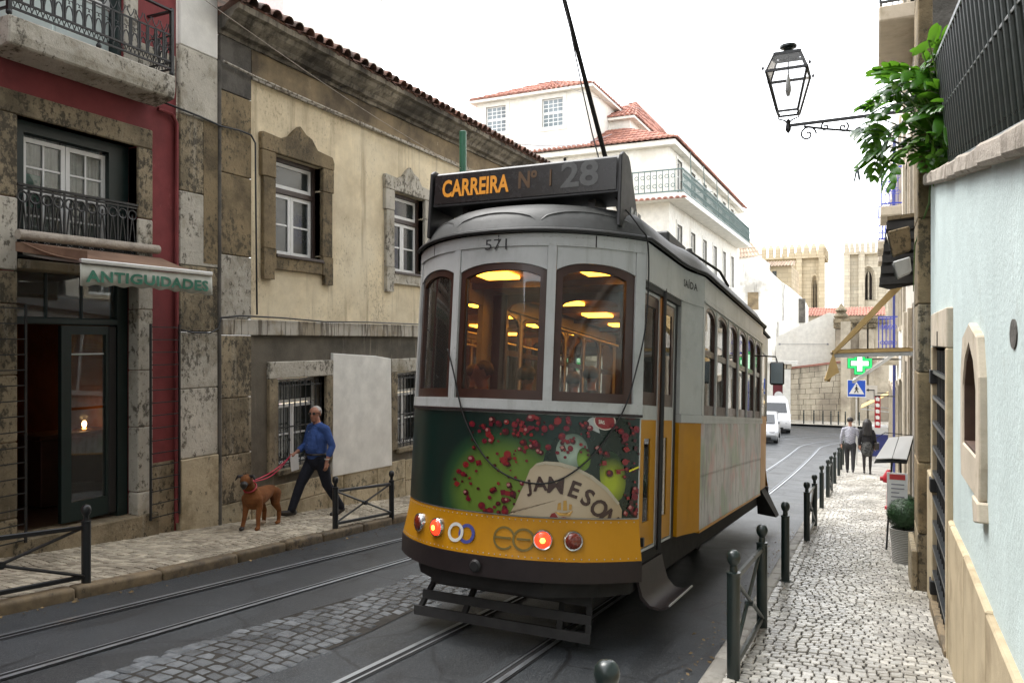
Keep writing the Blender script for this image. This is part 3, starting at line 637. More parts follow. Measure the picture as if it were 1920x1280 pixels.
def valp(a, b, d): return (XF + .012 * math.sin(a * 9) * min(1, -b * 6) + d, y0f + a, fz - .03 + b + .02 * math.sin(a * 2.1) * min(1, -b * 5))
vl = y1f - y0f; mb = MB(); n = 60
for i in range(n + 1):
    for b in (0, -vh * .5, -vh): mb.v.append(valp(vl * i / n, b - (.01 * math.sin(i * .8) if b < -vh * .9 else 0), 0))
for i in range(n):
    for j in range(2): mb.f.append((3 * i + j, 3 * i + 3 + j, 3 * i + 4 + j, 3 * i + 1 + j)); mb.mi.append(0)
val = mb.build('valance', M['val'], aw, smooth='all'); val['label'] = 'cream valance with green letters'
val.modifiers.new('thick', 'SOLIDIFY').thickness = .004
def text2d(s, bold=0, spacing=1.0, shear=0, wscale=1.0):
    """outline letters as flat triangles: verts, faces, width, height, normalised to a cap height of 1"""
    cu = bpy.data.curves.new('t', 'FONT'); cu.body = s; cu.size = 1; cu.offset = bold; cu.space_character = spacing; cu.shear = shear; cu.resolution_u = 3
    ob = bpy.data.objects.new('t', cu); col.objects.link(ob); dg = bpy.context.evaluated_depsgraph_get(); dg.update()
    me = bpy.data.meshes.new_from_object(ob.evaluated_get(dg)); bpy.data.objects.remove(ob); bpy.data.curves.remove(cu)
    bm = bmesh.new(); bm.from_mesh(me); bpy.data.meshes.remove(me)
    bmesh.ops.triangulate(bm, faces=bm.faces)
    xs = [v.co.x for v in bm.verts]; ys = [v.co.y for v in bm.verts]
    x0, x1, y0, y1 = min(xs), max(xs), min(ys), max(ys)
    for v in bm.verts: v.co.x = (v.co.x - x0) * wscale / (y1 - y0); v.co.y = (v.co.y - y0) / (y1 - y0)
    for _ in range(3):
        es = [e for e in bm.edges if e.calc_length() > .3]
        if not es: break
        bmesh.ops.subdivide_edges(bm, edges=es, cuts=1); bmesh.ops.triangulate(bm, faces=bm.faces)
    bm.verts.index_update(); vs = [(v.co.x, v.co.y) for v in bm.verts]; fs = [tuple(v.index for v in f.verts) for f in bm.faces]; bm.free()
    return vs, fs, (x1 - x0) * wscale / (y1 - y0)
def lettering(name, s, m, parent, fn, bold=.02, spacing=1.0, width=None, **kw):
    """fn(a, b) puts the letters on their surface; a runs 0..width in cap heights, b 0..1"""
    vs, fs, w = text2d(s, bold, spacing, **kw)
    k = 1 if width is None else width / w
    return MB().add([fn(a * k, b) for a, b in vs], fs).build(name, m, parent)
ch = vh * .58; lw = vl * .93
lettering('lettering', 'ANTIGUIDADES', M['signgreen'], aw, lambda a, b: valp(.05 + a * ch, -vh * .84 + b * ch, .012), bold=.035, spacing=1.06, width=lw / ch)
for k_, (yy, fy) in enumerate(((ay0 + .1, y0f + .1), (ay1 - .1, y1f - .12))): MB().tube([(XL + .05, yy, az - .12), (XL + .55, (yy + fy) / 2, az - .2), (XF, fy, fz - .01)], .018, 8).build('arm', M['alu'], aw)
MB().prism([(0, 0), (1.15, -.16), (1.15, -.26), (0, -.1)], lambda a, b, d: (XL + a, ay0 + .02 + d, az + b), 0, .004).build('side_flap', M['awn'], aw)

# ---------------------------------------------------------------- stone pier between the two houses
pier = worldthing('stone_pier', 'tall mottled limestone pier between the red house and cream house', 'pier', (XL, (Y_RP + Y_P) / 2, gz(7.5)))
zc = [gz(7.6) - .1, LZ(370, 855), LZ(370, 727), LZ(370, 622), LZ(370, 500), LZ(370, 365), LZ(370, 225), LZ(370, 100), 7.2]
mts = ['plinth', 'stonelight', 'stonelight', 'stonegrime', 'stonelight', 'stonegrime', 'stonelight', 'patch']
for i in range(8): block(pier, Y_RP + .01, Y_P - .02, zc[i] + .003, zc[i + 1] - .003, -.06 - (.02 if i == 0 else 0), .3, M[mts[i]])
block(pier, Y_RP + .4, Y_P - .025, zc[4] + .05, zc[6], -.064, -.055, M['stonebrown'], 'stain_patch', 0)

# ---------------------------------------------------------------- cream house
Y_E = 19.3
ch_ = worldthing('cream_house', 'old cream plastered house with carved stone windows and stained cornice', 'building', (XL, 13, gz(13)))
zf, zcn = LZ(469, 146), LZ(469, 93)                 # frieze foot, cornice foot
zb1, zb0 = LZ(410, 597), LZ(410, 628)
ups = [(512, 288, 480, 600), (735, 362, 512, 792)]
W1 = [(LY(a), LY(d), LZ(a, c), LZ(a, b)) for a, b, c, d in ups]
pitch = W1[1][0] - W1[0][0]; ww = W1[0][1] - W1[0][0]
W1.append((W1[1][0] + pitch, W1[1][0] + pitch + ww, W1[0][2], W1[0][3])); W1[1] = (W1[1][0], W1[1][0] + ww, W1[0][2], W1[0][3])
lows = [(LY(518), LY(608), LZ(520, 880), LZ(518, 710))]
lows.append((LY(742), LY(742) + ww, LZ(742, 840), LZ(742, 698)))
mpS = mpL
MB().panel(mpL, Y_C, Y_E, zb1, zf, W1, .3).build('upper_wall', M['cream'], ch_)
MB().panel(mpL, Y_C, Y_E, gz(Y_E) - .5, zb0, lows, .35).build('lower_wall', M['greyplaster'], ch_)
MB().add([(XL, Y_E, gz(Y_E) - 1), (XL - 9, Y_E, gz(Y_E) - 1), (XL - 9, Y_E, 6.4), (XL, Y_E, 6.4)], [(0, 1, 2, 3)]).build('end_wall', M['cream'], ch_)
# pilaster of stone courses
zz = [gz(8.2) - .2, LZ(440, 940), LZ(440, 850), LZ(440, 745), zb0]
for i, mt in enumerate(('plinth', 'stonegrime', 'stonegrime', 'stonegrime')): block(ch_, Y_P + .03, Y_C - .03, zz[i] + .003, zz[i + 1] - .003, -.05, .2, M[mt])
zz = [zb1, LZ(440, 480), LZ(440, 330), LZ(440, 245), LZ(440, 180), zcn]
for i, mt in enumerate(('stonelight', 'stonebrown', 'stonebrown', 'stonebrown', 'stonedark')): block(ch_, Y_P + .03, Y_C - .03, zz[i] + .003, zz[i + 1] - .003, -.05, .2, M[mt])
# string course in stones
y = Y_P + .03; rr = random.Random(4)
while y < Y_E:
    L = min(rr.uniform(1.1, 1.9), Y_E - y); block(ch_, y + .003, y + L - .003, zb0, zb1, -.06, .1, M['string'], 'string_stone'); y += L
# plinth stones
y = Y_C
while y < Y_E - .2:
    L = min(rr.uniform(.8, 1.5), Y_E - y); yc_ = y + L / 2
    top = LZ(620, 890) + (LZ(768, 860) - LZ(620, 890)) * (y - LY(620)) / (LY(768) - LY(620))
    cut = [w for w in lows if w[0] - .15 < yc_ < w[1] + .15]
    if cut: top = min(top, cut[0][2] - .1)
    mid = (gz(y) + PAVE + top) / 2 - .05
    for a, b in ((gz(y + L) - .2, mid - .003), (mid + .003, top)): block(ch_, y + .003, y + L - .003, a, b, -.035, .1, M['plinth'], 'plinth_stone', .012)
    y += L
# frieze and cornice
MB().prism([(Y_C, zf), (Y_E, zf), (Y_E, zcn), (Y_C, zcn)], mpL, -.02, .1).build('frieze', M['frieze'], ch_)
MB().prism([(Y_C - .02, zf - .03), (Y_E, zf - .03), (Y_E, zf + .03), (Y_C - .02, zf + .03)], mpL, -.05, .1).build('moulding', M['string'], ch_)
pr_ = [(0, 0), (.06, 0), (.07, .05), (.16, .07), (.2, .13), (.3, .2), (.34, .26), (.42, .28), (.43, .36), (0, .36)]
mb = MB(); k = len(pr_)
ny = 60
for j in range(ny + 1):
    yy = Y_P + .0 + (Y_E + .25 - Y_P) * j / ny
    for a, b in pr_: mb.v.append((XL + a, yy, zcn + b + .006 * math.sin(j * 1.7 + b * 9)))
for j in range(ny):
    for i in range(k): mb.f.append((j * k + i, j * k + (i + 1) % k, (j + 1) * k + (i + 1) % k, (j + 1) * k + i)); mb.mi.append(0)
mb.f += [tuple(range(k)), tuple(ny * k + i for i in range(k))]; mb.mi += [0, 0]
mb.build('cornice', M['cornice'], ch_, recalc=True)
# roof and its eave tiles
ez = zcn + .37
roof = MB().add([(XL + .42, Y_P - .1, ez), (XL + .42, Y_E + .3, ez), (XL - 5, Y_E + .3, ez + 2.2), (XL - 5, Y_P - .1, ez + 2.2), (XL + .42, Y_P - .1, ez + .03), (XL + .42, Y_E + .3, ez + .03), (XL - 5, Y_E + .3, ez + 2.23), (XL - 5, Y_P - .1, ez + 2.23)], [(0, 1, 2, 3), (4, 7, 6, 5), (0, 4, 5, 1), (1, 5, 6, 2), (2, 6, 7, 3), (3, 7, 4, 0)]).build('roof', M['tileold'], ch_)
def barrel(L, r0, r1, th=.014, n=7):
    mb = MB(); vs = []
    for (x, r) in ((0, r0), (-L, r1)):
        for rr_ in (r, r - th):
            for i in range(n + 1): t = math.pi * i / n; vs.append((x, rr_ * math.cos(t), rr_ * math.sin(t)))
    m_ = n + 1; fs = []
    for i in range(n): fs += [(i, i + 1, 2 * m_ + i + 1, 2 * m_ + i), (m_ + i + 1, m_ + i, 3 * m_ + i, 3 * m_ + i + 1), (i + 1, i, m_ + i, m_ + i + 1)]
    fs += [(0, m_, 3 * m_, 2 * m_), (n, 2 * m_ + n, 3 * m_ + n, m_ + n)]
    return mb.add(vs, fs)
tme = barrel(.46, .1, .08).mesh('roof_tile', smooth=True); tme.materials.append(M['tileold'])
rr = random.Random(9); sl = math.atan2(2.2, 5.42)
y = Y_P - .05
while y < Y_E + .3:
    for c in range(3):
        o = link('roof_tile', tme, None, roof); o.location = Vector((XL + .52 - c * .37 + rr.uniform(-.015, .015), y + rr.uniform(-.01, .01), ez + .035 + c * .37 * math.tan(sl) - .04 + rr.uniform(-.006, .012))) - ORG[ch_]
        o.rotation_euler = (0, sl + rr.uniform(-.05, .03), rr.uniform(-.05, .05))
        if c == 0:
            o2 = link('roof_tile', tme, None, roof); o2.location = o.location + Vector((-.12, .115, .075)); o2.rotation_euler = (math.pi, -sl, 0)
    y += .23
# carved window surrounds
def carved(a0, a1, b0, b1, m, top=.5, ear=.28):
    w = a1 - a0; c = (a0 + a1) / 2; e = ear
    outer = [(a0 - e, b0 - .36), (a0 - e + .2, b0 - .36), (a0 - .04, b0 - .22), (a1 + .04, b0 - .22), (a1 + e - .22, b0 - .22), (a1 + e - .22, b0 - .36), (a1 + e - .02, b0 - .36), (a1 + e - .02, b1 - .3), (a1 + e + .02, b1 - .28), (a1 + e + .02, b1 + .12), (a1 + e - .03, b1 + .22),
             (c + .42, b1 + .25), (c + .28, b1 + .4), (c + .14, b1 + .44), (c, b1 + top + .04), (c - .12, b1 + .45), (c - .24, b1 + .33), (c - .42, b1 + .25), (a0 - e, b1 + .27), (a0 - e - .03, b1 + .24), (a0 - e - .03, b1 - .28), (a0 - e + .02, b1 - .3)]
    return outer
def surround(par, a0, a1, b0, b1, m):
    out = carved(a0, a1, b0, b1, m)
    # four stones: head, sill, two jambs, butted
    hd = [p for p in out if p[1] > b1 + .05]; hd = sorted(hd, key=lambda p: -p[0])
    MB().prism([(a0 - .3, b1 + .003), (a1 + .29, b1 + .003)] + hd, mpL, -.07, .12).build('carved_head', m, par, bevel=.012, recalc=True)
    for s, e0, e1 in ((-1, a0 - .3, a0), (1, a1, a1 + .28)):
        zt_ = b1; zb_ = b0 - .36
        MB().prism([(e0, b1 - .38), (e1, b1 - .38), (e1, b1 - .002), (e0, b1 - .002)], mpL, -.07, .12).build('jamb_stone', m, par, bevel=.01, recalc=True)
        i0, i1 = (e0 + .04, e1) if s < 0 else (e0, e1 - .03)
        MB().prism([(i0, b0 + .1), (i1, b0 + .1), (i1, b1 - .384), (i0, b1 - .384)], mpL, -.062, .12).build('jamb_stone', m, par, bevel=.01, recalc=True)
        j0, j1 = (i0, i0 + .22) if s < 0 else (i1 - .2, i1)
        MB().prism([(i0, b0 - .2), (j0, b0 - .2), (j0, b0 - .36), (j1, b0 - .36), (j1, b0 - .2), (i1, b0 - .2), (i1, b0 + .096), (i0, b0 + .096)] if s > 0 else [(i0, b0 - .36), (j1, b0 - .36), (j1, b0 - .2), (i1, b0 - .2), (i1, b0 + .096), (i0, b0 + .096)], mpL, -.07, .12).build('jamb_foot', m, par, recalc=True)
    MB().prism([(a0 + .003, b0 - .2), (a1 - .003, b0 - .2), (a1 - .003, b0), (a0 + .003, b0)], mpL, -.06, .12).build('sill_stone', m, par, bevel=.01, recalc=True)
for i, (a0, a1, b0, b1) in enumerate(W1):
    surround(ch_, a0, a1, b0, b1, M['stonebrown'] if i == 0 else M['stonelight'])
    MB().ring([(a0, b0), (a1, b0), (a1, b1), (a0, b1)], [(a0 + .06, b0 + .05), (a1 - .06, b0 + .05), (a1 - .06, b1 - .06), (a0 + .06, b1 - .06)], mpL, .1, .22).build('window_casing', M['brownframe'], ch_)
    tz = b1 - .06 - (b1 - b0) * .28
    block(ch_, a0 + .06, a1 - .06, tz - .05, tz + .03, .11, .21, M['brownframe'], 'transom_bar', .006)
    casement(ch_, mpL, a0 + .065, a1 - .065, tz + .035, b1 - .065, .14, (M['white'], M['glass']), 1, 1, .055)
    cm = (a0 + a1) / 2
    for p, q_ in ((a0 + .065, cm - .003), (cm + .003, a1 - .065)): casement(ch_, mpL, p, q_, b0 + .055, tz - .055, .14, (M['white'], M['glass']), 1, 2, .06)
    block(ch_, a0 - .005, a1 + .005, b0 - .01, b0 + .035, -.085, .12, M['brownframe'], 'sill_board', .006)
# barred windows below
for i, (a0, a1, b0, b1) in enumerate(lows):
    for (p, q_, r_, s_) in ((a0 - .2, a1 + .3, b1 + .003, b1 + .26), (a0 - .2, a0, b0 - .02, b1), (a1, a1 + .3, b0 - .02, b1)):
        block(ch_, p, q_, r_, s_, -.05, .12, M['stonelight'] if r_ > b1 else M['stonegrime'], 'surround_stone')
    block(ch_, a0 - .02, a1 + .02, b0 - .09, b0 - .002, -.09, .2, M['stonegrime'], 'sill')
    casement(ch_, mpL, a0 + .02, (a0 + a1) / 2, b0 + .02, b1 - .42, .2, (M['white'], M['glass']), 1, 2, .05); casement(ch_, mpL, (a0 + a1) / 2 + .004, a1 - .02, b0 + .02, b1 - .42, .2, (M['white'], M['glass']), 1, 2, .05)
    casement(ch_, mpL, a0 + .02, a1 - .02, b1 - .4, b1 - .02, .2, (M['white'], M['glass']), 1, 1, .05)
    gl_ = MB()
    gl_.bar(mpL(a0, b1 - .12, .03), mpL(a1, b1 - .12, .03), .022)
    grille = gl_.build('window_grille', M['iron'], ch_)
    for z in (b0 + .06, b0 + .62): MB().bar(mpL(a0, z, .03), mpL(a1, z, .03), .022).build('rail', M['iron'], grille)
    bme = MB().tube([(0, 0, b0), (0, 0, b0 + .4), (0, 0, b0 + .41), (0, 0, b0 + .44), (0, 0, b0 + .45), (0, 0, b0 + .95), (0, 0, b0 + .97), (0, 0, b0 + 1), (0, 0, b1 - .05)], [.009, .009, .016, .016, .009, .009, .016, .009, .009], 6).mesh('bar'); bme.materials.append(M['iron'])
    for j in range(9):
        o = link('bar', bme, None, grille); o.location = Vector(mpL(a0 + (a1 - a0) * (j + .5) / 9, 0, .02)) - ORG[ch_]
    for s in (0, 1):
        m_ = MB()
        for j in range(7): curl(m_, mpL, a0 + (a1 - a0) * (j + .5) / 8 + .05, (b1 - .08) if s else (b0 + .12), .035, 0, 2 * math.pi, .02, .007, 8)
        m_.build('scrollwork', M['iron'], grille)['kind'] = 'stuff'
# the bare white patch
pz0, pz1 = LZ(620, 893), LZ(620, 662)
MB().prism([(LY(619), pz0), (LY(731), LZ(731, 872)), (LY(729), LZ(729, 672)), (LY(700), LZ(700, 668) + .01), (LY(650), LZ(650, 664)), (LY(620), pz1)], mpL, -.055, .05).build('render_patch', M['patch'], ch_, bevel=.01, recalc=True)
# black pipes and cables pinned to the fronts
def cable(name, pts, r, m, par, off=-.09):
    return MB().tube([mpL(*onX(x, y, XL), off) for x, y in pts], r, 6).build(name, m, par, smooth='all')
MB().tube([mpL(Y_P, LZ(405, 115), -.05), mpL(Y_P, LZ(408, 640), -.05), mpL(Y_P + .01, gz(8) + .1, -.05)], .035, 8).build('drain_pipe', M['stonedark'], ch_, smooth=True)
cable('cable', [(300, 195), (365, 220), (405, 238), (440, 246), (462, 255), (470, 270), (471, 400), (473, 590)], .014, M['iron'], ch_)
cable('cable', [(330, 618), (350, 623), (385, 624), (400, 615), (405, 596), (440, 592), (520, 596), (600, 603), (680, 604), (780, 608)], .012, M['iron'], ch_, -.095)
MB().tube([mpL(LY(409) , LZ(409, 117), -.1), mpL(LY(469), LZ(469, 146), -.1), mpL(LY(861), LZ(861, 317), -.1), mpL(17, zf, -.1)], .018, 6).build('cornice_cable', M['string'], ch_)
# pale block behind the roofs
x0_, z0_ = onY(486, 20, 24); x1_, _ = onY(541, 20, 24)
pb = worldthing('pale_house', 'pale pink and white house end just showing over the tiled eave', 'building', (x0_, 24, 0))
MB().box((x0_, 24, -2), ((x0_ + x1_) / 2 + .5, 30, 18)).build('pink_wall', plain('pale pink wall', (.62, .47, .46), .9), pb)
MB().box(((x0_ + x1_) / 2 + .5, 24, -2), (x1_ + .3, 30, 18)).build('white_wall', M['whitewall'], pb)

# unseen houses added behind the viewpoint: tram glass reflects them, its rear darkens
for nm, (x0, x1, y0, y1, h), mt, lb in (('added_house', (-15, XL - .02, -34, -6.05, 11), 'cream', 'unseen cream house added behind the viewpoint on the left to fill tram reflections'), ('added_house', (-8.2, 6, -40, -34.05, 13), 'pinkwhite0', 'unseen grey house added behind the viewpoint to keep sky off the tram')):
    t = worldthing(nm, lb, 'building', (x1, y1, gz(y1))); m_ = M['cream'] if mt == 'cream' else M['stonegrime']
    if mt == 'cream':
        hl = [(y, y + 1.1, z, z + 1.8) for y in [-32 + 3.4 * i for i in range(8)] for z in (3.2, 6.6)]; MB().panel(lambda a, b, d: (x1 - d, a, b), y0, y1, gz(y0) - 3, h, hl, .2).build('wall', m_, t)
        for q in hl: casement(t, lambda a, b, d: (x1 - d, a, b), *q, .15, (M['white'], M['glass']), 2, 2, .06)
    else:
        hl = [(x, x + 1.1, z, z + 1.8) for x in (-7, -4, -1, 2) for z in (4.5, 8)]; MB().panel(lambda a, b, d: (a, y1 - d, b), x0, x1, gz(y1) - 3, h, hl, .2).build('wall', m_, t)
        for q in hl: casement(t, lambda a, b, d: (a, y1 - d, b), *q, .15, (M['white'], M['glass']), 2, 2, .06)

# ================================================================== the tram
TX, TY = -2.74, 5.3
tram = thing('tram', 'old yellow and white tram with JAMESON advert and CARREIRA 28 sign seen from behind', 'tram', (TX, TY, gz(TY)))
ta = math.atan(SLOPE); tram.rotation_euler = (-ta, 0, 0)
def t2w(x, y, z): c, s = math.cos(ta), math.sin(ta); return (TX + x, TY + y * c + z * s, gz(TY) - y * s + z * c)
def w2px(p):
    d = -math.sin(YAW) * p[0] + math.cos(YAW) * p[1]; r = math.cos(YAW) * p[0] + math.sin(YAW) * p[1]
    return 960 + F_PX * r / d, 640 - F_PX * (p[2] - EYE) / d
HW, HB, LT = 1.06, 1.19, 9.0
def ry(x): return .55 * (min(abs(x), HW) / HW) ** 2.4
def rn(x):
    s = (1 if x >= 0 else -1) * .55 * 2.4 / HW * (min(abs(x), HW) / HW) ** 1.4; l = math.hypot(s, 1); return s / l, -1 / l
def mpR(a, b, d, fl=0):                    # on the bowed rear end: a across, b up, d inwards
    nx, ny = rn(a); return (a - nx * d, ry(a) - ny * d, b)
def mpF(a, b, d): x, y, z = mpR(a, b, d); return (-x, LT - y, z)
def mpSr(a, b, d): return (HB - d, a, b)
def mpSl(a, b, d): return (-HB + d, a, b)
def slab(mb, mp, a0, a1, n, fb, ft, d0, d1):
    fb_ = fb if callable(fb) else (lambda a: fb); ft_ = ft if callable(ft) else (lambda a: ft); b = len(mb.v)
    for i in range(n + 1):
        a = a0 + (a1 - a0) * i / n
        for d in (d0, d1): mb.v += [mp(a, fb_(a), d), mp(a, ft_(a), d)]
    for i in range(n):
        k = b + 4 * i
        for q in ((k, k + 4, k + 5, k + 1), (k + 2, k + 3, k + 7, k + 6), (k, k + 2, k + 6, k + 4), (k + 1, k + 5, k + 7, k + 3)): mb.f.append(q); mb.mi.append(mb.cur)
    k = b + 4 * n
    for q in ((b, b + 1, b + 3, b + 2), (k, k + 2, k + 3, k + 1)): mb.f.append(q); mb.mi.append(mb.cur)
    return mb
def flat(a0, a1, zs, zt): c, w = (a0 + a1) / 2, (a1 - a0) / 2; return lambda a: zs + (zt - zs) * max(0, 1 - abs((a - c) / w) ** 2.6)
def archf(a0, a1, zs, zt, pw=2.4): c, w = (a0 + a1) / 2, (a1 - a0) / 2; return lambda a: zs + (zt - zs) * max(0, 1 - abs((a - c) / w) ** pw) ** (1 / pw)
M['tyellow'] = aged('tram yellow paint', (.46, .21, .005), (.36, .15, .005), 1.6, .5, .75, streak=(.3, .14, .008), sscale=1.6, slo=.56, shi=.8, smax=.5, spots=(.12, .06, .01), sp_scale=55, sp_lo=.72, sp_hi=.78, sp_max=.6, rough=.42, bump=0, bscale=8, var=.06)
M['twhite'] = aged('tram white paint', (.43, .44, .43), (.27, .28, .265), 1.4, .5, .72, streak=(.2, .195, .17), sscale=1.2, slo=.54, shi=.76, smax=.6, spots=(.16, .13, .1), sp_scale=24, sp_lo=.68, sp_hi=.74, sp_max=.6, rough=.42, bump=.12, bscale=5, var=.08)
M['troof'] = aged('tram roof grey', (.06, .062, .06), (.03, .03, .028), 2, .45, .65, streak=None, spots=(.14, .14, .12), sp_scale=9, sp_lo=.58, sp_hi=.7, sp_max=.5, rough=.5, bump=.15, bscale=14)
M['tbumper'] = aged('dark brown fender', (.026, .019, .019), (.015, .012, .012), 2, .45, .65, rough=.45, bump=.15, bscale=10)
M['twood'] = plain('tram teak', (.042, .018, .012), .38, var=.3, scale=7, coat=.15)
M['tfloor'] = plain('tram floor', (.06, .05, .045), .7)
M['tceil'] = plain('varnished ceiling', (.5, .27, .08), .45, var=.2, scale=4)
M['tcream'] = plain('lining', (.2, .1, .035), .5, var=.1)
M['under'] = plain('under-frame grime', (.014, .013, .012), .8, var=.4)
M['tglass'] = clearglass('tram glass', (.74, .75, .73), 1.0, .03)
M['lamplit'] = plain('lit red tail lamp', (.8, .05, .02), .2, var=0, emit=(1, .035, .01), estr=.5)
M['lamphot'] = plain('lamp filament glow', (1, .5, .1), .2, var=0, emit=(1, .3, .03), estr=2.0)
M['lampoff'] = plain('unlit red lens', (.16, .02, .008), .15, var=.3, scale=40, coat=.5)
M['chrome'] = plain('chrome', (.6, .6, .6), .15, 1)
M['dirtywhite'] = plain('rubber seal', (.02, .02, .02), .7)
def part(mb, name, m, par=None, **kw): return mb.build(name, m, par or tram, **kw)
Z0, Z1, Z2, Z3, Z4, Z5, Z6 = .55, .71, 1.02, 1.84, 1.92, 3.0, 3.24
for nm, mp in (('rear', mpR), ('front', mpF)):
    mb = MB(); slab(mb, lambda a, b, d: mp(a, b, d - .075 + .02 * abs((b - .63) / .08) ** 2), -HW, HW, 36, Z0, Z1 - .003, 0, .1); part(mb, 'fender', M['tbumper'], smooth=True)
    mb = MB(); n = 48; rows_z = [Z1 + (Z2 - Z1) * k / 6 for k in range(7)]
    for zr_ in rows_z:
        for i in range(n + 1): mb.v.append(mp(-HW + 2 * HW * i / n, zr_, -.05 * max(0, (Z2 - zr_) / (Z2 - Z1)) ** 1.3))
    for j in range(6):
        for i in range(n): q = j * (n + 1) + i; mb.f.append((q, q + 1, q + n + 2, q + n + 1)); mb.mi.append(0)
    part(mb, 'yellow_apron', M['tyellow'], smooth='all')
    part(slab(MB(), mp, -HW, HW, 36, Z2 + .002, Z3 - .002, .004, .05), 'dash_panel', M['tbumper'] if nm == 'front' else M['twhite'], smooth=True)
    part(slab(MB(), mp, -HW, HW, 36, Z3, Z4, -.012, .07), 'sill_rail', M['twhite'], smooth=True)
    part(slab(MB(), mp, -HW, HW, 36, Z3 - .022, Z3 - .001, -.016, .03), 'belt_moulding', M['tbumper'], smooth=True)
    segs = ((-1.0, -.435), (-.365, .405), (.475, 1.0))
    for a in (-.4, .44): part(slab(MB(), mp, a - .033, a + .033, 2, Z4 + .001, Z6 - .1, -.01, .06), 'window_post', M['twhite'])
    for a, b in ((-HW, -1.002), (1.002, HW)): part(slab(MB(), mp, a, b, 3, Z4 + .001, Z6 - .1, -.008, .08), 'corner_post', M['twhite'])
    for k, (a, b) in enumerate(segs):
        f = flat(a, b, Z5 - .05, Z5 + .012); fi = flat(a + .05, b - .05, Z5 - .1, Z5 - .045); n = 18
        part(slab(MB(), mp, a, b, n, f, Z6 - .1, 0, .04), 'arch_board', M['twhite'], smooth=True)
        fr = MB()
        slab(fr, mp, a, a + .05, 2, Z4, lambda q: f(q) - .002, .012, .06); slab(fr, mp, b - .05, b, 2, Z4, lambda q: f(q) - .002, .012, .06)
        slab(fr, mp, a + .05, b - .05, n, Z4, Z4 + .075, .012, .06); slab(fr, mp, a + .05, b - .05, n, lambda q: fi(q), lambda q: f(q) - .002, .012, .06)
        w = part(fr, 'window_frame', M['twood'], smooth=True)
        slab(MB(), mp, a + .05, b - .05, n, Z4 + .075, fi, .034, .038).build('pane', M['tglass'], w, smooth=True)
    part(slab(MB(), mp, -HW, HW, 36, Z6 - .1, Z6, -.012, .06), 'letter_board', M['twhite'], smooth=True)
# side outlines beyond the bowed ends
def outline(off=0.0, yin=0.0):
    """right half of the plan from the rear corner to the front corner"""
    pts = [(HW, .55), (1.075, 1.0), (1.085, 1.5), (1.1, 1.72), (1.135, 1.95), (1.17, 2.1), (HB, 2.25)]
    pts += [(HB, 2.25 + (LT - 4.5) * i / 4) for i in range(1, 4)]
    return pts + [(x, LT - y) for x, y in pts[:7][::-1]]
OUT = outline()
def along(seg, mirror=1):
    """map (a = distance index along given plan points, b, d inwards)"""
    P = [Vector(p) for p in seg]; L = [0]
    for i in range(1, len(P)): L.append(L[-1] + (P[i] - P[i - 1]).length)
    def mp(a, b, d):
        i = 0
        while i < len(P) - 2 and a > L[i + 1]: i += 1
        t = (a - L[i]) / (L[i + 1] - L[i]); p = P[i].lerp(P[i + 1], t); dr = (P[i + 1] - P[i]).normalized()
        return ((p.x - dr.y * d) * mirror, p.y + dr.x * d, b)
    return mp, L[-1]
flare = [(1.085, 1.76), (1.092, 1.82), (1.103, 1.89), (1.12, 1.97), (1.14, 2.05), (1.166, 2.15), (HB, 2.25)]
upper = [(HW, .55), (1.07, 1.0), (1.083, 1.6)] + flare[1:]
for mir in (1, -1):
    for rear in (True, False):
        fx = (lambda s: s) if rear else (lambda s: [(x, LT - y) for x, y in s][::-1])
        mp, L = along(fx(flare), mir); n = 12
        part(slab(MB(), mp, 0, L, n, Z4 - .06, Z6 - .1, 0, .05), 'flare_column', M['twhite'], smooth=True)
        part(slab(MB(), mp, 0, L, n, .73, Z3 - .06, 0, .05), 'flare_skirt', M['tyellow'], smooth=True)
        part(slab(MB(), mp, -.0, L, n, Z3 - .058, Z3 + .018, -.02, .05), 'flare_rail', M['twhite'], smooth=True)
        mp, L = along(fx(upper), mir)
        part(slab(MB(), mp, 0, L, 16, 2.93, Z6, -.012, .05), 'side_letter_board', M['twhite'], smooth=True)
        if mir == -1 or not rear:                                  # closed platform sides
            part(slab(MB(), along(fx([(HW, .55), (1.075, 1.0), (1.085, 1.76)]), mir)[0], 0, 1.21, 6, Z1, 1.9, 0, .04), 'platform_side', M['tyellow'])
            part(slab(MB(), along(fx([(HW, .55), (1.075, 1.0), (1.085, 1.76)]), mir)[0], 0, 1.21, 6, 1.902, 2.928, .01, .02), 'platform_pane', M['tglass'])
# body sides
ya, yb = 2.25, LT - 2.25; nw = 6; wpitch = (yb - ya) / nw
M['sidead'] = None
m, n_, b_ = newmat('faded side advert'); tc = n_.nodes.new('ShaderNodeTexCoord'); t1 = noise(n_, tc.outputs['Object'], 1.3, 5, .6, stretch=(1, 1.2, .8), off=4); r1 = ramp(n_, [(.3, (.12, .12, .12)), (.42, (.32, .32, .31)), (.6, (.4, .395, .375)), (.8, (.5, .5, .48))]); n_.links.new(t1.outputs['Fac'], r1.inputs[0])
t2 = noise(n_, tc.outputs['Object'], 1.6, 3, .5, off=17); r2 = ramp(n_, [(.5, (0, 0, 0)), (.6, (.85, .85, .85))]); n_.links.new(t2.outputs['Fac'], r2.inputs[0]); c_ = mix(n_, r1.outputs[0], (.13, .22, .1), r2.outputs[0])
t3 = noise(n_, tc.outputs['Object'], 2.3, 3, .5, off=31); r3 = ramp(n_, [(.53, (0, 0, 0)), (.62, (.8, .8, .8))]); n_.links.new(t3.outputs['Fac'], r3.inputs[0]); c_ = mix(n_, c_, (.4, .2, .18), r3.outputs[0])
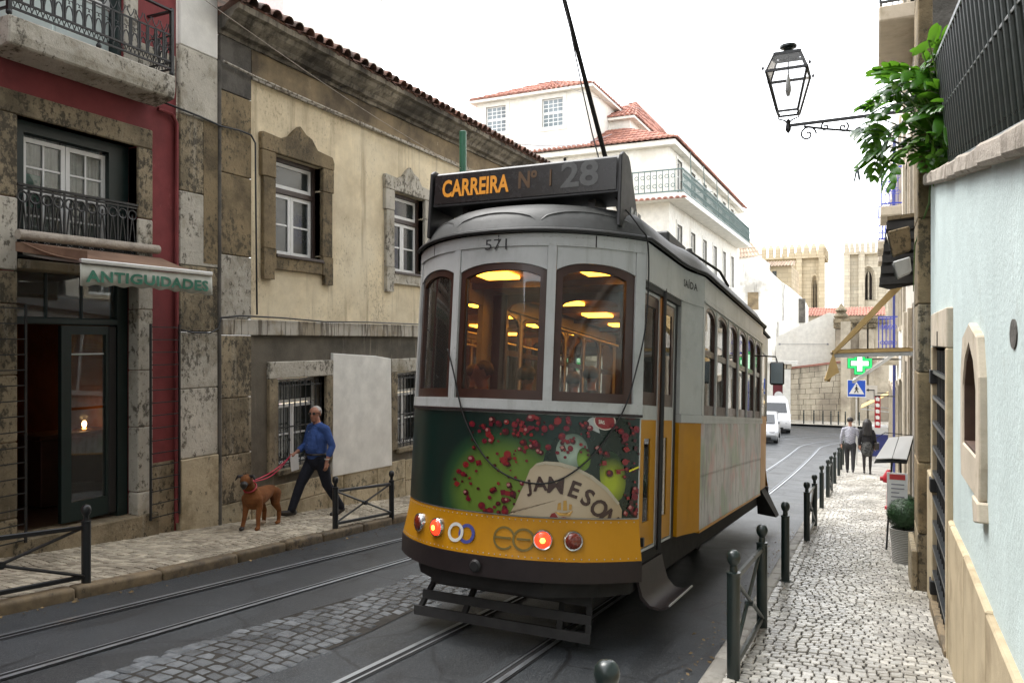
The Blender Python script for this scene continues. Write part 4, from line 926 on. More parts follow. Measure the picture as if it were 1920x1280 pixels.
t4 = noise(n_, tc.outputs['Object'], 9, 6, .7, stretch=(1, 1.5, .25), off=41); r4 = ramp(n_, [(.53, (0, 0, 0)), (.58, (.8, .8, .8))]); n_.links.new(t4.outputs['Fac'], r4.inputs[0]); c_ = mix(n_, c_, (.1, .1, .1), r4.outputs[0])
n_.links.new(c_, b_.inputs['Base Color']); b_.inputs['Roughness'].default_value = .3; M['sidead'] = m
for sgn, mp in ((1, mpSr), (-1, mpSl)):
    npan = 4
    for i in range(npan):
        a = ya + (yb - ya) * i / npan; b = ya + (yb - ya) * (i + 1) / npan
        part(MB().prism([(a + .002, 1.26), (b - .002, 1.26), (b - .002, Z3 - .062), (a + .002, Z3 - .062)], mp, 0, .03), 'side_panel', M['sidead'])
        part(MB().prism([(a + .002, .74), (b - .002, .74), (b - .002, 1.255), (a + .002, 1.255)], mp, .002, .03), 'skirt_panel', M['sidead'])
    part(MB().prism([(ya, .715), (yb, .715), (yb, .738), (ya, .738)], mp, -.004, .04), 'skirt_edge', M['tyellow'])
    part(MB().prism([(ya, Z3 - .06), (yb, Z3 - .06), (yb, Z3 + .02), (ya, Z3 + .02)], mp, -.02, .06), 'side_rail', M['twhite'])
    part(MB().prism([(ya, 3.0), (yb, 3.0), (yb, Z6), (ya, Z6)], mp, -.012, .05), 'side_letter_board', M['twhite'])
    part(MB().prism([(ya, 2.985), (yb, 2.985), (yb, 2.999), (ya, 2.999)], mp, -.022, .0), 'side_bead', M['twhite'])
    for i in range(nw + 1):
        c = ya + wpitch * i; w_ = .05 if 0 < i < nw else .09
        c = min(max(c, ya + w_ / 2 + .001), yb - w_ / 2 - .001)
        part(MB().prism([(c - w_ / 2, Z3 + .021), (c + w_ / 2, Z3 + .021), (c + w_ / 2, 2.984), (c - w_ / 2, 2.984)], mp, -.008, .05), 'window_post', M['twhite'])
    for i in range(nw):
        a, b = ya + wpitch * i + (.026 if i else .092), ya + wpitch * (i + 1) - (.026 if i < nw - 1 else .092)
        f = archf(a, b, 2.86, 2.975, 2.0); fi = archf(a + .035, b - .035, 2.83, 2.94, 2.0); zb_ = Z3 + .021; zm = 2.5
        part(slab(MB(), mp, a, b, 12, f, 2.984, 0, .03), 'arch_board', M['twhite'])
        fr = MB()
        for p, q in ((a, a + .035), (b - .035, b)): slab(fr, mp, p, q, 2, zb_, lambda v: f(v) - .001, .01, .05)
        slab(fr, mp, a + .035, b - .035, 10, zb_, zb_ + .1, .01, .05); slab(fr, mp, a + .035, b - .035, 10, zm - .035, zm + .03, .012, .05); slab(fr, mp, a + .035, b - .035, 10, fi, lambda v: f(v) - .001, .01, .05)
        w = part(fr, 'window_frame', M['twood'])
        slab(MB(), mp, a + .035, b - .035, 1, zb_ + .1, zm - .035, .03, .034).build('pane', M['tglass'], w)
        slab(MB(), mp, a + .035, b - .035, 10, zm + .03, fi, .03, .034).build('pane', M['tglass'], w)
# roof: the plan outline drawn in towards the crown
half = [(x, ry(x)) for x in [HW * math.sin(math.pi / 2 * i / 12) for i in range(13)]]
plan = half + OUT[1:-1] + [(x, LT - y) for x, y in half[::-1]]
plan = plan + [(-x, y) for x, y in plan[::-1][1:-1]]
def roof_ring(k, z, e=0):
    out = []
    for x, y in plan:
        yy = y + (1 - k) * 1.15 * (1 if y < LT / 2 else -1) * max(0, 1 - min(y, LT - y) / 3.2) ; out.append((x * k + (e if x > 0 else -e) * abs(x) / HB, yy - (e if y < LT / 2 else -e) * max(0, 1 - min(y, LT - y) / .6), z))
    return out
lv = [(1.0, Z6 + .002, .045), (1.0, Z6 + .035, .05), (.99, Z6 + .05, .02), (.975, Z6 + .13, 0), (.935, Z6 + .21, 0), (.85, Z6 + .28, 0), (.7, Z6 + .33, 0), (.48, Z6 + .36, 0), (.22, Z6 + .375, 0)]
mb = MB(); k = len(plan)
for q in lv: mb.v += roof_ring(*q)
for i in range(len(lv) - 1):
    for j in range(k): mb.f.append((i * k + j, i * k + (j + 1) % k, (i + 1) * k + (j + 1) % k, (i + 1) * k + j)); mb.mi.append(0)
mb.f.append(tuple((len(lv) - 1) * k + j for j in range(k))); mb.mi.append(0)
roof_t = part(mb, 'roof', M['troof'], smooth=True, recalc=True)
part(MB().tube([Vector(p) + Vector((0, 0, .002)) for p in roof_ring(1.0, Z6 + .018, .055)], .012, 6, closed=True), 'gutter', M['dirtywhite'], smooth=True)
# scalloped drip beads on the rear hood
def hood(a, zq):            # a point on the hood surface near the rear
    kk = .972 - .5 * max(0, zq - .13); return (a * kk, ry(a) + (1 - kk) * 1.15, Z6 + zq)
for (a0, a1) in ((-1.0, -.5), (-.46, .3), (.34, 1.0)):
    part(MB().tube([hood(a0 + (a1 - a0) * i / 14, .11 + .09 * math.sin(math.pi * i / 14) ** .5) for i in range(15)], .012, 6), 'drip_bead', M['troof'], smooth=True)
# destination box
sgn_ = [(.36, 3.5), (.4, 3.92), (.43, 3.95), (.53, 3.95), (.57, 3.92), (.86, 3.52), (.98, 3.44), (.36, 3.44)]
SW = .87
def boxshell(mb, x0, x1, prof):
    n = len(prof); mb.add([(x0, y, z) for y, z in prof] + [(x1, y, z) for y, z in prof], [tuple(range(n)), tuple(range(2 * n - 1, n - 1, -1))] + [(i, i + n, (i + 1) % n + n, (i + 1) % n) for i in range(n)]); return mb
M['signblack'] = plain('sign housing black', (.018, .018, .018), .45, var=.3)
sb = part(boxshell(MB(), -SW, SW, [(.37, 3.62)] + sgn_[1:5] + [(.8, 3.62)]), 'sign_box', M['signblack'], recalc=True, bevel=.008)
for s in (-1, 1):
    e0, e1 = (SW + .001, SW + .03) if s > 0 else (-SW - .03, -SW - .001)
    boxshell(MB(), e0, e1, [(.34, 3.34)] + [(.35, 3.93), (.4, 3.965), (.52, 3.965), (.58, 3.93), (.86, 3.5), (.86, 3.34)]).build('end_cap', M['signblack'], sb, recalc=True, bevel=.006)
    for i in range(3): MB().box((s * (SW + .032) - .002, .62 + i * .11, 3.46), (s * (SW + .032) + .002, .7 + i * .11, 3.56)).build('vent_slot', M['glasssky'], sb)
MB().box((-.85, .362, 3.645), (.85, .37, 3.91)).build('sign_glass', plain('dusty sign glass', (.02, .019, .018), .25), sb)
M['ledon'] = plain('lit amber letters', (.55, .22, .015), .5, var=.2, scale=30, emit=(1, .38, .02), estr=.05)
M['leddim'] = plain('dim amber letters', (.1, .05, .015), .5, var=.2, scale=30)
M['ledgrey'] = plain('grey numerals', (.09, .093, .09), .5, var=.2, scale=30)
def sgnp(x0, z0, h): return lambda a, b: (x0 + a * h, .358 + .0 * b, z0 + b * h)
lettering('route_word', 'CARREIRA', M['ledon'], sb, sgnp(-.77, 3.7, .16), bold=.03, width=.66 / .16)
lettering('route_abbreviation', 'Nº', M['leddim'], sb, sgnp(-.02, 3.72, .15), bold=.03, width=1.15)
MB().box((.27, .352, 3.72), (.285, .36, 3.86)).build('route_divider', M['leddim'], sb)
lettering('route_number', '28', M['ledgrey'], sb, sgnp(.37, 3.69, .22), bold=.025, width=1.5)
for x in (-.6, 0, .6): part(MB().box((x - .03, .5, 3.34), (x + .03, .8, 3.63)), 'sign_bracket', M['signblack'])
# fleet number and exit word
def rearp(a0, z0, h, o=.014): return lambda a, b: mpR(a0 + a * h, z0 + b * h, -o)
M['paintblack'] = plain('black paint', (.02, .02, .02), .5, var=0)
lettering('fleet_number', '571', M['paintblack'], tram, rearp(-.12, 3.115, .085), bold=.0, width=2.3)
mpU, LU = along(upper, 1)
lettering('exit_word', 'SAÍDA', M['paintblack'], tram, lambda a, b: mpU(1.2 + a * .075, 3.07 + b * .09, -.015), bold=.03, spacing=1.15, width=4.6)
# ---------------- advert on the rear dash
def rear_at(px, py):
    x, z = 0., 1.4
    for _ in range(7):
        lo, hi = -HW, HW
        for _ in range(24):
            m_ = (lo + hi) / 2
            if w2px(t2w(m_, ry(m_), z))[0] < px: lo = m_
            else: hi = m_
        x = (lo + hi) / 2; z += (w2px(t2w(x, ry(x), z))[1] - py) / 235
    return x, z
m, n_, b_ = newmat('green advert print'); tc = n_.nodes.new('ShaderNodeTexCoord'); sx = n_.nodes.new('ShaderNodeSeparateXYZ'); n_.links.new(tc.outputs['Object'], sx.inputs[0])
gx, gz_ = rear_at(950, 905)
def axis(out, c, s):
    a = n_.nodes.new('ShaderNodeMath'); a.operation = 'SUBTRACT'; a.inputs[1].default_value = c; n_.links.new(out, a.inputs[0])
    d = n_.nodes.new('ShaderNodeMath'); d.operation = 'DIVIDE'; d.inputs[1].default_value = s; n_.links.new(a.outputs[0], d.inputs[0])
    p = n_.nodes.new('ShaderNodeMath'); p.operation = 'POWER'; p.inputs[1].default_value = 2; n_.links.new(d.outputs[0], p.inputs[0]); return p.outputs[0]
ab = n_.nodes.new('ShaderNodeMath'); ab.operation = 'ADD'; n_.links.new(axis(sx.outputs['X'], gx - .02, .62), ab.inputs[0]); n_.links.new(axis(sx.outputs['Z'], gz_ - .08, .52), ab.inputs[1])
rg = ramp(n_, [(0, (.13, .21, .03)), (.35, (.1, .17, .028)), (.7, (.018, .06, .024)), (1, (.005, .02, .016))]); n_.links.new(ab.outputs[0], rg.inputs[0]); n_.links.new(rg.outputs[0], b_.inputs['Base Color']); b_.inputs['Roughness'].default_value = .28; M['adgreen'] = m
ad = part(slab(MB(), mpR, -HW + .012, HW - .012, 48, Z2 + .012, Z3 - .03, -.004, .003), 'advert', M['adgreen'], smooth=True); ad['label'] = 'green whiskey advert with red fruit and a bottle label'
def decal(name, polys, m, layer, par=ad):
    mb = MB()
    for poly in polys:
        dn = []
        for i_ in range(len(poly)):
            (xa_, ya_), (xb_, yb_) = poly[i_], poly[(i_ + 1) % len(poly)]; ns = max(1, int(math.hypot(xb_ - xa_, yb_ - ya_) / 10)); dn += [(xa_ + (xb_ - xa_) * q / ns, ya_ + (yb_ - ya_) * q / ns) for q in range(ns)]
        big = len(dn) > 20; pts = [rear_at(x, y) for x, y in dn]
        pts = [(min(max(a, -HW + .014), HW - .014), min(max(b, Z2 + .014), Z3 - .032)) for a, b in pts]
        c = (sum(p[0] for p in pts) / len(pts), sum(p[1] for p in pts) / len(pts)); k = len(pts); rings = 9 if big else 3; o = -.0055 - .0016 * layer; b0 = len(mb.v)
        mb.v.append(mpR(*c, o))
        for r_ in range(1, rings + 1):
            for p in pts: mb.v.append(mpR(c[0] + (p[0] - c[0]) * r_ / rings, c[1] + (p[1] - c[1]) * r_ / rings, o))
        for i in range(k):
            j = (i + 1) % k; mb.f.append((b0, b0 + 1 + j, b0 + 1 + i)); mb.mi.append(0)
            for r_ in range(rings - 1): q = b0 + 1 + r_ * k; mb.f.append((q + i, q + j, q + k + j, q + k + i)); mb.mi.append(0)
    return mb.build(name, m, par, smooth='all')
def pm(name, c, r=.28): return plain(name, c, r, var=.08)
def pg(name, c0, c1, px, py, rx, rz, r=.28):       # a printed tone that shades off from a centre, as on the poster
    m, n, b = newmat(name); tc = n.nodes.new('ShaderNodeTexCoord'); mp = n.nodes.new('ShaderNodeMapping'); mp.vector_type = 'POINT'; cx, cz = rear_at(px, py)
    mp.inputs['Location'].default_value = (-cx / rx, 0, -cz / rz); mp.inputs['Scale'].default_value = (1 / rx, 0, 1 / rz); n.links.new(tc.outputs['Object'], mp.inputs[0]); g = n.nodes.new('ShaderNodeTexGradient'); g.gradient_type = 'SPHERICAL'; n.links.new(mp.outputs[0], g.inputs[0])
    rp_ = ramp(n, [(0, c1), (.75, c0)]); n.links.new(g.outputs['Fac'], rp_.inputs[0]); n.links.new(rp_.outputs[0], b.inputs['Base Color']); b.inputs['Roughness'].default_value = r; return m
def blob(cx, cy, rx, ry_, n=14, rot=0): return [(cx + rx * math.cos(2 * math.pi * i / n) * math.cos(rot) - ry_ * math.sin(2 * math.pi * i / n) * math.sin(rot), cy + rx * math.cos(2 * math.pi * i / n) * math.sin(rot) + ry_ * math.sin(2 * math.pi * i / n) * math.cos(rot)) for i in range(n)]
decal('dark_bottle', [[(1010, 900), (1022, 850), (1040, 822), (1062, 808), (1085, 795), (1110, 776), (1160, 776), (1190, 800), (1202, 860), (1203, 972), (1150, 974), (1090, 940)]], pm('print dark green', (.006, .016, .01)), 0)
decal('bottle_shine', [blob(1072, 845, 30, 33, 18, .2)], pg('print pale green', (.3, .38, .3), (.01, .03, .015), 1068, 848, .17, .17), 1)
decal('bottle_shine', [blob(1094, 860, 13, 22)], pg('print leaf green', (.16, .28, .02), (.01, .03, .012), 1094, 864, .075, .11), 2)
decal('bottle_shine', [blob(1148, 893, 24, 48, 18, -.12)], pg('print lime', (.3, .36, .015), (.01, .03, .01), 1146, 905, .12, .2), 1)
decal('bottle_neck', [[(1098, 792), (1112, 776), (1120, 790), (1124, 812), (1110, 806)]], pm('print grey', (.32, .35, .33)), 2)
lab = [(950, 974), (966, 945), (984, 905), (994, 880), (1005, 869), (1022, 865), (1050, 867), (1080, 876), (1110, 892), (1138, 915), (1158, 940), (1165, 956), (1164, 975), (1100, 977), (1020, 977)]
decal('bottle_label', [lab], pg('print label cream', (.44, .36, .25), (.24, .16, .06), 1035, 925, .75, .6), 3)
et_ = [(1006, 868), (1022, 864), (1050, 866), (1080, 875), (1110, 891), (1138, 914), (1160, 942)]; eb_ = [(1006, 873), (1022, 870), (1049, 873), (1078, 881), (1106, 896), (1134, 919), (1157, 946)]
decal('label_edge', [[et_[i], et_[i + 1], eb_[i + 1], eb_[i]] for i in range(6)], pm('print label rim', (.38, .34, .25)), 5)['kind'] = 'stuff'
M['inkbrown'] = pm('print ink brown', (.045, .022, .018))
for chh, cx, cy, rot, h in (('J', 992, 914, -8, 31), ('A', 1013, 906, -4, 27), ('M', 1042, 909, 6, 31), ('E', 1077, 917, 20, 31), ('S', 1101, 932, 30, 33), ('O', 1122, 952, 42, 34), ('N', 1141, 971, 52, 30)):
    vs_, fs_, w_ = text2d(chh, .008 if chh == 'M' else .028); k_ = .8 if chh in 'MO' else .92
    cr, sr = math.cos(R(rot)), math.sin(R(rot)); pts = []
    for a, b in vs_:
        u_, v_ = (a - w_ / 2) * h * (1.02 if chh == 'M' else 1.0 if chh in 'JA' else k_ * 1.05), -(b - .5) * h; pts.append((cx + u_ * cr - v_ * sr, cy + u_ * sr + v_ * cr))
    mb = MB(); tp = [rear_at(*p) for p in pts]; mb.add([mpR(min(a, HW - .014), max(b, Z2 + .014), -.0055 - .0016 * 6) for a, b in tp], fs_); mb.build('label_letter', M['inkbrown'], ad)
# ship crest on the label
M['inkgold'] = pm('print gold', (.42, .24, .05)); M['inkred'] = pm('print red', (.2, .014, .016)); M['inkpale'] = pm('print pink', (.34, .15, .13)); M['inkdark'] = pm('print dark red', (.05, .005, .008)); M['inkmid'] = pm('print cherry', (.13, .007, .018)); M['inkwhite'] = pm('print cream', (.55, .5, .42))
decal('ship_crest', [[(1040, 958), (1048, 966), (1068, 967), (1074, 956), (1066, 960), (1050, 961)], [(1044, 955), (1046, 943), (1051, 941), (1052, 955)], [(1055, 956), (1056, 938), (1062, 937), (1063, 956)], [(1066, 955), (1067, 944), (1072, 945), (1071, 955)]], M['inkgold'], 5)
decal('ship_crest', [[(1030, 976), (1034, 962), (1040, 960), (1046, 976)], [(1050, 976), (1056, 968), (1066, 970), (1076, 976)]], M['inkred'], 6)
decal('cap_emblem', [blob(1133, 789, 21, 17, 18, .2)], M['inkwhite'], 3); decal('cap_emblem', [blob(1133, 789, 18.5, 15, 18, .2)], M['inkred'], 4)
vs_, fs_, w_ = text2d('JJ&S', .03)
MB().add([mpR(*rear_at(1121 + a * 7 + b * -1, 794 - b * 9 + a * 2.2), -.0055 - .0016 * 6) for a, b in vs_], fs_).build('cap_letters', M['inkwhite'], ad)
rr = random.Random(21)
cl = {'inkdark': [], 'inkmid': [], 'inkred': [], 'inkpale': []}
def fruit(cx, cy, r):
    if not (782 < cx < 1200 and 774 < cy < 975): return
    if cy > 862 and cx > 985 - (cy - 905) * .5 and cy > 862 + max(0, cx - 1040) * .62 and cx < 1166: return
    kq = rr.random(); rot = rr.uniform(0, 1.5)
    shape = blob(cx, cy, r, r * rr.uniform(.8, 1), 4 if kq < .4 else 9, rot)
    mk = rr.choice(('inkdark', 'inkdark', 'inkmid', 'inkmid', 'inkred')); cl[mk].append(shape)
    if r > 4: cl[rr.choice(('inkred', 'inkpale', 'inkmid', 'inkred'))].append(blob(cx - r * .22, cy - r * .22, r * .5, r * .45, 7, rot))
for (cx, cy, sx_, sy_, n) in ((905, 810, 22, 12, 14), (960, 795, 30, 10, 20), (1000, 790, 18, 10, 14), (960, 850, 25, 22, 20), (990, 830, 18, 18, 16), (955, 905, 22, 20, 20), (965, 945, 16, 20, 16), (905, 930, 18, 22, 8), (935, 965, 20, 8, 10), (870, 880, 18, 10, 8), (860, 925, 16, 22, 8), (1055, 785, 18, 8, 10), (1095, 800, 14, 14, 10), (1080, 830, 16, 8, 6), (1052, 838, 8, 10, 9), (1110, 850, 16, 12, 8), (1170, 815, 18, 18, 14), (1185, 860, 12, 26, 12), (1185, 915, 10, 16, 12), (1185, 955, 12, 14, 16), (1140, 870, 12, 10, 4), (1180, 800, 12, 16, 8)):
    for _ in range(n): fruit(rr.gauss(cx, sx_), rr.gauss(cy, sy_), rr.choice((2.5, 3, 3.5, 4, 5, 6, 7)))
for i, (k_, v_) in enumerate(cl.items()): decal('fruit_print', v_, M[k_], 7 + i)['kind'] = 'stuff'
decal('dash_mark', [[(1152, 880), (1168, 878), (1168, 881), (1153, 883)]], M['inkred'], 12); decal('dash_mark', [[(1176, 881), (1194, 873), (1195, 876), (1177, 884)]], pm('print yellow', (.6, .55, .02)), 12)
# ---------------- tail lamps and emblems on the apron
def apron(a, b, d): return mpR(a, b, d - .05 * max(0, (Z2 - b) / (Z2 - Z1)) ** 1.3)
for i, (px, py, lit) in enumerate(((793, 995, 0), (825, 1000, 1), (1018, 1013, 1), (1073, 1013, 0))):
    a, b = rear_at(px, py); b -= .0; b = .865; nx, ny = rn(a); c = Vector(apron(a, b, 0)); ax = Vector((nx, ny, 0)); u = Vector((-ny, nx, 0)); w = Vector((0, 0, 1))
    def disc(prof, n=20):
        mb = MB(); vs2 = []
        for r_, h_ in prof:
            for k_ in range(n): t = 2 * math.pi * k_ / n; vs2.append(c + ax * h_ + u * (r_ * math.cos(t)) + w * (r_ * math.sin(t)))
        fs2 = [(p * n + k_, p * n + (k_ + 1) % n, (p + 1) * n + (k_ + 1) % n, (p + 1) * n + k_) for p in range(len(prof) - 1) for k_ in range(n)] + [tuple((len(prof) - 1) * n + k_ for k_ in range(n))]
        return mb.add(vs2, fs2)
    lm = part(disc([(.078, -.02), (.078, .025), (.072, .034), (.062, .03)]), 'tail_lamp', M['chrome'], smooth=True)
    disc([(.064, .02), (.062, .034), (.05, .046), (.03, .054), (.01, .056)]).build('lens', M['lamplit' if lit else 'lampoff'], lm, smooth='all')
    if lit: disc([(.022, .052), (.02, .0575), (.008, .058)]).build('glow', M['lamphot'], lm, smooth='all')
def ringdecal(px, r0, r1, m, o, name, t0=0, t1=2 * math.pi, b=.855):
    a = rear_at(px, 1010)[0]; nx, ny = rn(a); mb = MB(); n = 28
    for i in range(n + 1):
        t = t0 + (t1 - t0) * i / n
        for r_ in (r0, r1): mb.v.append(apron(a + r_ * math.cos(t), b + r_ * math.sin(t), -o))
    for i in range(n): mb.f.append((2 * i, 2 * i + 1, 2 * i + 3, 2 * i + 2)); mb.mi.append(0)
    return mb.build(name, m, tram)
M['inkblue'] = plain('blue ring paint', (.06, .07, .25), .4, var=.1); M['inkgrey'] = plain('pale ring paint', (.6, .6, .56), .4, var=.1)
ringdecal(878, .05, .075, M['inkblue'], .006, 'ring_emblem'); ringdecal(858, .05, .075, M['inkgrey'], .009, 'ring_emblem'); ringdecal(878, .05, .075, M['inkblue'], .012, 'ring_emblem', R(-40), R(60))
M['inkolive'] = plain('faded olive ink', (.13, .09, .01), .5, var=.2)
ringdecal(947, .072, .088, M['inkolive'], .006, 'round_logo', R(20), R(320)); ringdecal(983, .068, .086, M['inkolive'], .009, 'round_logo')
for px, w_ in ((945, .13), (983, .1)):
    a = rear_at(px, 1010)[0]; slab(MB(), lambda q, b, d: apron(q, b, d), a - w_ / 2, a + w_ / 2, 4, .85, .866, -.012, -.006).build('logo_bar', M['inkolive'], tram)
# coupling hole
a = rear_at(900, 1060)[0]; part(MB().lathe([(.05, 0), (.05, .01), (.03, .012)], 14).mesh('x') and MB().tube([mpR(a, .63, -.085), mpR(a, .63, -.1)], [.05, .035], 14), 'towing_eye', M['black'])
# ---------------- rear platform doorway on the kerb side
mpD, LD = along([(HW - .04, .57), (1.035, 1.0), (1.05, 1.76)], 1)
part(slab(MB(), mpD, .0, 1.19, 6, 2.88, 2.99, -.03, .03), 'door_header', M['black'])
for a0, a1 in ((.03, .56), (.62, 1.1)):
    lf = part(MB().ring([(a0, .73), (a1, .73), (a1, 2.875), (a0, 2.875)], [(a0 + .02, .75), (a1 - .02, .75), (a1 - .02, 2.85), (a0 + .02, 2.85)], mpD, 0, .03), 'door_leaf', M['twhite'])
    i0, i1 = a0 + .021, a1 - .021
    for (z0, z1, mt, mg, nm) in ((1.92, 2.84, 'twood', .085, 'upper_frame'), (.76, 1.8, 'tyellow', .155, 'lower_frame')):
        MB().ring([(i0, z0), (i1, z0), (i1, z1), (i0, z1)], [(i0 + mg, z0 + mg * 1.3), (i1 - mg, z0 + mg * 1.3), (i1 - mg, z1 - mg), (i0 + mg, z1 - mg)], mpD, .004, .026).build(nm, M[mt], lf)
        MB().prism([(i0 + mg, z0 + mg), (i1 - mg, z0 + mg), (i1 - mg, z1 - mg), (i0 + mg, z1 - mg)], mpD, .012, .016).build('pane', M['tglass'], lf)
    MB().prism([(i0, 1.8), (i1, 1.8), (i1, 1.92), (i0, 1.92)], mpD, .002, .028).build('mid_rail', M['twhite'], lf)
part(MB().tube([mpD(.59, .7, -.03), mpD(.59, 2.95, -.03)], .022, 8), 'door_pole', M['black'], smooth=True)
part(slab(MB(), mpD, 1.11, 1.19, 2, .72, 2.95, .0, .12), 'door_gap_shade', M['black'])  # solid black strip paints the shade of the gap beside the doors
part(MB().box((1.06, .6, .8), (1.085, .64, .87)), 'hinge', M['iron'])
# folding step
sp_ = [(1.0, .6), (1.03, .48), (1.06, .39), (1.12, .33), (1.2, .32), (1.27, .345), (1.28, .35), (1.27, .33), (1.2, .3), (1.11, .31), (1.04, .37), (1.01, .47), (.98, .6)]
mb = MB(); k = len(sp_); mb.add([(x, .72, z) for x, z in sp_] + [(x, 1.56, z) for x, z in sp_], [tuple(range(k)), tuple(range(2 * k - 1, k - 1, -1))] + [(i, i + k, (i + 1) % k + k, (i + 1) % k) for i in range(k)]); part(mb, 'boarding_step', M['tbumper'], smooth=True)
part(MB().bar((1.277, .72, .35), (1.277, 1.56, .35), .012), 'step_edge', M['alu'])
# ---------------- running gear and life guard
part(MB().prism([(-.45, .1), (.45, .1), (.8, .36), (.98, .62), (.98, LT - .62), (.45, LT - .1), (-.45, LT - .1), (-.98, LT - .62), (-.98, .62), (-.8, .36)], lambda a, b, d: (a, b, d), .42, .74), 'underframe', M['under'])
part(MB().box((-.62, 2.6, .16), (.62, LT - 2.6, .5)), 'truck_frame', M['under'])
for y_ in (3.4, 5.6):
    for s in (-1, 1):
        w = part(MB().tube([(s * .4, y_, .335), (s * .52, y_, .335)], .335, 24), 'wheel', M['under']); MB().tube([(s * .52, y_, .335), (s * .56, y_, .335)], .12, 14).build('axle_box', M['under'], w)
lg = MB()
def lgp(u_, v_): return (-.76 * (1 - .12 * v_) + 1.52 * (1 - .12 * v_) * u_, .28 + .3 * v_, .1 + .42 * v_)
for v_ in (0.06, .94): lg.bar(lgp(0, v_), lgp(1, v_), .05, .06)
for u_ in (0, .28, .84, 1): lg.bar(lgp(u_, 0), lgp(u_, 1), .045, .03)
lgo = part(lg, 'life_guard', M['under'])
M['slat'] = plain('grimy guard slat', (.03, .029, .028), .7, var=.4)
for v_ in (.06, .34, .62, .9): MB().bar(Vector(lgp(-.02, v_)) + Vector((0, -.03, 0)), Vector(lgp(1.02, v_)) + Vector((0, -.03, 0)), .02, .075).build('slat', M['slat'], lgo)
part(MB().hexa([(.98, LT - .9, .28), (1.28, LT - .9, .25), (1.28, LT - .5, .25), (.98, LT - .5, .28), (.98, LT - 1.1, .75), (1.02, LT - 1.1, .75), (1.02, LT - .4, .75), (.98, LT - .4, .75)]), 'front_step', M['under'])
# ---------------- inside
part(MB().box((-.98, .62, .82), (.98, LT - .62, .9)), 'floor', M['tfloor'])
part(MB().prism([(-.5, .16), (.5, .16), (.85, .42), (1.0, .62), (1.0, LT - .62), (.5, LT - .16), (-.5, LT - .16), (-1.0, LT - .62), (-1.0, .62), (-.85, .42)], lambda a, b, d: (a, b, d), 3.12, 3.16), 'ceiling', M['tceil'])
M['lampwarm'] = plain('lit ceiling panel', (1, .75, .3), .4, var=0, emit=(1, .36, .03), estr=4.5)
for y_ in (1.05, 2.9, 4.0, 5.1, 6.2):
    for s in (-.52, .52): part(MB().box((s - .17, y_ - .13, 3.09), (s + .17, y_ + .13, 3.119)), 'ceiling_lamp', M['lampwarm'])
for y_ in (1.5, 2.4, 3.4, 4.5, 5.6): part(MB().box((-1.02, y_ - .03, 3.06), (1.02, y_ + .03, 3.118)), 'ceiling_rib', M['twood'])
for x in (-.42, .42): part(MB().tube([(x, 2.3, 2.75), (x, LT - 2.3, 2.75)], .016, 8), 'grab_rail', M['alu'])
for y_ in (2.2, LT - 2.2):
    for a0, a1 in ((-1.13, -.95), (-.45, -.35), (.35, .45), (.95, 1.13)): part(MB().box((a0, y_ - .03, .9), (a1, y_ + .03, 3.1)), 'bulkhead_post', M['twood'])
    for a0, a1 in ((-.95, -.45), (.45, .95)):
        part(MB().box((a0, y_ - .025, .9), (a1, y_ + .025, 1.85)), 'bulkhead_panel', M['twood'])
        part(slab(MB(), lambda a, b, d: (a, y_ + d, b), a0, a1, 10, archf(a0, a1, 2.93, 3.02), 3.1, -.025, .025), 'bulkhead_head', M['tcream'])
    part(slab(MB(), lambda a, b, d: (a, y_ + d, b), -.35, .35, 10, archf(-.35, .35, 2.93, 3.03), 3.1, -.025, .025), 'bulkhead_head', M['tcream'])
M['seat'] = plain('seat slats', (.04, .017, .01), .45, var=.2)
for i, y_ in enumerate((2.9, 3.75, 4.6, 5.45, 6.2)):
    for s in (-1, 1):
        st_ = part(MB().box((s * .72 - .38, y_ - .2, 1.27), (s * .72 + .38, y_ + .2, 1.33)), 'seat', M['seat'], bevel=.01)
        MB().box((s * .72 - .38, y_ - .27, 1.3), (s * .72 + .38, y_ - .21, 1.82)).build('seat_back', M['seat'], st_, bevel=.01); MB().box((s * .72 - .05, y_ - .1, .9), (s * .72 + .05, y_ + .1, 1.27)).build('seat_foot', M['iron'], st_)
part(MB().box((-.1, .75, .9), (.22, .98, 1.7)), 'controller_stand', M['under'], bevel=.02)
part(MB().tube([(.98, .75, 1.9), (.98, .75, 3.0)], .016, 8), 'pillar_pole', M['alu'])
# ---------------- trolley gear on the roof
y0_, z0_ = onX(1135, 295, TX); y1_, z1_ = onX(1058, 0, TX)
def w2t(p): c, s = math.cos(ta), math.sin(ta); dy, dz_ = p[1] - TY, p[2] - gz(TY); return (p[0] - TX, dy * c - dz_ * s, dy * s + dz_ * c)
pA, pB = Vector(w2t((TX, y0_, z0_))), Vector(w2t((TX, y1_, z1_)))
dr_ = (pB - pA).normalized(); base_t = pA - dr_ * ((pA.z - 3.72) / dr_.z); tip = pA + dr_ * 2.6
tp = part(MB().tube([base_t, pA, pB, tip], [.03, .026, .022, .018], 10), 'trolley_pole', M['under'], smooth=True)
MB().lathe([(.22, 3.52), (.22, 3.6), (.12, 3.66), (.1, 3.8), (.04, 3.82)], 16, (base_t.x, base_t.y, 0)).build('pole_base', M['under'], tp, smooth=True)
part(MB().box((-.35, base_t.y - .6, 3.5), (.35, base_t.y + .9, 3.56)), 'roof_walkway', M['under'])
for s in (-1, 1): part(MB().tube([(.5 + s * .1, 1.5 + i * .1, 3.5 + .2 * math.sin(i * .6)) for i in range(6)], .012, 6), 'roof_conduit', M['under'])
part(MB().box((.55, 1.75, 3.44), (.95, 2.5, 3.62)), 'roof_box', M['troof'], bevel=.02)
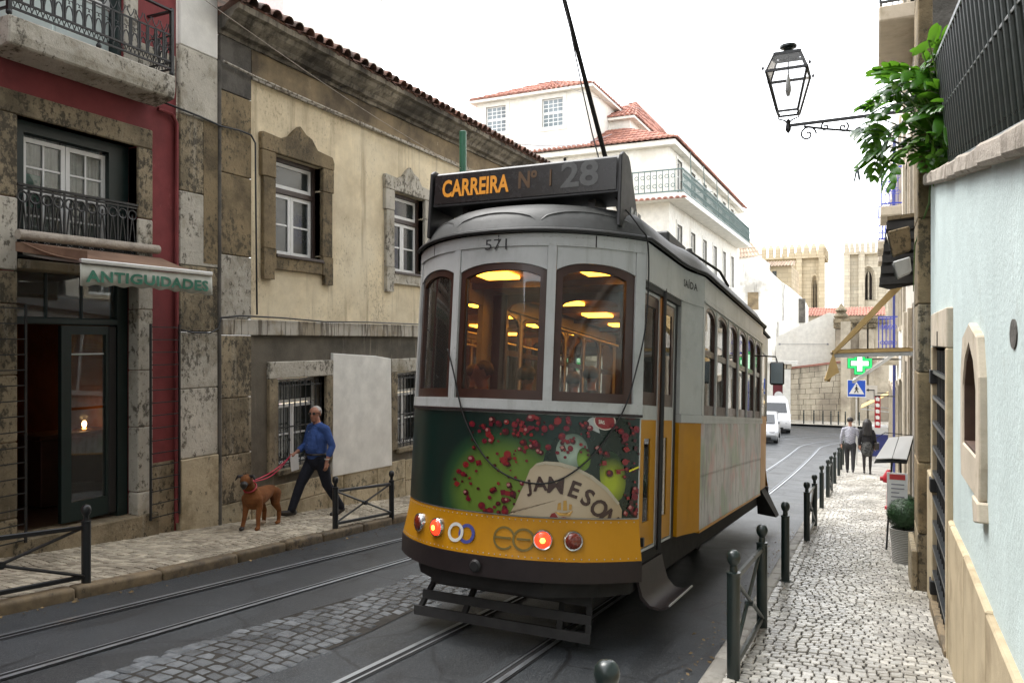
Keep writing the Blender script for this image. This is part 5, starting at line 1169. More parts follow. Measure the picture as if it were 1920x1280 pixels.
part(MB().tube([(.62, 1.1 + .05 * i, 3.55 + .16 * math.sin(i * .5)) for i in range(7)], .02, 8), 'red_conduit', plain('red conduit', (.25, .02, .02), .5), smooth=True)
rg_ = MB()
for (dx, dy, dz2) in ((0, 0, 0), (.12, .1, .05), (-.1, .25, .08), (.05, .4, .02)): rg_.lathe([(.03, 0), (.045, .04), (.03, .08), (.05, .12), (.03, .17)], 8, (.75 + dx, 2.8 + dy * 2, 3.48 + dz2))
rg_.build('insulator', M['under'], tram)['kind'] = 'stuff'
part(MB().tube([(.7, 2.7, 3.66), (.85, 3.2, 3.7), (1.05, 3.9, 3.6), (1.12, 4.1, 3.45)], .016, 6), 'roof_conduit', M['under'], smooth=True)
# trolley rope hanging down the rear
def rp(px, py, o): a, b = rear_at(px, py); return Vector(mpR(a, b, -o))
top_r = Vector(w2t((TX + .05, *onX(1058, 0, TX + .05)))); 
rope = [tip, top_r, Vector((.62, .62, 3.96)), Vector((1.0, .46, 3.38)), Vector((1.09, .5, 3.2)), rp(1205, 600, .05), rp(1185, 700, .05), rp(1165, 770, .03), rp(1125, 835, .02), rp(1080, 880, .018), rp(1035, 903, .018), rp(985, 903, .018), rp(935, 880, .018), rp(900, 840, .02), rp(872, 775, .03), rp(858, 700, .045), rp(848, 655, .05)]
def smooth_path(P, n=5):
    out = []
    for i in range(len(P) - 1):
        p0, p1, p2, p3 = P[max(i - 1, 0)], P[i], P[i + 1], P[min(i + 2, len(P) - 1)]
        for k_ in range(n):
            t = k_ / n; out.append(.5 * ((2 * p1) + (p2 - p0) * t + (2 * p0 - 5 * p1 + 4 * p2 - p3) * t * t + (3 * p1 - p0 - 3 * p2 + p3) * t ** 3))
    return out + [P[-1]]
part(MB().tube(rope[:2] + smooth_path(rope[1:])[1:], .0065, 6), 'trolley_rope', M['under'], smooth='all')
# driver's mirror at the far end
ax_, az_ = w2t((0, 0, 0))[0], 0
mp_ = Vector(w2t((-1.15, *onX(1457, 700, -1.15)))); mr_ = part(MB().box(mp_ - Vector((.09, .03, .15)), mp_ + Vector((.09, .03, .15))), 'mirror', M['black'], bevel=.02)
MB().tube([mp_ + Vector((0, 0, .15)), mp_ + Vector((-.02, 0, .22)), mp_ + Vector((-.3, .1, .24))], .01, 6).build('mirror_arm', M['black'], mr_); MB().box(mp_ + Vector((-.075, -.036, -.13)), mp_ + Vector((.075, -.031, .13))).build('mirror_glass', M['glasssky'], mr_)
# rivets and panel seams
rv = MB(); n_r = 0
for mp in (mpR,):
    for b_r in (Z3 + .015, Z4 - .012, Z6 - .03, Z6 - .085, Z2 - .02, Z1 + .02):
        k = 44
        for i in range(k + 1):
            a = -HW + .03 + (2 * HW - .06) * i / k; p = Vector((apron if b_r < 1.02 else mp)(a, b_r, -.013 if b_r > 1.1 else -.001)); nx, ny = rn(a); ax = Vector((nx, ny, 0)); u = Vector((-ny, nx, 0))
            rv.add([p + u * .006, p + Vector((0, 0, .006)), p - u * .006, p - Vector((0, 0, .006)), p + ax * .004], [(0, 1, 4), (1, 2, 4), (2, 3, 4), (3, 0, 4)])
for z_r in (Z3 - .02, .76, 1.24, 1.275, 3.21, 3.03):
    y_r = ya
    while y_r < yb:
        p = Vector((HB + (.021 if z_r > 1.7 and z_r < 2 else .013 if z_r > 3 else .001), y_r, z_r)); rv.add([p + Vector((0, .006, 0)), p + Vector((0, 0, .006)), p - Vector((0, .006, 0)), p - Vector((0, 0, .006)), p + Vector((.004, 0, 0))], [(0, 1, 4), (1, 2, 4), (2, 3, 4), (3, 0, 4)]); y_r += .075
part(rv, 'rivets', M['twhite'])['kind'] = 'stuff'
for a in (-.72, -.0, .74): part(slab(MB(), mpR, a - .004, a + .004, 1, Z6 - .098, Z6 - .004, -.0135, -.012), 'seam', M['tbumper'])

# ================================================================== street furniture of both kerbs
def post_mesh(h, r=.044):
    mb = MB().lathe([(r, 0), (r, h - .17), (r * 1.0, h - .165), (r * 1.06, h - .16), (r * 1.06, h - .145), (r * .62, h - .14), (r * .56, h - .1), (r * .7, h - .092), (r * .95, h - .075), (r * 1.1, h - .045), (r * .98, h - .018), (r * .66, h - .002), (r * .26, h + .005)], 18)
    return mb.mesh('bollard_post', smooth=True)
PB = post_mesh(.88); PB.materials.append(M['irongreen']); PS = post_mesh(.74, .04); PS.materials.append(M['iron'])
def bollard(x, y, label, group):
    b = thing('bollard', label, 'bollard', (x, y, gz(y) + PAVE - .02), group)
    o = link('post', PB, None, b); MB().lathe([(.075, 0), (.075, .015), (.055, .03)], 16).build('base_ring', M['irongreen'], b, smooth=True); return b
def barrier(x0, y0, x1, y1, label, group, me, hh, w, mt):
    z0, z1 = gz(y0) + PAVE - .02, gz(y1) + PAVE - .02
    t = worldthing('barrier', label, 'barrier', ((x0 + x1) / 2, (y0 + y1) / 2, (z0 + z1) / 2), group)
    for x, y, z in ((x0, y0, z0), (x1, y1, z1)):
        o = link('post', me, None, t); o.location = Vector((x, y, z)) - ORG[t]
    tp, bt = hh - .2, .09
    MB().bar((x0, y0, z0 + tp), (x1, y1, z1 + tp), .03, .04).build('top_rail', mt, t, bevel=.005); MB().bar((x0, y0, z0 + bt), (x1, y1, z1 + bt), .03, .04).build('bottom_rail', mt, t, bevel=.005)
    for s in (0, 1):
        MB().tube([(x0 + (.012 if s else -.012), y0, z0 + (tp if s else bt)), (x1 + (.012 if s else -.012), y1, z1 + (bt if s else tp))], .014, 8).build('brace', mt, t, smooth=True)
    c = Vector(((x0 + x1) / 2, (y0 + y1) / 2, (z0 + z1) / 2 + (tp + bt) / 2))
    MB().tube([c - Vector((.03, 0, 0)), c + Vector((.03, 0, 0))], .032, 12).build('boss', mt, t, smooth=True)
    return t
barrier(-6.51, 3.2, -6.51, 4.74, 'black cross-braced barrier cut by the left edge of the picture', 'kerb barriers', PS, .74, .045, M['iron'])
barrier(-6.75, 8.65, -6.78, 10.07, 'black cross-braced barrier on the left pavement beside the walking man', 'kerb barriers', PS, .74, .045, M['iron'])
barrier(-.86, 5.36, -.86, 6.82, 'large dark green cross-braced barrier nearest on the right kerb', 'kerb barriers', PB, .88, .05, M['irongreen'])
barrier(-.9, 12.16, -.91, 13.93, 'second dark green cross-braced barrier down the right kerb', 'kerb barriers', PB, .88, .05, M['irongreen'])
barrier(-.96, 19.03, -.97, 20.7, 'third dark green cross-braced barrier down the right kerb, far', 'kerb barriers', PB, .88, .05, M['irongreen'])
for x, y, l in ((-.87, 2.66, 'dark green bollard whose ball top shows at the bottom edge'), (-.88, 8.92, 'dark green bollard standing alone past the nearest right barrier'), (-.96, 16.76, 'dark green bollard between the second and third right barriers'), (-.97, 22.7, 'dark green bollard first after the third right barrier'), (-.97, 25.3, 'dark green bollard just behind the walking couple'), (-.99, 27.6, 'dark green bollard half hidden beside the walking man in grey'), (-1.0, 29.6, 'dark green bollard farthest of the right kerb')):
    bollard(x, y, l, 'bollards of the right kerb')
fb = [1507, 1526, 1543, 1558, 1572, 1585, 1611]
nm = ['leftmost', 'second', 'third', 'fourth', 'fifth', 'sixth', 'rightmost']
for i, px in enumerate(fb):
    x = onY(px, 790, 54.2)[0]; b = thing('bollard', nm[i] + ' of the small dark far bollards before the church wall', 'bollard', (x, 54.2, gz(54.2) + .12), 'far bollards'); o = link('post', PB, None, b)
gp = thing('catenary_pole', 'plain green steel pole rising behind the tram sign', 'pole', (*[onX(868, 700, -6.95)[k] * 0 for k in (0,)], 0, 0)); py_ = onX(868, 300, -6.95)[0]; gp.location = (-6.95, py_, gz(py_) + PAVE); ptop = onX(868, 247, -6.95)[1] - gz(py_) - PAVE
MB().lathe([(.09, 0), (.09, .4), (.07, .45), (.066, ptop), (.05, ptop + .01)], 18).build('shaft', M['polegreen'], gp, smooth=True); MB().lathe([(.13, 0), (.13, .04), (.1, .08)], 16).build('foot', M['polegreen'], gp, smooth=True)

# ================================================================== turquoise garden wall on the right
XR = .54
def mpT(a, b, d): return (XR + d, a, b)
def top(y): return 2.6 + .162 * (max(y, 2.4) - 3.65)
gwall = worldthing('turquoise_wall', 'pale turquoise plastered garden wall with stone plinth and ogee niche', 'wall', (XR, 5, gz(5)))
YE = 9.27; ZH = 2.2
gy0, gy1, gzt = 6.83, 8.36, 1.80
ny0, ny1, nz0, nz1 = 4.86, 5.62, 1.2, 1.86
mb = MB().panel(mpT, -8, YE, -1.4, ZH, [(gy0, gy1, -1.4, gzt), (ny0, ny1, nz0, nz1)], .22)
for i in range(24):
    a, b = -8 + (YE + 8) * i / 24, -8 + (YE + 8) * (i + 1) / 24; mb.add([mpT(a, ZH, 0), mpT(b, ZH, 0), mpT(b, top(b), 0), mpT(a, top(a), 0)], [(0, 1, 2, 3)])
mb.add([(XR, YE, -1.5), (XR + .6, YE, -1.5), (XR + .6, YE, top(YE)), (XR, YE, top(YE))], [(0, 1, 2, 3)])
mb.build('plaster', M['turq'], gwall)
MB().prism([(ny0 - .2, nz0 - .2), (ny1 + .2, nz0 - .2), (ny1 + .2, nz1 + .2), (ny0 - .2, nz1 + .2)], mpT, .24, .3).build('niche_back', plain('brown niche board', (.085, .05, .032), .8, var=.3), gwall)
nc = (ny0 + ny1) / 2
inn = [(ny0 + .04, nz0 + .02), (ny1 - .04, nz0 + .02), (ny1 - .04, nz0 + .2), (ny1 - .04, nz1 - .28), (ny1 - .16, nz1 - .12), (nc, nz1 - .02), (ny0 + .16, nz1 - .12), (ny0 + .04, nz1 - .28), (ny0 + .04, nz0 + .2)]
out = [(ny0 - .1, nz0 - .2), (ny1 + .06, nz0 - .2), (ny1 + .1, nz0 - .02), (ny1 + .09, nz1 - .2), (ny1 - .02, nz1 + .02), (nc, nz1 + .1), (ny0 + .02, nz1 + .02), (ny0 - .09, nz1 - .2), (ny0 - .12, nz0 - .02)]
MB().ring(inn, [(nc + (a - nc) * .93, (nz0 + nz1) / 2 + (b - (nz0 + nz1) / 2) * .95) for a, b in inn], mpT, -.03, .24).build('niche_lining', plain('shaded brown lining', (.07, .04, .026), .8, var=.3), gwall)  # brown wood reveal with the shade of the recess put into its colour
MB().ring(out, inn, mpT, -.04, .02).build('niche_surround', M['trimR'], gwall, bevel=.008, recalc=True)
MB().prism([(ny0 - .16, nz0 - .3), (ny0 + .05, nz0 - .34), (ny0 + .12, nz0 - .2), (ny0 - .13, nz0 - .2)], mpT, -.05, .05).build('niche_bracket', M['trimR'], gwall, bevel=.008, recalc=True)
oy, oz = onX(1902, 626, XR)
MB().prism([(oy + .09 * math.cos(t * .4488), oz + .065 * math.sin(t * .4488)) for t in range(14)], mpT, -.006, .02).build('oval_vent', M['gablegrey'], gwall)
y = -2; rr = random.Random(8)
while y < gy0 - .2:
    L = min(rr.uniform(.9, 1.3), gy0 - .13 - y)
    MB().prism([(y + .003, gz(y + L) - .1), (y + L - .003, gz(y + L) - .1), (y + L - .003, .5 + rr.uniform(-.012, .012)), (y + .003, .5 + rr.uniform(-.012, .012))], mpT, -.035, .08).build('plinth_slab', M['plinthR'], gwall, bevel=.01, recalc=True); y += L
MB().prism([(gy1 + .13, gz(9.3) - .1), (YE + .02, gz(9.3) - .1), (YE + .02, .5), (gy1 + .13, .5)], mpT, -.035, .08).build('plinth_slab', M['plinthR'], gwall, bevel=.01, recalc=True)
for a, b, z0, z1 in ((gy0 - .12, gy0, -1.2, gzt), (gy1, gy1 + .12, -1.2, gzt), (gy0 - .12, gy1 + .12, gzt + .003, 2.11)): MB().prism([(a, z0), (b, z0), (b, z1), (a, z1)], mpT, -.045, .2).build('door_surround', M['trimR'] if z0 > 0 else M['plinthR'], gwall, bevel=.008, recalc=True)
ly, lz_ = onX(1769, 632, XR); MB().prism([(ly - .02, lz_ - .08), (ly + .02, lz_ - .08), (ly + .02, lz_ + .05), (ly - .02, lz_ + .05)], mpT, -.052, -.046).build('house_number', M['paintblack'], gwall)
MB().prism([(gy0 - .1, gz(gy0) - .1), (gy1 + .1, gz(gy1) - .1), (gy1 + .1, gz(gy1) + .2), (gy0 - .1, gz(gy0) + .16)], mpT, -.06, .22).build('threshold', M['kerb'], gwall, bevel=.01, recalc=True)
y = -8
while y < YE:
    L = min(rr.uniform(.5, .9), YE + .02 - y)
    pts = []
    for dz in (-.02, .1):
        for (yy, dd) in ((y + .004, -.07), (y + L - .004, -.07), (y + L - .004, .3), (y + .004, .3)): pts.append((XR + dd + rr.uniform(-.012, .012), yy, top(yy) + dz + rr.uniform(-.012, .012)))
    MB().hexa(pts).build('coping_stone', M['coping'], gwall, bevel=.018, recalc=True); y += L
gt = worldthing('iron_gate', 'black iron grid gate set in the turquoise wall', 'gate', (XR + .1, 7.6, gz(7.6) + .2))
zb_ = gz(gy1) + .24; fr = MB()
for a, b in (((gy0 + .02, zb_), (gy0 + .02, gzt - .01)), ((gy1 - .02, zb_), (gy1 - .02, gzt - .01)), ((gy0, gzt - .03), (gy1, gzt - .03)), ((gy0, zb_), (gy1, zb_))): fr.bar(mpT(*a, .08), mpT(*b, .08), .035)
fr.build('frame', M['iron'], gt)
for i in range(1, 9): MB().bar(mpT(gy0 + (gy1 - gy0) * i / 9, zb_, .0), mpT(gy0 + (gy1 - gy0) * i / 9, gzt - .03, .0), .022).build('bar', M['iron'], gt)
for i in range(1, 10): MB().bar(mpT(gy0, zb_ + (gzt - zb_) * i / 10, -.02), mpT(gy1, zb_ + (gzt - zb_) * i / 10, -.02), .04, .03).build('cross_bar', plain('gleam grey iron', (.05, .055, .06), .3, .6), gt)  # greyer than the upright bars: gleams put into the colour
for z in (1.45, .42, -.55): MB().box((XR - .06, gy1 - .03, z), (XR + .08, gy1 + .13, z + .13)).build('hinge', M['black'], gt, bevel=.006)
MB().box((XR + .04, gy0 + .04, .3), (XR + .12, gy0 + .2, .48)).build('lock', M['iron'], gt)
MB().prism([(gy0 - .3, -1.3), (gy1 + .3, -1.3), (gy1 + .3, 2.1), (gy0 - .3, 2.1)], mpT, .5, .55).build('shade_plane', M['black'], gt)  # black plane stands in for the unlit space behind the gate
# railing above, leaning out over the street
rt = worldthing('wall_railing', 'dark green bar railing leaning out on top of the turquoise wall', 'railing', (XR, 6, top(6)))
RH = 1.12; LEAN = -.1
def rpt(y, h): return (XR + .12 + LEAN * h / RH, y, top(y) + .1 + h)
for h, w in ((.07, .045), (RH, .05), (.62, .022)): MB().tube([rpt(y_, h) for y_ in (-1, 2.4, 6, 9.1)], w / 2, 8).build('rail', M['irongreen'], rt, smooth=True)
bme = MB().tube([(0, 0, .02), (LEAN, 0, RH)], .018, 8).mesh('bar', smooth=True); bme.materials.append(M['irongreen'])
y = 1.2
while y < 9.1:
    o = link('bar', bme, None, rt); o.location = Vector(rpt(y, 0)) - ORG[rt]; y += .19
# dark house set back behind the railing; height and length added to shade the street
bk = worldthing('setback_house', 'dark house front set back behind the wall railing, drawn tall to shade the street', 'building', (2.4, 4, 0)); MB().box((2.3, -22, -1), (6, 9.28, 16)).build('wall', M['gablegrey'], bk)
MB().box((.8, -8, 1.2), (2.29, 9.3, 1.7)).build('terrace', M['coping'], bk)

# ================================================================== house row on the right
XF_ = .56
def row_house(label, y0, y1, h, m, xf, ops, gable=None, name='row_house'):
    t = worldthing(name, label, 'building', (xf, (y0 + y1) / 2, gz((y0 + y1) / 2)))
    mp = lambda a, b, d: (xf + d, a, b)
    MB().panel(mp, y0, y1, gz(y1) - .3, h, [o[:4] for o in ops], .25).build('wall', m, t)
    MB().add([(xf, y0, gz(y1) - .3), (xf + 8, y0, gz(y1) - .3), (xf + 8, y0, h), (xf, y0, h)], [(0, 1, 2, 3)]).add([(xf, y1, gz(y1) - .3), (xf + 8, y1, gz(y1) - .3), (xf + 8, y1, h), (xf, y1, h)], [(0, 1, 2, 3)]).add([(xf, y0, h), (xf + 8, y0, h), (xf + 8, y1, h), (xf, y1, h)], [(0, 1, 2, 3)]).build('gable', gable or m, t)
    for (a, b, z0, z1, kind) in ops:
        s = MB().ring([(a - .14, z0 - (.1 if kind == 'w' else 0)), (b + .14, z0 - (.1 if kind == 'w' else 0)), (b + .14, z1 + .16), (a - .14, z1 + .16)], [(a, z0), (b, z0), (b, z1), (a, z1)], mp, -.05, .06).build('surround', M['trimR'], t)
        if kind == 'd':
            MB().prism([(a, z0), (b, z0), (b, z1), (a, z1)], mp, .18, .22).build('door', M['greenframe'], t); MB().prism([(a + .1, z0 + 1.1), (b - .1, z0 + 1.1), (b - .1, z1 - .1), (a + .1, z1 - .1)], mp, .17, .179).build('door_pane', M['glass'], t)
        else: casement(t, mp, a + .02, b - .02, z0 + .02, z1 - .02, .12, (M['white'], M['glass']), 2, 3, .06)
    return t, mp
M['pinkwhite'] = aged('weathered off-white render', (.58, .54, .48), (.4, .36, .3), 1.1, .48, .68, streak=(.3, .26, .2), sscale=1, slo=.6, shi=.75, smax=.5)
M['greenpaint'] = plain('pale green paint', (.32, .45, .36), .6, var=.15)
g = gz
ha, mpa = row_house('weathered off-white house with stone pilaster after the turquoise wall', 9.3, 17, 11, M['pinkwhite'], XF_, [(10.9, 11.9, g(11.9), 1.7, 'd'), (12.6, 13.9, g(13.9), 1.6, 'd'), (14.8, 15.9, g(15.9), 1.5, 'd'), (10.9, 11.9, 3.2, 5.2, 'w'), (12.7, 13.7, 3.0, 5.0, 'w'), (14.8, 15.8, 3.0, 5.0, 'w'), (12.7, 13.7, 7.1, 9.2, 'd'), (14.9, 15.8, 7.1, 9.2, 'w')], M['gablegrey'])
zz = g(9.6) - .1; i = 0
while zz < 11:
    z1 = min(zz + random.uniform(.7, 1.1), 11); MB().box((XF_ - .14, 9.305, zz + .003), (XF_ + .02, 10.1, z1 - .003)).build('pilaster_stone', M['stonebrown' if i % 3 else 'stonegrime'], ha, bevel=.012); zz = z1; i += 1
MB().box((XF_ - .2, 9.29, g(9.6) - .1), (XF_ - .141, 10.2, g(9.6) + .55)).build('pilaster_base', M['stonegrime'], ha, bevel=.01)
for (y_, m_) in ((10.45, M['greenpaint']), (12.25, M['pinkwhite']), (14.3, M['trimR']), (16.3, M['trimR'])): MB().box((XF_ - .07, y_ - .18, g(y_) - .2), (XF_ + .01, y_ + .18, 2.4)).build('shop_pier', m_, ha, bevel=.01)
MB().tube([(XF_ - .06, 10.25, 10), (XF_ - .06, 10.25, g(10.25))], .045, 8).build('downpipe', M['pinkwhite'], ha, smooth=True)
def balcony(par, xf, y0, y1, z, out, m, h=.95, nb=12, slab=M['trimR'], th=.22):
    MB().box((xf - out, y0, z - th), (xf + .02, y1, z)).build('balcony_slab', slab, par, bevel=.02)
    r_ = MB()
    for zz_ in (z + .06, z + h):
        r_.bar((xf - out + .03, y0 + .03, zz_), (xf - out + .03, y1 - .03, zz_), .03); r_.bar((xf - out + .03, y0 + .03, zz_), (xf, y0 + .03, zz_), .03); r_.bar((xf - out + .03, y1 - .03, zz_), (xf, y1 - .03, zz_), .03)
    ro = r_.build('balcony_rail', m, par)
    b_ = MB().bar((0, 0, z + .06), (0, 0, z + h), .014); curl(b_, lambda a, b, d: (a, 0, b), 0, z + h * .75, .05, 0, 2 * math.pi, 0, .006, 8); curl(b_, lambda a, b, d: (a, 0, b), .0, z + h * .35, .05, 0, 2 * math.pi, 0, .006, 8); me = b_.mesh('baluster'); me.materials.append(m)
    for i in range(nb):
        o = link('baluster', me, None, ro); o.location = Vector((xf - out + .03, y0 + .03 + (y1 - y0 - .06) * i / (nb - 1), 0)) - ORG[root(par)]; o.rotation_euler = (0, 0, R(90))
    for s in (y0 + .03, y1 - .03):
        for i in range(1, 5):
            o = link('baluster', me, None, ro); o.location = Vector((xf - out + .03 + (out - .03) * i / 5, s, 0)) - ORG[root(par)]
balcony(ha, XF_, 12.3, 14.6, 6.66, .5, M['iron'])
M['blueiron'] = plain('blue painted iron', (.03, .05, .42), .4, var=.15)
M['bluepaint'] = plain('deep blue paint', (.03, .04, .17), .5, var=.2)
hb, mpb = row_house('white house with blue iron balconies farther down on the right', 17, 26, 10, M['whitewall'], XF_ + .02, [(18, 19, g(19), 1.0, 'd'), (20.2, 21.4, g(21.4), .8, 'd'), (23, 24, g(24), .6, 'd'), (18, 19, 2.2, 4.2, 'w'), (20.4, 21.4, 2.2, 4.2, 'w'), (23, 24, 1.4, 3.4, 'w'), (23, 24, 4.4, 6.4, 'w'), (20.4, 21.4, 5, 7, 'w')])
balcony(hb, XF_ + .02, 22.6, 24.6, 1.45, .5, M['blueiron'], 1.05, 14); balcony(hb, XF_ + .02, 22.6, 24.6, 4.5, .5, M['blueiron'], .9, 14); balcony(hb, XF_ + .02, 20, 21.8, 5.0, .45, M['blueiron'], .9, 12)
MB().box((XF_ - .06, 25.5, g(25.7)), (XF_ + .019, 25.9, 8)).build('corner_strip', M['bluepaint'], hb); MB().box((XF_ - .05, 17.05, g(17.2)), (XF_ + .019, 17.4, 9)).build('corner_strip', M['trimR'], hb)
hc, mpc = row_house('last pale house of the right-hand row before the bend', 26, 36.3, 9.5, M['pinkwhite'], XF_, [(27, 28, g(28), .3, 'd'), (29.5, 31, g(31), .3, 'd'), (33, 34, g(34), .2, 'd'), (27, 28, 1.6, 3.6, 'w'), (30, 31, 1.6, 3.6, 'w'), (33, 34, 1.6, 3.6, 'w'), (27, 28, 4.6, 6.6, 'w'), (30, 31, 4.6, 6.6, 'w')])
balcony(hc, XF_, 26.6, 28.4, 4.55, .45, M['blueiron'], .9, 12)
# ---------------------------------------------------------------- beige folding awning seen end on
M['beige'] = aged('mustard awning canvas', (.5, .35, .15), (.36, .24, .1), 3, .5, .68, bump=.15, rough=.8)
ba = worldthing('side_awning', 'mustard canvas awning folded out over the right pavement, seen end on', 'awning', (XF_, 13, 2.2))
Ya, Yb = 12.2, 13.6
xw, zw = onY(1703, 512, Ya); xf2, zf2 = onY(1560, 662, Ya)
mb = MB(); n = 8
for i in range(n + 1):
    f = i / n
    for yy in (Ya, Yb):
        for th in (0, .012): mb.v.append((xw + (xf2 - xw) * f, yy, zw + (zf2 - zw) * f - .05 * math.sin(math.pi * f) - th))
for i in range(n):
    k = 4 * i; mb.f += [(k, k + 4, k + 6, k + 2), (k + 1, k + 3, k + 7, k + 5), (k, k + 1, k + 5, k + 4), (k + 2, k + 6, k + 7, k + 3)]; mb.mi += [0] * 4
mb.build('canvas', M['beige'], ba)
MB().prism([(xw, zw + .04), (xf2, zf2 + .02), (xf2, zf2 - .05), (xw, zw - .12)], lambda a, b, d: (a, Ya + d, b), -.02, -.008).build('side_flap', M['beige'], ba)
MB().bar((xf2, Ya - .02, zf2), (xf2, Yb, zf2), .05, .05).build('front_bar', M['trimR'], ba, bevel=.01)
mb = MB()
for i in range(9):
    yy = Ya - .02 + (Yb - Ya) * i / 8; mb.v += [(xf2 + .02, yy, zf2 - .02), (xf2 - .04 + .03 * math.sin(i * 1.5), yy, zf2 - .22), (xf2 - .1 + .04 * math.sin(i * 1.7), yy, zf2 - .42 + .04 * math.sin(i))]
for i in range(8): k = 3 * i; mb.f += [(k, k + 3, k + 4, k + 1), (k + 1, k + 4, k + 5, k + 2)]; mb.mi += [0, 0]
mb.build('valance', M['beige'], ba)
MB().prism([(xf2 + .02, zf2), (xf2 + .1, zf2 - .28), (xf2 + .06, zf2 - .3), (xf2 - .1, zf2 - .42), (xf2 - .02, zf2 - .1)], lambda a, b, d: (a, Ya + d, b), -.03, -.02).build('loose_end', M['beige'], ba)
for yy in (Ya + .02, Yb - .05):
    MB().bar((xf2, yy, zf2 + .02), (XF_, yy, zf2 + .06), .035, .045).build('arm', M['beige'], ba); MB().bar((xf2, yy, zf2 - .04), (XF_, yy, zf2 - .0), .03, .05).build('arm', M['twhite'], ba)
xa, za = onY(1600, 716, 19); aw2 = worldthing('grey_awning', 'pale grey slanted awning frame under the green pharmacy cross', 'awning', (XF_, 19.5, 1))
for yy in (19.0, 20.6): MB().bar((xa, yy, za), (XF_, yy, za + .75), .05, .07).build('arm', M['alu'], aw2)
MB().hexa([(xa, 19.05, za), (xa, 20.55, za), (XF_, 20.55, za + .75), (XF_, 19.05, za + .75), (xa, 19.05, za + .012), (xa, 20.55, za + .012), (XF_, 20.55, za + .762), (XF_, 19.05, za + .762)]).build('canvas', M['coping'], aw2); MB().bar((xa, 19, za), (xa, 20.6, za), .05).build('front_bar', M['alu'], aw2)
# ---------------------------------------------------------------- shutter hood and flood lamps above the awning
M['blackwood'] = plain('blackened timber', (.03, .028, .025), .7, var=.4)
hd = worldthing('slatted_hood', 'blackened slatted timber hood tilted out above the mustard awning', 'hood', (XF_, 11.4, 3))
Yh = 11.5
def hp(px, py, yy=Yh): return Vector((onY(px, py, Yh)[0], yy, onY(px, py, Yh)[1]))
q = [hp(1664, 408), hp(1648, 535), hp(1668, 540), hp(1722, 530), hp(1722, 400)]
MB().prism([(p.x, p.z) for p in q], lambda a, b, d: (a, Yh + d, b), .3, .34).build('board', M['blackwood'], hd)
for i in range(6): f = (i + .5) / 6; MB().bar(q[0].lerp(q[1], f) + Vector((0, .27, 0)), Vector((XF_, Yh + .22, q[0].z + (q[3].z - q[0].z) * f)), .03, .1).build('slat', M['blackwood'], hd)
MB().bar(q[0] + Vector((0, .25, .02)), q[4] + Vector((0, .25, .02)), .06, .05).build('top_bar', M['stonebrown'], hd)
def flood(label, px0, py0, px1, py1, m, yy):
    a = onY(px0, py0, yy); b = onY(px1, py1, yy); t = worldthing('flood_lamp', label, 'lamp', (b[0], yy, b[1]))
    x0, x1, z1, z0 = a[0], b[0], a[1], b[1]; d = .16
    MB().hexa([(x0 + .06, yy - d * .6, z0), (x1, yy - d * .6, z0 + .08), (x1, yy + d, z0 + .08), (x0 + .06, yy + d, z0), (x0, yy - d, z1 - .06), (x1 - .02, yy - d, z1), (x1 - .02, yy + d, z1), (x0, yy + d, z1 - .06)]).build('housing', m, t, bevel=.015, recalc=True)
    MB().bar((x1 - .03, yy, z1 - .02), (XF_, yy, z1 + .04), .025).build('bracket', M['iron'], t); MB().hexa([(x0 - .012, yy - d * .9, z1 - .08), (x0 + .05, yy - d * .55, z0 - .012), (x0 + .05, yy + d * .9, z0 - .012), (x0 - .012, yy + d * .9, z1 - .08), (x0 - .004, yy - d * .9, z1 - .08), (x0 + .058, yy - d * .55, z0 - .008), (x0 + .058, yy + d * .9, z0 - .008), (x0 - .004, yy + d * .9, z1 - .08)]).build('lens', M['glass'], t)
flood('rusty tan flood lamp, upper one on the slatted hood', 1664, 428, 1708, 480, M['stonebrown'], 11.3)
flood('white flood lamp just under the rusty one', 1673, 484, 1709, 522, M['twhite'], 11.25)
# ---------------------------------------------------------------- street lantern on its bracket
YLn = 10.0
def lp(px, py): x, z = onY(px, py, YLn); return Vector((x, YLn, z))
lc = lp(1478, 236); ls = 9.46 / F_PX
lan = worldthing('street_lantern', 'black glazed street lantern on a scrolled iron wall bracket', 'lantern', tuple(lc))
M['lanternglass'] = clearglass('lantern glass', (.97, .97, .97), .6, .14)
zz_ = lambda py: lp(1478, py).z
zb0, zb1, zt0, zt1 = zz_(212), zz_(140), zz_(106), zz_(90)
wb, wm, wt = .12, .235, .15
def sq(w, z): return [Vector((lc.x - w, lc.y - w, z)), Vector((lc.x + w, lc.y - w, z)), Vector((lc.x + w, lc.y + w, z)), Vector((lc.x - w, lc.y + w, z))]
A_, B_, C_ = sq(wb, zb0), sq(wm, zb1), sq(wt, zt0)
cg = MB()
for i in range(4):
    cg.bar(A_[i], B_[i], .02); cg.bar(B_[i], C_[i], .016); cg.bar(A_[i], A_[(i + 1) % 4], .022); cg.bar(B_[i], B_[(i + 1) % 4], .024, .03); cg.bar(C_[i], C_[(i + 1) % 4], .022, .035)
cage = cg.build('cage', M['iron'], lan)
for i in range(4):
    j = (i + 1) % 4; MB().add([A_[i], A_[j], B_[j], B_[i]], [(0, 1, 2, 3)]).build('pane', M['lanternglass'], cage); MB().add([B_[i], B_[j], C_[j], C_[i]], [(0, 1, 2, 3)]).build('pane', M['lanternglass'], cage)
    k = sq(wm + .03, zb1 + .01)[i]; MB().lathe([(.012, 0), (.016, .02), (.004, .05)], 6, tuple(k)).build('finial', M['iron'], lan)
MB().lathe([(.15, zt0), (.16, zt0 + .02), (.07, zt0 + .05), (.05, zt0 + .07), (.06, zt0 + .09), (.1, zt0 + .105), (.1, zt0 + .13), (.04, zt0 + .15)], 16, (lc.x, lc.y, 0)).build('cap', M['irongreen'], lan, smooth=True)
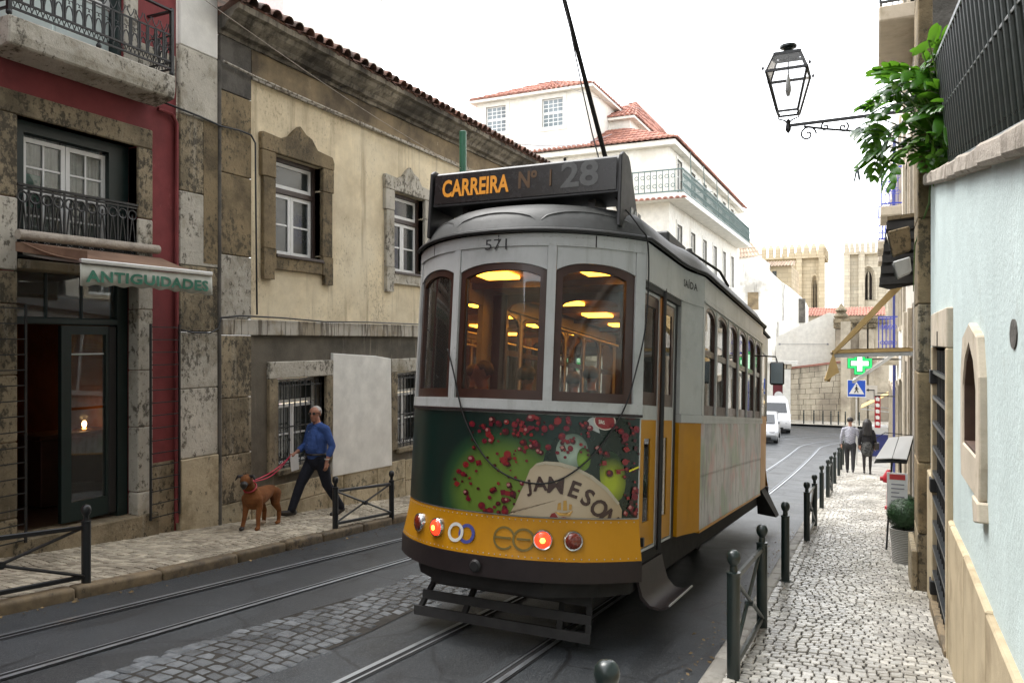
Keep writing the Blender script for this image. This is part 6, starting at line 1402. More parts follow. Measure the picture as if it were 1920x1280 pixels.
bulb = MB().lathe([(.012, zz_(140)), (.022, zz_(150)), (.03, zz_(160)), (.035, zz_(170)), (.02, zz_(180))], 10, (lc.x, lc.y, 0)).build('bulb', plain('milky bulb', (.5, .5, .47), .3), lan, smooth='all'); MB().tube([(lc.x, lc.y, zt0), (lc.x, lc.y, zz_(140))], .008, 6).build('cord', M['iron'], lan)
for s in (-1, 1): MB().tube([(lc.x + s * .1, lc.y, zb0), (lc.x + s * .12, lc.y, zb0 - .06), (lc.x + s * .04, lc.y, zb0 - .09), (lc.x, lc.y, lc.z + .02)], .01, 6).build('cradle', M['iron'], lan, smooth=True)
MB().lathe([(.01, -.09), (.03, -.06), (.035, -.03), (.025, .03), (.03, .05), (.012, .08)], 10, tuple(lc)).build('knob', M['iron'], lan, smooth=True)
e = Vector((XF_ - .13, YLn, lc.z + .02)); br = MB().bar(lc, e, .028, .035).build('bracket', M['iron'], lan)
L_ = (e - lc).length
def scroll(cx, cz, r, turns, st, w=.011):
    return MB().tube([(lc.x + cx + r * (1 - k / 34) * math.cos(st + k * turns * 2 * math.pi / 30), YLn, lc.z + cz + r * (1 - k / 34) * math.sin(st + k * turns * 2 * math.pi / 30)) for k in range(31)], w, 5)
for cx, cz, r, tu, st in ((.22, -.13, .1, 1.4, 0), (.42, -.06, .05, 1.2, 2), (.62, -.09, .06, -1.3, 1), (.78, -.16, .05, 1.3, 0), (.95, -.1, .07, 1.2, 1), (1.05, -.24, .08, -1.3, 2)): scroll(cx, cz, r, tu, st).build('scroll', M['iron'], br, smooth=True)
MB().tube([(lc.x + .18 + (L_ - .18) * f, YLn, lc.z - .03 - .04 * math.sin(f * 6) * (1 - f) - .42 * f ** 1.7) for f in [i / 14 for i in range(15)]], .013, 6).build('stay', M['iron'], br, smooth=True)
# ---------------------------------------------------------------- big-leaved plant hanging over the wall corner
m, n_, b_ = newmat('philodendron leaf'); ge = n_.nodes.new('ShaderNodeObjectInfo'); rl_ = ramp(n_, [(0, (.012, .045, .005)), (.4, (.03, .1, .009)), (.8, (.055, .17, .014)), (1, (.14, .2, .06))]); n_.links.new(ge.outputs['Random'], rl_.inputs[0]); n_.links.new(rl_.outputs[0], b_.inputs['Base Color']); b_.inputs['Roughness'].default_value = .28; b_.inputs['Subsurface Weight'].default_value = 0
tr_ = n_.nodes.new('ShaderNodeBsdfTranslucent'); tr_.inputs[0].default_value = (.12, .3, .02, 1); mx_ = n_.nodes.new('ShaderNodeMixShader'); mx_.inputs[0].default_value = .35; n_.links.new(b_.outputs[0], mx_.inputs[1]); n_.links.new(tr_.outputs[0], mx_.inputs[2]); n_.links.new(mx_.outputs[0], n_.nodes['Material Output'].inputs['Surface']); M['leaf'] = m
def leaf_mesh(seed):
    rr = random.Random(seed); mb = MB(); nl = 6; L = 1.0
    def mid(f): return Vector((0, L * f, .1 * math.sin(f * 2.6) - .3 * f * f))
    mb.add([mid(i / 10) + Vector((-.018 * (1.2 - i / 10), 0, 0)) for i in range(11)] + [mid(i / 10) + Vector((.018 * (1.2 - i / 10), 0, 0)) for i in range(11)], [(i, i + 1, 12 + i, 11 + i) for i in range(10)])
    for s in (-1, 1):
        for i in range(nl):
            f = .06 + .86 * i / (nl - 1); ln = (.5 * math.sin(math.pi * (.18 + .72 * f)) + .06) * rr.uniform(.85, 1.1); an = R(68 - 50 * f + rr.uniform(-5, 5)) if i else R(120)
            if i == 0: an = R(115)
            d = Vector((s * math.sin(an), math.cos(an), 0)); p = mid(f); w = .078 * rr.uniform(.8, 1.2); nrm = Vector((-d.y, d.x, 0)); pts = []
            for k, (ff, ww) in enumerate(((0, .7), (.3, 1.0), (.6, 1.05), (.85, .75), (1, .1))):
                c = p + d * (ln * ff) + Vector((0, 0, .05 * math.sin(ff * 2) - .16 * ff * ff * ln * 2)); pts += [c + nrm * w * ww + Vector((0, 0, -.008)), c + Vector((0, 0, .012)), c - nrm * w * ww + Vector((0, 0, -.008))]
            mb.add(pts, [(3 * k + q, 3 * k + 3 + q, 3 * k + 4 + q, 3 * k + 1 + q) for k in range(4) for q in range(2)])
    me = mb.mesh('leaf', smooth='all'); me.materials.append(m); return me
LV = [leaf_mesh(s) for s in range(5)]
pl_ = worldthing('philodendron', 'lush philodendron with large split leaves spilling over the turquoise wall', 'plant', (XR + .25, 8.9, top(8.9) + .05))
rr = random.Random(12)
M['stem'] = plain('green stem', (.08, .14, .03), .5)
spots = [(1780, 95, 8.7, .34), (1762, 75, 8.7, .3), (1745, 110, 8.9, .3), (1690, 140, 9.0, .4), (1712, 135, 8.9, .42), (1672, 165, 9.1, .4), (1735, 150, 8.8, .4), (1655, 190, 9.2, .36), (1680, 200, 9.0, .4), (1720, 200, 8.9, .34), (1765, 165, 8.6, .36), (1790, 160, 8.5, .34), (1755, 195, 8.7, .36), (1785, 195, 8.5, .34), (1740, 225, 8.8, .34), (1700, 235, 8.9, .36), (1640, 250, 9.1, .34), (1620, 245, 9.2, .3), (1668, 260, 9.0, .38), (1650, 285, 9.0, .42), (1672, 305, 8.9, .4), (1640, 300, 9.1, .3), (1712, 275, 8.9, .34), (1745, 270, 8.7, .36), (1770, 260, 8.6, .36), (1785, 235, 8.5, .36), (1760, 295, 8.7, .34), (1730, 295, 8.8, .32), (1780, 290, 8.5, .32), (1795, 270, 8.4, .3), (1795, 210, 8.4, .3), (1705, 170, 8.8, .36), (1690, 175, 9.15, .36), (1750, 250, 9.0, .36), (1775, 125, 8.9, .3), (1750, 315, 8.7, .25), (1770, 310, 8.6, .25)]
cr_ = Vector((XR + .2, 8.8, top(8.8) + .1))
for i, (px, py, yy, s) in enumerate(spots):
    x, z = onY(px, py, yy); p = Vector((x, yy, z)); d = p - cr_; yaw = math.atan2(-d.x, d.y + rr.uniform(-.6, .1)) + rr.uniform(-.6, .6)
    o = link('leaf', LV[i % 5], None, pl_); s *= rr.uniform(.95, 1.6); o.scale = (s, s, s); o.rotation_euler = (R(rr.uniform(-75, -5) if py > 230 else rr.uniform(-40, 35)), R(rr.uniform(-40, 40)), yaw + R(rr.choice((60, 100, 140, 30))))
    rot = o.rotation_euler.to_matrix(); o.location = p - rot @ Vector((0, s * .5, 0)) - ORG[pl_]
    a = o.location + ORG[pl_]; mdp = (a + cr_) / 2 + Vector((0, 0, .12)); MB().tube([cr_, mdp, a], [.012, .009, .006], 5).build('stem', M['stem'], pl_, smooth=True)
MB().tube([(XR + .02, 9.2, 3.9), (XR - .02, 9.2, 3.3), (XF_ - .16, 9.5, 2.9), (XF_ - .17, 9.6, 2.4)], [.012, .01, .008, .005], 5).build('trailing_stem', M['stem'], pl_, smooth=True)
# ---------------------------------------------------------------- tubs, menu stands, hydrant
m, n_, b_ = newmat('woven tub'); tc = n_.nodes.new('ShaderNodeTexCoord'); wv = n_.nodes.new('ShaderNodeTexWave'); wv.bands_direction = 'Z'; wv.inputs['Scale'].default_value = 14; wv.inputs['Distortion'].default_value = 1.5; n_.links.new(tc.outputs['Object'], wv.inputs['Vector']); rw = ramp(n_, [(0, (.2, .19, .17)), (1, (.4, .39, .36))]); n_.links.new(wv.outputs['Fac'], rw.inputs[0]); n_.links.new(rw.outputs[0], b_.inputs['Base Color']); bp = n_.nodes.new('ShaderNodeBump'); bp.inputs['Distance'].default_value = .01; n_.links.new(wv.outputs['Fac'], bp.inputs['Height']); n_.links.new(bp.outputs[0], b_.inputs['Normal']); b_.inputs['Roughness'].default_value = .8; M['woven'] = m
M['box'] = plain('clipped box leaf', (.018, .05, .016), .5, var=.5, scale=30, rnd=.4)
def tub(x, y, label, r=.165, seed=1):
    t = thing('box_tree', label, 'potted plant', (x, y, gz(y) + PAVE), 'clipped box balls in woven tubs')
    MB().lathe([(r * .8, 0), (r * .86, .2), (r, .42), (r * 1.03, .44), (r * .92, .44), (r * .9, .38)], 24).build('tub', M['woven'], t, smooth=True)
    rr = random.Random(seed); c = Vector((0, 0, .62)); mb = MB().lathe([(.16 * math.sin(math.pi * i / 10) + .001, -.16 * math.cos(math.pi * i / 10)) for i in range(11)], 16, (0, 0, .62))
    for i in range(3600):
        d = Vector((rr.gauss(0, 1), rr.gauss(0, 1), rr.gauss(0, 1))).normalized(); p = c + d * rr.uniform(.175, .205); u = d.orthogonal().normalized(); u.rotate(Matrix.Rotation(rr.uniform(0, 6.28), 3, d)); v = d.cross(u); s = rr.uniform(.01, .016); u = (u + d * rr.uniform(-.2, .35)).normalized()
        mb.add([p - u * s, p + v * s * .5, p + u * s, p - v * s * .5], [(0, 1, 2, 3)])
    o = mb.build('crown', M['box'], t); o['kind'] = 'stuff'; MB().tube([(0, 0, .38), (0, 0, .6)], .018, 6).build('trunk', M['darkwood'], t)
tub(.34, 11.05, 'clipped dark green box ball in a grey woven tub, the nearer one'); tub(.36, 11.9, 'clipped box ball half hidden behind the nearer tub and notice', seed=2)
M['paper'] = plain('white card', (.72, .72, .7), .5, var=.05); M['redink'] = plain('red print', (.5, .05, .05), .5); M['greyink'] = plain('grey print', (.25, .25, .28), .6)
Yn = 11.5
nb = worldthing('notice_board', 'white menu notice with red heading above the box tub', 'sign', (onY(1682, 920, Yn)[0], Yn, gz(Yn) + PAVE))
a = onY(1663, 885, Yn); b = onY(1702, 962, Yn)
MB().box((a[0], Yn, b[1]), (b[0], Yn + .015, a[1])).build('card', M['paper'], nb)
MB().box((a[0] + .03, Yn - .003, a[1] - .09), (b[0] - .03, Yn - .001, a[1] - .02)).build('heading', M['redink'], nb)
for i in range(7): MB().box((a[0] + .05, Yn - .003, a[1] - .16 - i * .055), (b[0] - .04 - (.06 if i % 3 == 2 else 0), Yn - .001, a[1] - .145 - i * .055)).build('print_line', M['greyink'], nb)
MB().bar(((a[0] + b[0]) / 2, Yn + .02, b[1]), ((a[0] + b[0]) / 2, Yn + .02, gz(Yn) + PAVE), .02).build('stake', M['iron'], nb)
Ym = 11.98
ms = worldthing('menu_stand', 'two open white menu folders on a black stand by the restaurant', 'stand', (onY(1680, 860, Ym)[0], Ym, gz(Ym) + PAVE))
def mpt(px, py, dy=0): x, z = onY(px, py, Ym); return Vector((x, Ym + dy, z))
for qd in (((1641, 863), (1667, 825, .12), (1685, 824, .12), (1672, 862)), ((1673, 862), (1687, 823, .12), (1713, 822, .12), (1700, 864))):
    P_ = [mpt(p[0], p[1], p[2] if len(p) > 2 else 0) for p in qd]; MB().hexa([p + Vector((0, -.03, .03)) for p in P_] + [p + Vector((0, -.018, .018)) for p in P_]).build('menu_page', M['paper'], ms); c_ = sum(P_, Vector()) / 4
    MB().hexa([c_ + (p - c_) * 1.08 + Vector((0, .014, -.014)) for p in P_] + [c_ + (p - c_) * 1.08 + Vector((0, .03, -.03)) for p in P_]).build('folder', M['black'], ms)
bp_ = mpt(1680, 860); 
for dx in (-.12, .12): MB().tube([bp_ + Vector((dx * .4, .05, 0)), (bp_.x + dx, Ym + .05, gz(Ym) + PAVE)], .014, 6).build('leg', M['iron'], ms)
MB().tube([mpt(1643, 822, .1), mpt(1660, 812, .1), mpt(1714, 818, .1)], .006, 5).build('wire', M['iron'], ms)
hy = thing('hydrant', 'small red fire hydrant behind the menu stand', 'hydrant', (onY(1666, 900, 16.6)[0], 16.6, gz(15.4) + PAVE)); M['hred'] = plain('hydrant red', (.34, .012, .02), .4, var=.15)
MB().lathe([(.07, 0), (.07, .05), (.035, .07), (.03, .5), (.1, .52), (.11, .56), (.1, .64), (.05, .72), (.03, .76)], 14).build('body', M['hred'], hy, smooth=True)
for s in (-1, 1): MB().tube([(s * .05, 0, .58), (s * .15, 0, .58)], .04, 10).build('outlet', M['hred'], hy)
# ---------------------------------------------------------------- signs farther down
Yc = 20.0; cx0 = onY(1612, 681, Yc)
pc = worldthing('pharmacy_cross', 'glowing green pharmacy cross sign projecting from the right-hand houses', 'sign', (cx0[0], Yc, cx0[1]))
M['neong'] = plain('green neon', (.02, .6, .15), .4, var=0, emit=(.03, .8, .2), estr=.12); M['neonw'] = plain('pale green neon', (.6, .9, .7), .4, var=0, emit=(.5, 1, .65), estr=.3)
def cross(w, t): return [(-t, -w), (t, -w), (t, -t), (w, -t), (w, t), (t, t), (t, w), (-t, w), (-t, t), (-w, t), (-w, -t), (-t, -t)]
mpx = lambda a, b, d: (cx0[0] + a, Yc + d, cx0[1] + b)
MB().prism(cross(.27, .125), mpx, 0, .12).build('case', plain('dark green case', (.01, .08, .03), .4), pc); MB().ring(cross(.26, .115), cross(.21, .07), mpx, -.012, -.001).build('tube_border', M['neong'], pc); MB().prism(cross(.19, .055), mpx, -.011, -.001).build('tube_centre', M['neonw'], pc)
MB().bar((cx0[0], Yc + .06, cx0[1] + .1), (XF_, Yc + .06, cx0[1] + .1), .03).build('bracket', M['iron'], pc)
Ys = 30.0; s0 = onY(1606, 728, Ys)
ps = worldthing('crossing_sign', 'blue square pedestrian crossing sign on a grey pole', 'sign', (s0[0], Ys, gz(Ys) + PAVE)); mpx2 = lambda a, b, d: (s0[0] + a, Ys + d, s0[1] + b)
M['signblue'] = plain('sign blue', (.02, .09, .5), .4, var=.05); hw = .31
MB().prism([(-hw, -hw), (hw, -hw), (hw, hw), (-hw, hw)], mpx2, 0, .02).build('plate', M['signblue'], ps); MB().ring([(-hw, -hw), (hw, -hw), (hw, hw), (-hw, hw)], [(-hw + .025, -hw + .025), (hw - .025, -hw + .025), (hw - .025, hw - .025), (-hw + .025, hw - .025)], mpx2, -.006, -.001).build('border', M['paper'], ps)
MB().prism([(-.25, -.2), (.25, -.2), (0, .23)], mpx2, -.008, -.002).build('triangle', M['paper'], ps)
MB().prism([(-.02, .08), (.02, .08), (.03, .02), (.08, -.02), (.02, -.03), (.07, -.15), (.04, -.16), (0, -.07), (-.05, -.16), (-.08, -.15), (-.02, -.03), (-.07, -.02), (-.03, .03)], mpx2, -.012, -.009).build('walker', M['paintblack'], ps); MB().prism([(.025 * math.cos(t), .115 + .025 * math.sin(t)) for t in [k * .7 for k in range(9)]], mpx2, -.012, -.009).build('walker', M['paintblack'], ps)
MB().tube([(s0[0], Ys + .04, s0[1] + hw), (s0[0], Ys + .04, gz(Ys) + PAVE)], .03, 8).build('pole', M['alu'], ps, smooth=True)
Ys2 = 33.0; q0, q1 = onY(1620, 722, Ys2), onY(1645, 750, Ys2)
ts = worldthing('turn_sign', 'grey board with a black left turn arrow beside the crossing sign', 'sign', (q0[0], Ys2, q1[1])); MB().box((q0[0], Ys2, q1[1]), (q1[0], Ys2 + .03, q0[1])).build('board', plain('faded board', (.5, .47, .42), .6), ts)
qx, qz = (q0[0] + q1[0]) / 2, (q0[1] + q1[1]) / 2; MB().bar((qx + .12, Ys2 - .006, qz - .22), (qx + .12, Ys2 - .006, qz + .1), .035, .01).bar((qx + .135, Ys2 - .006, qz + .1), (qx - .08, Ys2 - .006, qz + .1), .01, .035).build('arrow', M['paintblack'], ts); MB().prism([(qx - .16, qz + .1), (qx - .07, qz + .04), (qx - .07, qz + .16)], lambda a, b, d: (a, Ys2 + d, b), -.011, -.002).build('arrow_head', M['paintblack'], ts)
MB().bar((q1[0], Ys2 + .02, qz), (XF_, Ys2 + .02, qz), .03).build('bracket', M['iron'], ts)
Yr = 25.2; q0, q1 = onY(1640, 742, Yr), onY(1651, 802, Yr)
rb_ = worldthing('red_banner', 'tall red and white shop banner hanging by the right-hand houses', 'banner', (q0[0], Yr, q1[1])); MB().box((q0[0], Yr, q1[1]), (q1[0], Yr + .01, q0[1])).build('cloth', M['hred'], rb_)
for i in range(5): zc_ = q0[1] - (q0[1] - q1[1]) * (i + .5) / 5.2; MB().prism([(q0[0] + (q1[0] - q0[0]) * a, zc_ + b) for a, b in ((.2, -.05), (.8, -.06), (.85, .03), (.5, .06), (.15, .04))], lambda a, b, d: (a, Yr + d, b), -.006, -.002).build('print', M['paper'], rb_)
MB().bar((q0[0], Yr + .005, q0[1]), (XF_, Yr + .005, q0[1]), .03).build('rod', M['iron'], rb_)
Yq = 34; q0, q1 = onY(1614, 766, Yq), onY(1642, 748, Yq)
sa = worldthing('cream_awning', 'small cream shop awning low beyond the crossing sign', 'awning', (q0[0], Yq, q0[1])); MB().hexa([(q0[0], Yq, q0[1]), (q0[0], Yq + 2, q0[1]), (XF_, Yq + 2, q1[1] + .2), (XF_, Yq, q1[1] + .2), (q0[0], Yq, q0[1] + .02), (q0[0], Yq + 2, q0[1] + .02), (XF_, Yq + 2, q1[1] + .22), (XF_, Yq, q1[1] + .22)]).build('canvas', M['beige'], sa)
for s in (Yq, Yq + 1.95): MB().bar((q0[0], s, q0[1]), (XF_, s, q0[1] - .1), .04).build('arm', M['alu'], sa)
ks = worldthing('blue_stall', 'blue stall front under the small cream awning', 'stall', (.1, 35, gz(35))); MB().box((-.2, 34.6, gz(35) + PAVE), (.5, 35.8, gz(35) + 1.0)).build('counter', M['bluepaint'], ks, bevel=.02); MB().box((-.15, 34.7, gz(35) + 1.0), (.5, 35.7, gz(35) + 1.3)).build('goods', M['paper'], ks)
# washing on a line
Yw = 30; hl = worldthing('washing', 'dark cloth hanging on a thin line high on the right', 'cloth', (onY(1608, 320, Yw)[0], Yw, onY(1608, 340, Yw)[1])); xw_, zw_ = onY(1608, 313, Yw)
MB().prism([(xw_ - .05, zw_), (xw_ + .03, zw_), (xw_ + .1, zw_ - .45), (xw_ + .03, zw_ - .5), (xw_ - .02, zw_ - .2), (xw_ - .08, zw_ - .52), (xw_ - .13, zw_ - .48)], lambda a, b, d: (a, Yw + d, b), 0, .02).build('cloth', M['greenframe'], hl); MB().tube([(xw_ - .25, Yw, zw_ + .01), (XF_, Yw, zw_ + .02)], .008, 5).build('line', M['iron'], hl)

# ================================================================== buildings closing the street
def tiled(par, e0, e1, r1, r0, m, pitch=.28, r=.1, name='roof_tiles'):
    """barrel-tile ribs from the eave e0-e1 up to the ridge r0-r1; far too small to pick apart"""
    e0, e1, r0, r1 = map(Vector, (e0, e1, r0, r1)); n = max(2, int((e1 - e0).length / pitch)); mb = MB()
    mb.add([e0, e1, r1, r0], [(0, 1, 2, 3)])
    nrm = (e1 - e0).cross(r0 - e0 if (r0 - e0).length > .1 else r1 - e0).normalized(); nrm = nrm if nrm.z > 0 else -nrm
    for i in range(n):
        f = (i + .5) / n; a = e0.lerp(e1, f); b = r0.lerp(r1, f); L = (b - a).length
        # keep ribs straight up the slope
        k = max(1, int(L / .8)); u = (e1 - e0).normalized()
        for j in range(k):
            p, q = a.lerp(b, j / k), a.lerp(b, (j + 1) / k + .02); p = p + nrm * .03; pts = []
            for c, rr_ in ((p, r), (q, r * .75)):
                for t in (0, .25, .5, .75, 1): pts.append(c + u * (rr_ * math.cos(math.pi * t)) + nrm * (rr_ * math.sin(math.pi * t)))
            mb.add(pts, [(x, x + 1, x + 6, x + 5) for x in range(4)] + [(4, 3, 2, 1, 0)])
    o = mb.build(name, m, par); o['kind'] = 'stuff'; return o
def hip(par, x0, x1, y0, y1, z, zt, rid, m, over=.35, name='roof'):
    x0 -= over; x1 += over; y0 -= over; y1 += over
    (ax, ay), (bx, by_) = rid
    A, B, C, D = (x0, y0, z), (x1, y0, z), (x1, y1, z), (x0, y1, z); P, Q = (ax, ay, zt), (bx, by_, zt)
    MB().box((x0 + .02, y0 + .02, z - .14), (x1 - .02, y1 - .02, z - .01)).build('eave_cornice', M['whitewall'], par)
    if abs(bx - ax) >= abs(by_ - ay):
        tiled(par, A, B, Q, P, m); tiled(par, B, C, Q, Q, m); tiled(par, C, D, P, Q, m); tiled(par, D, A, P, P, m)
    else:
        tiled(par, A, B, P, P, m); tiled(par, B, C, Q, P, m); tiled(par, C, D, Q, Q, m); tiled(par, D, A, P, Q, m)
wb = worldthing('white_mansion', 'large white house with tiled hip roofs and long iron balcony beyond the tram', 'building', (-9.2, 38, gz(38)))
YB, XB, YBE = 38.0, -9.2, 60.0
mpS_ = lambda a, b, d: (a, YB + d, b); mpE = lambda a, b, d: (XB - d, a, b)
def bx(px, py): return onY(px, py, YB)
ez_ = bx(1262, 262)[1]
wl = [(bx(1020, 300)[0], bx(1057, 300)[0]), (bx(1137, 300)[0], bx(1172, 300)[0])]
zw1 = bx(1040, 290)[1]; holesS = [(a, b, zw1 - 1.7, zw1) for a, b in wl]
zbal = bx(1275, 368)[1]
holesS += [(XB - 3.6, XB - 2.4, zbal + .05, zbal + 2.3), (XB - 6.8, XB - 5.6, zbal + .05, zbal + 2.3)]
MB().panel(mpS_, -24, XB, gz(38) - .5, ez_, holesS, .3).build('end_wall', M['whitewall'], wb)
ys_ = [39.6 + i * 3.3 for i in range(6)]
holesE = [(y, y + 1.15, z0, z0 + 2.2) for y in ys_ for z0 in (zbal + .05, zbal - 3.3, zbal - 6.4)]
MB().panel(mpE, YB, YBE, gz(YBE) - .5, ez_, holesE, .3).build('street_wall', M['whitewall'], wb)
for (a, b, z0, z1) in holesS:
    casement(wb, mpS_, a, b, z0, z1, .12, (M['white'], M['glasssky']), 2, 2, .08); MB().ring([(a - .16, z0 - .12), (b + .16, z0 - .12), (b + .16, z1 + .2), (a - .16, z1 + .2)], [(a, z0), (b, z0), (b, z1), (a, z1)], mpS_, -.04, .05).build('surround', M['patch'], wb)
for (a, b, z0, z1) in holesE:
    casement(wb, mpE, a, b, z0, z1, .12, (M['white'], M['glass']), 2, 3, .08); MB().ring([(a - .16, z0 - .1), (b + .16, z0 - .1), (b + .16, z1 + .2), (a - .16, z1 + .2)], [(a, z0), (b, z0), (b, z1), (a, z1)], mpE, -.04, .05).build('surround', M['patch'], wb)
# eaves, roof of the main block
ovr = .5
MB().box((-24, YB - .38, ez_ - .3), (XB + .38, YBE + .3, ez_ - .05)).build('cornice', M['whitewall'], wb)
zr = bx(1100, 232)[1] + .5
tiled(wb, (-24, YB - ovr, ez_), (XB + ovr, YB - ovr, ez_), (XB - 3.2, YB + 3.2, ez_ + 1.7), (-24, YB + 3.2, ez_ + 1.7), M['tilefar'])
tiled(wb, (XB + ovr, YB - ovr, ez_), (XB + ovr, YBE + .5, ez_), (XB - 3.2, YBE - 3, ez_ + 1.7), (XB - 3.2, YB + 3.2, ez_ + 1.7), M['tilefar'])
# set back top storey
Yt = YB + 3.4; t0, t1 = onY(1128, 250, Yt)[0], onY(1300, 250, Yt)[0]; zt_ = onY(1225, 214, Yt)[1]
MB().box((t0, Yt, ez_), (XB - 3.0, YBE - 4, zt_)).build('attic', M['whitewall'], wb)
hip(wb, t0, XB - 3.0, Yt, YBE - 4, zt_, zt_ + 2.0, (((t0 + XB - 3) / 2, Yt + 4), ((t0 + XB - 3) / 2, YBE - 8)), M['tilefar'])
mpA = lambda a, b, d: (XB - 3.0 - d + .1, a, b)
for y in (42.6, 46, 49.5): casement(wb, mpA, y, y + 1.0, zt_ - 2.2, zt_ - .5, -.02 + .09, (M['white'], M['glass']), 2, 3, .08)
# corner tower block with two sash windows
k0, k1 = bx(895, 220)[0], bx(1104, 220)[0]; kz = bx(1000, 176)[1]
mpK = lambda a, b, d: (a, YB - .02 + d, b)
kw = [(bx(912, 0)[0], bx(949, 0)[0], bx(930, 249)[1], bx(930, 200)[1]), (bx(1017, 0)[0], bx(1056, 0)[0], bx(1036, 238)[1], bx(1036, 185)[1])]
MB().panel(mpK, k0, k1, ez_ - .2, kz, kw, .25).build('tower_wall', M['whitewall'], wb); MB().add([(k1, YB, ez_ - .2), (k1, YB + 6, ez_ - .2), (k1, YB + 6, kz), (k1, YB, kz)], [(0, 1, 2, 3)]).build('tower_side', M['whitewall'], wb); MB().add([(k0, YB, ez_ - .2), (k0, YB + 6, ez_ - .2), (k0, YB + 6, kz), (k0, YB, kz)], [(0, 1, 2, 3)]).build('tower_side', M['whitewall'], wb)
for (a, b, z0, z1) in kw:
    zm_ = (z0 + z1) / 2
    for q0_, q1_ in ((z0, zm_ - .01), (zm_ + .01, z1)): casement(wb, mpK, a, b, q0_, q1_, .08, (M['white'], M['glasssky']), 4, 3, .06, bar=.04)
    MB().ring([(a - .2, z0 - .2), (b + .2, z0 - .2), (b + .2, z1 + .25), (a - .2, z1 + .25)], [(a, z0), (b, z0), (b, z1), (a, z1)], mpK, -.03, .04).build('surround', M['patch'], wb)
hip(wb, k0, k1, YB, YB + 6, kz, bx(1015, 141)[1] + .6, (((k0 + k1) / 2, YB + 3), ((k0 + k1) / 2, YB + 3)), M['tilefar'])
MB().box((k0 - .1, YB - .1, ez_ + .05), (k1 + .1, YB - .021, ez_ + .5)).build('tower_base', M['whitestain'], wb)
a0, a1 = onY(866, 0, 44)[0], onY(905, 0, 44)[0]; za_ = onY(880, 232, 44)[1]
tiled(wb, (a0, 44, za_ - .3), (a1, 44, za_ - .3), (a1, 47, za_ + 1), (a0, 47, za_ + 1), M['tilefar'])
# long balcony turning the corner
MB().box((XB - 2.9, YB - 1.0, zbal - .25), (XB + .95, YB, zbal)).build('balcony_slab', M['patch'], wb); MB().box((XB + .002, YB + .002, zbal - .25), (XB + .95, YBE - 1, zbal)).build('balcony_slab', M['patch'], wb)
tiled(wb, (XB - 3.0, YB - 1.15, zbal - .3), (XB + 1.1, YB - 1.15, zbal - .3), (XB + 1.1, YB - .9, zbal - .2), (XB - 3.0, YB - .9, zbal - .2), M['tilefar'], name='drip_tiles')
M['railgreen'] = plain('grey green iron', (.1, .15, .14), .5, var=.2)
rb_ = MB()
for z in (zbal + .1, zbal + 1.15): rb_.bar((XB + .88, YB - .92, z), (XB + .88, YBE - 1, z), .06); rb_.bar((XB - 2.85, YB - .92, z), (XB + .88, YB - .92, z), .06)
rlb = rb_.build('balcony_rail', M['railgreen'], wb)
bb = MB().bar((0, 0, zbal + .1), (0, 0, zbal + 1.15), .035); curl(bb, lambda a, b, d: (0, a, b), .1, zbal + .85, .09, 0, 6.28, 0, .018, 8); curl(bb, lambda a, b, d: (0, a, b), .1, zbal + .4, .09, 0, 6.28, 0, .018, 8); bme_ = bb.mesh('baluster'); bme_.materials.append(M['railgreen'])
y = YB - .9
while y < YBE - 1: o = link('baluster', bme_, None, rlb); o.location = Vector((XB + .88, y, 0)) - ORG[wb]; y += .27
M['railpale'] = plain('pale iron', (.5, .52, .5), .5)
x = XB - 2.8
while x < XB + .8: o = link('baluster', bme_, None, rlb); o.location = Vector((x, YB - .92, 0)) - ORG[wb]; o.rotation_euler = (0, 0, R(90)); x += .3
for y in (40.5, 44, 48, 52): MB().tube([(XB + .1, y, ez_ - .3), (XB + .5, y, ez_ - .1), (XB + .6, y, ez_ - 2.4)], .025, 5).build('line_pole', M['railgreen'], wb); MB().bar((XB + .0, y - .02, ez_ - 1.6), (XB + 1.0, y - .02, ez_ - 1.6), .03).build('line_arm', M['railgreen'], wb)
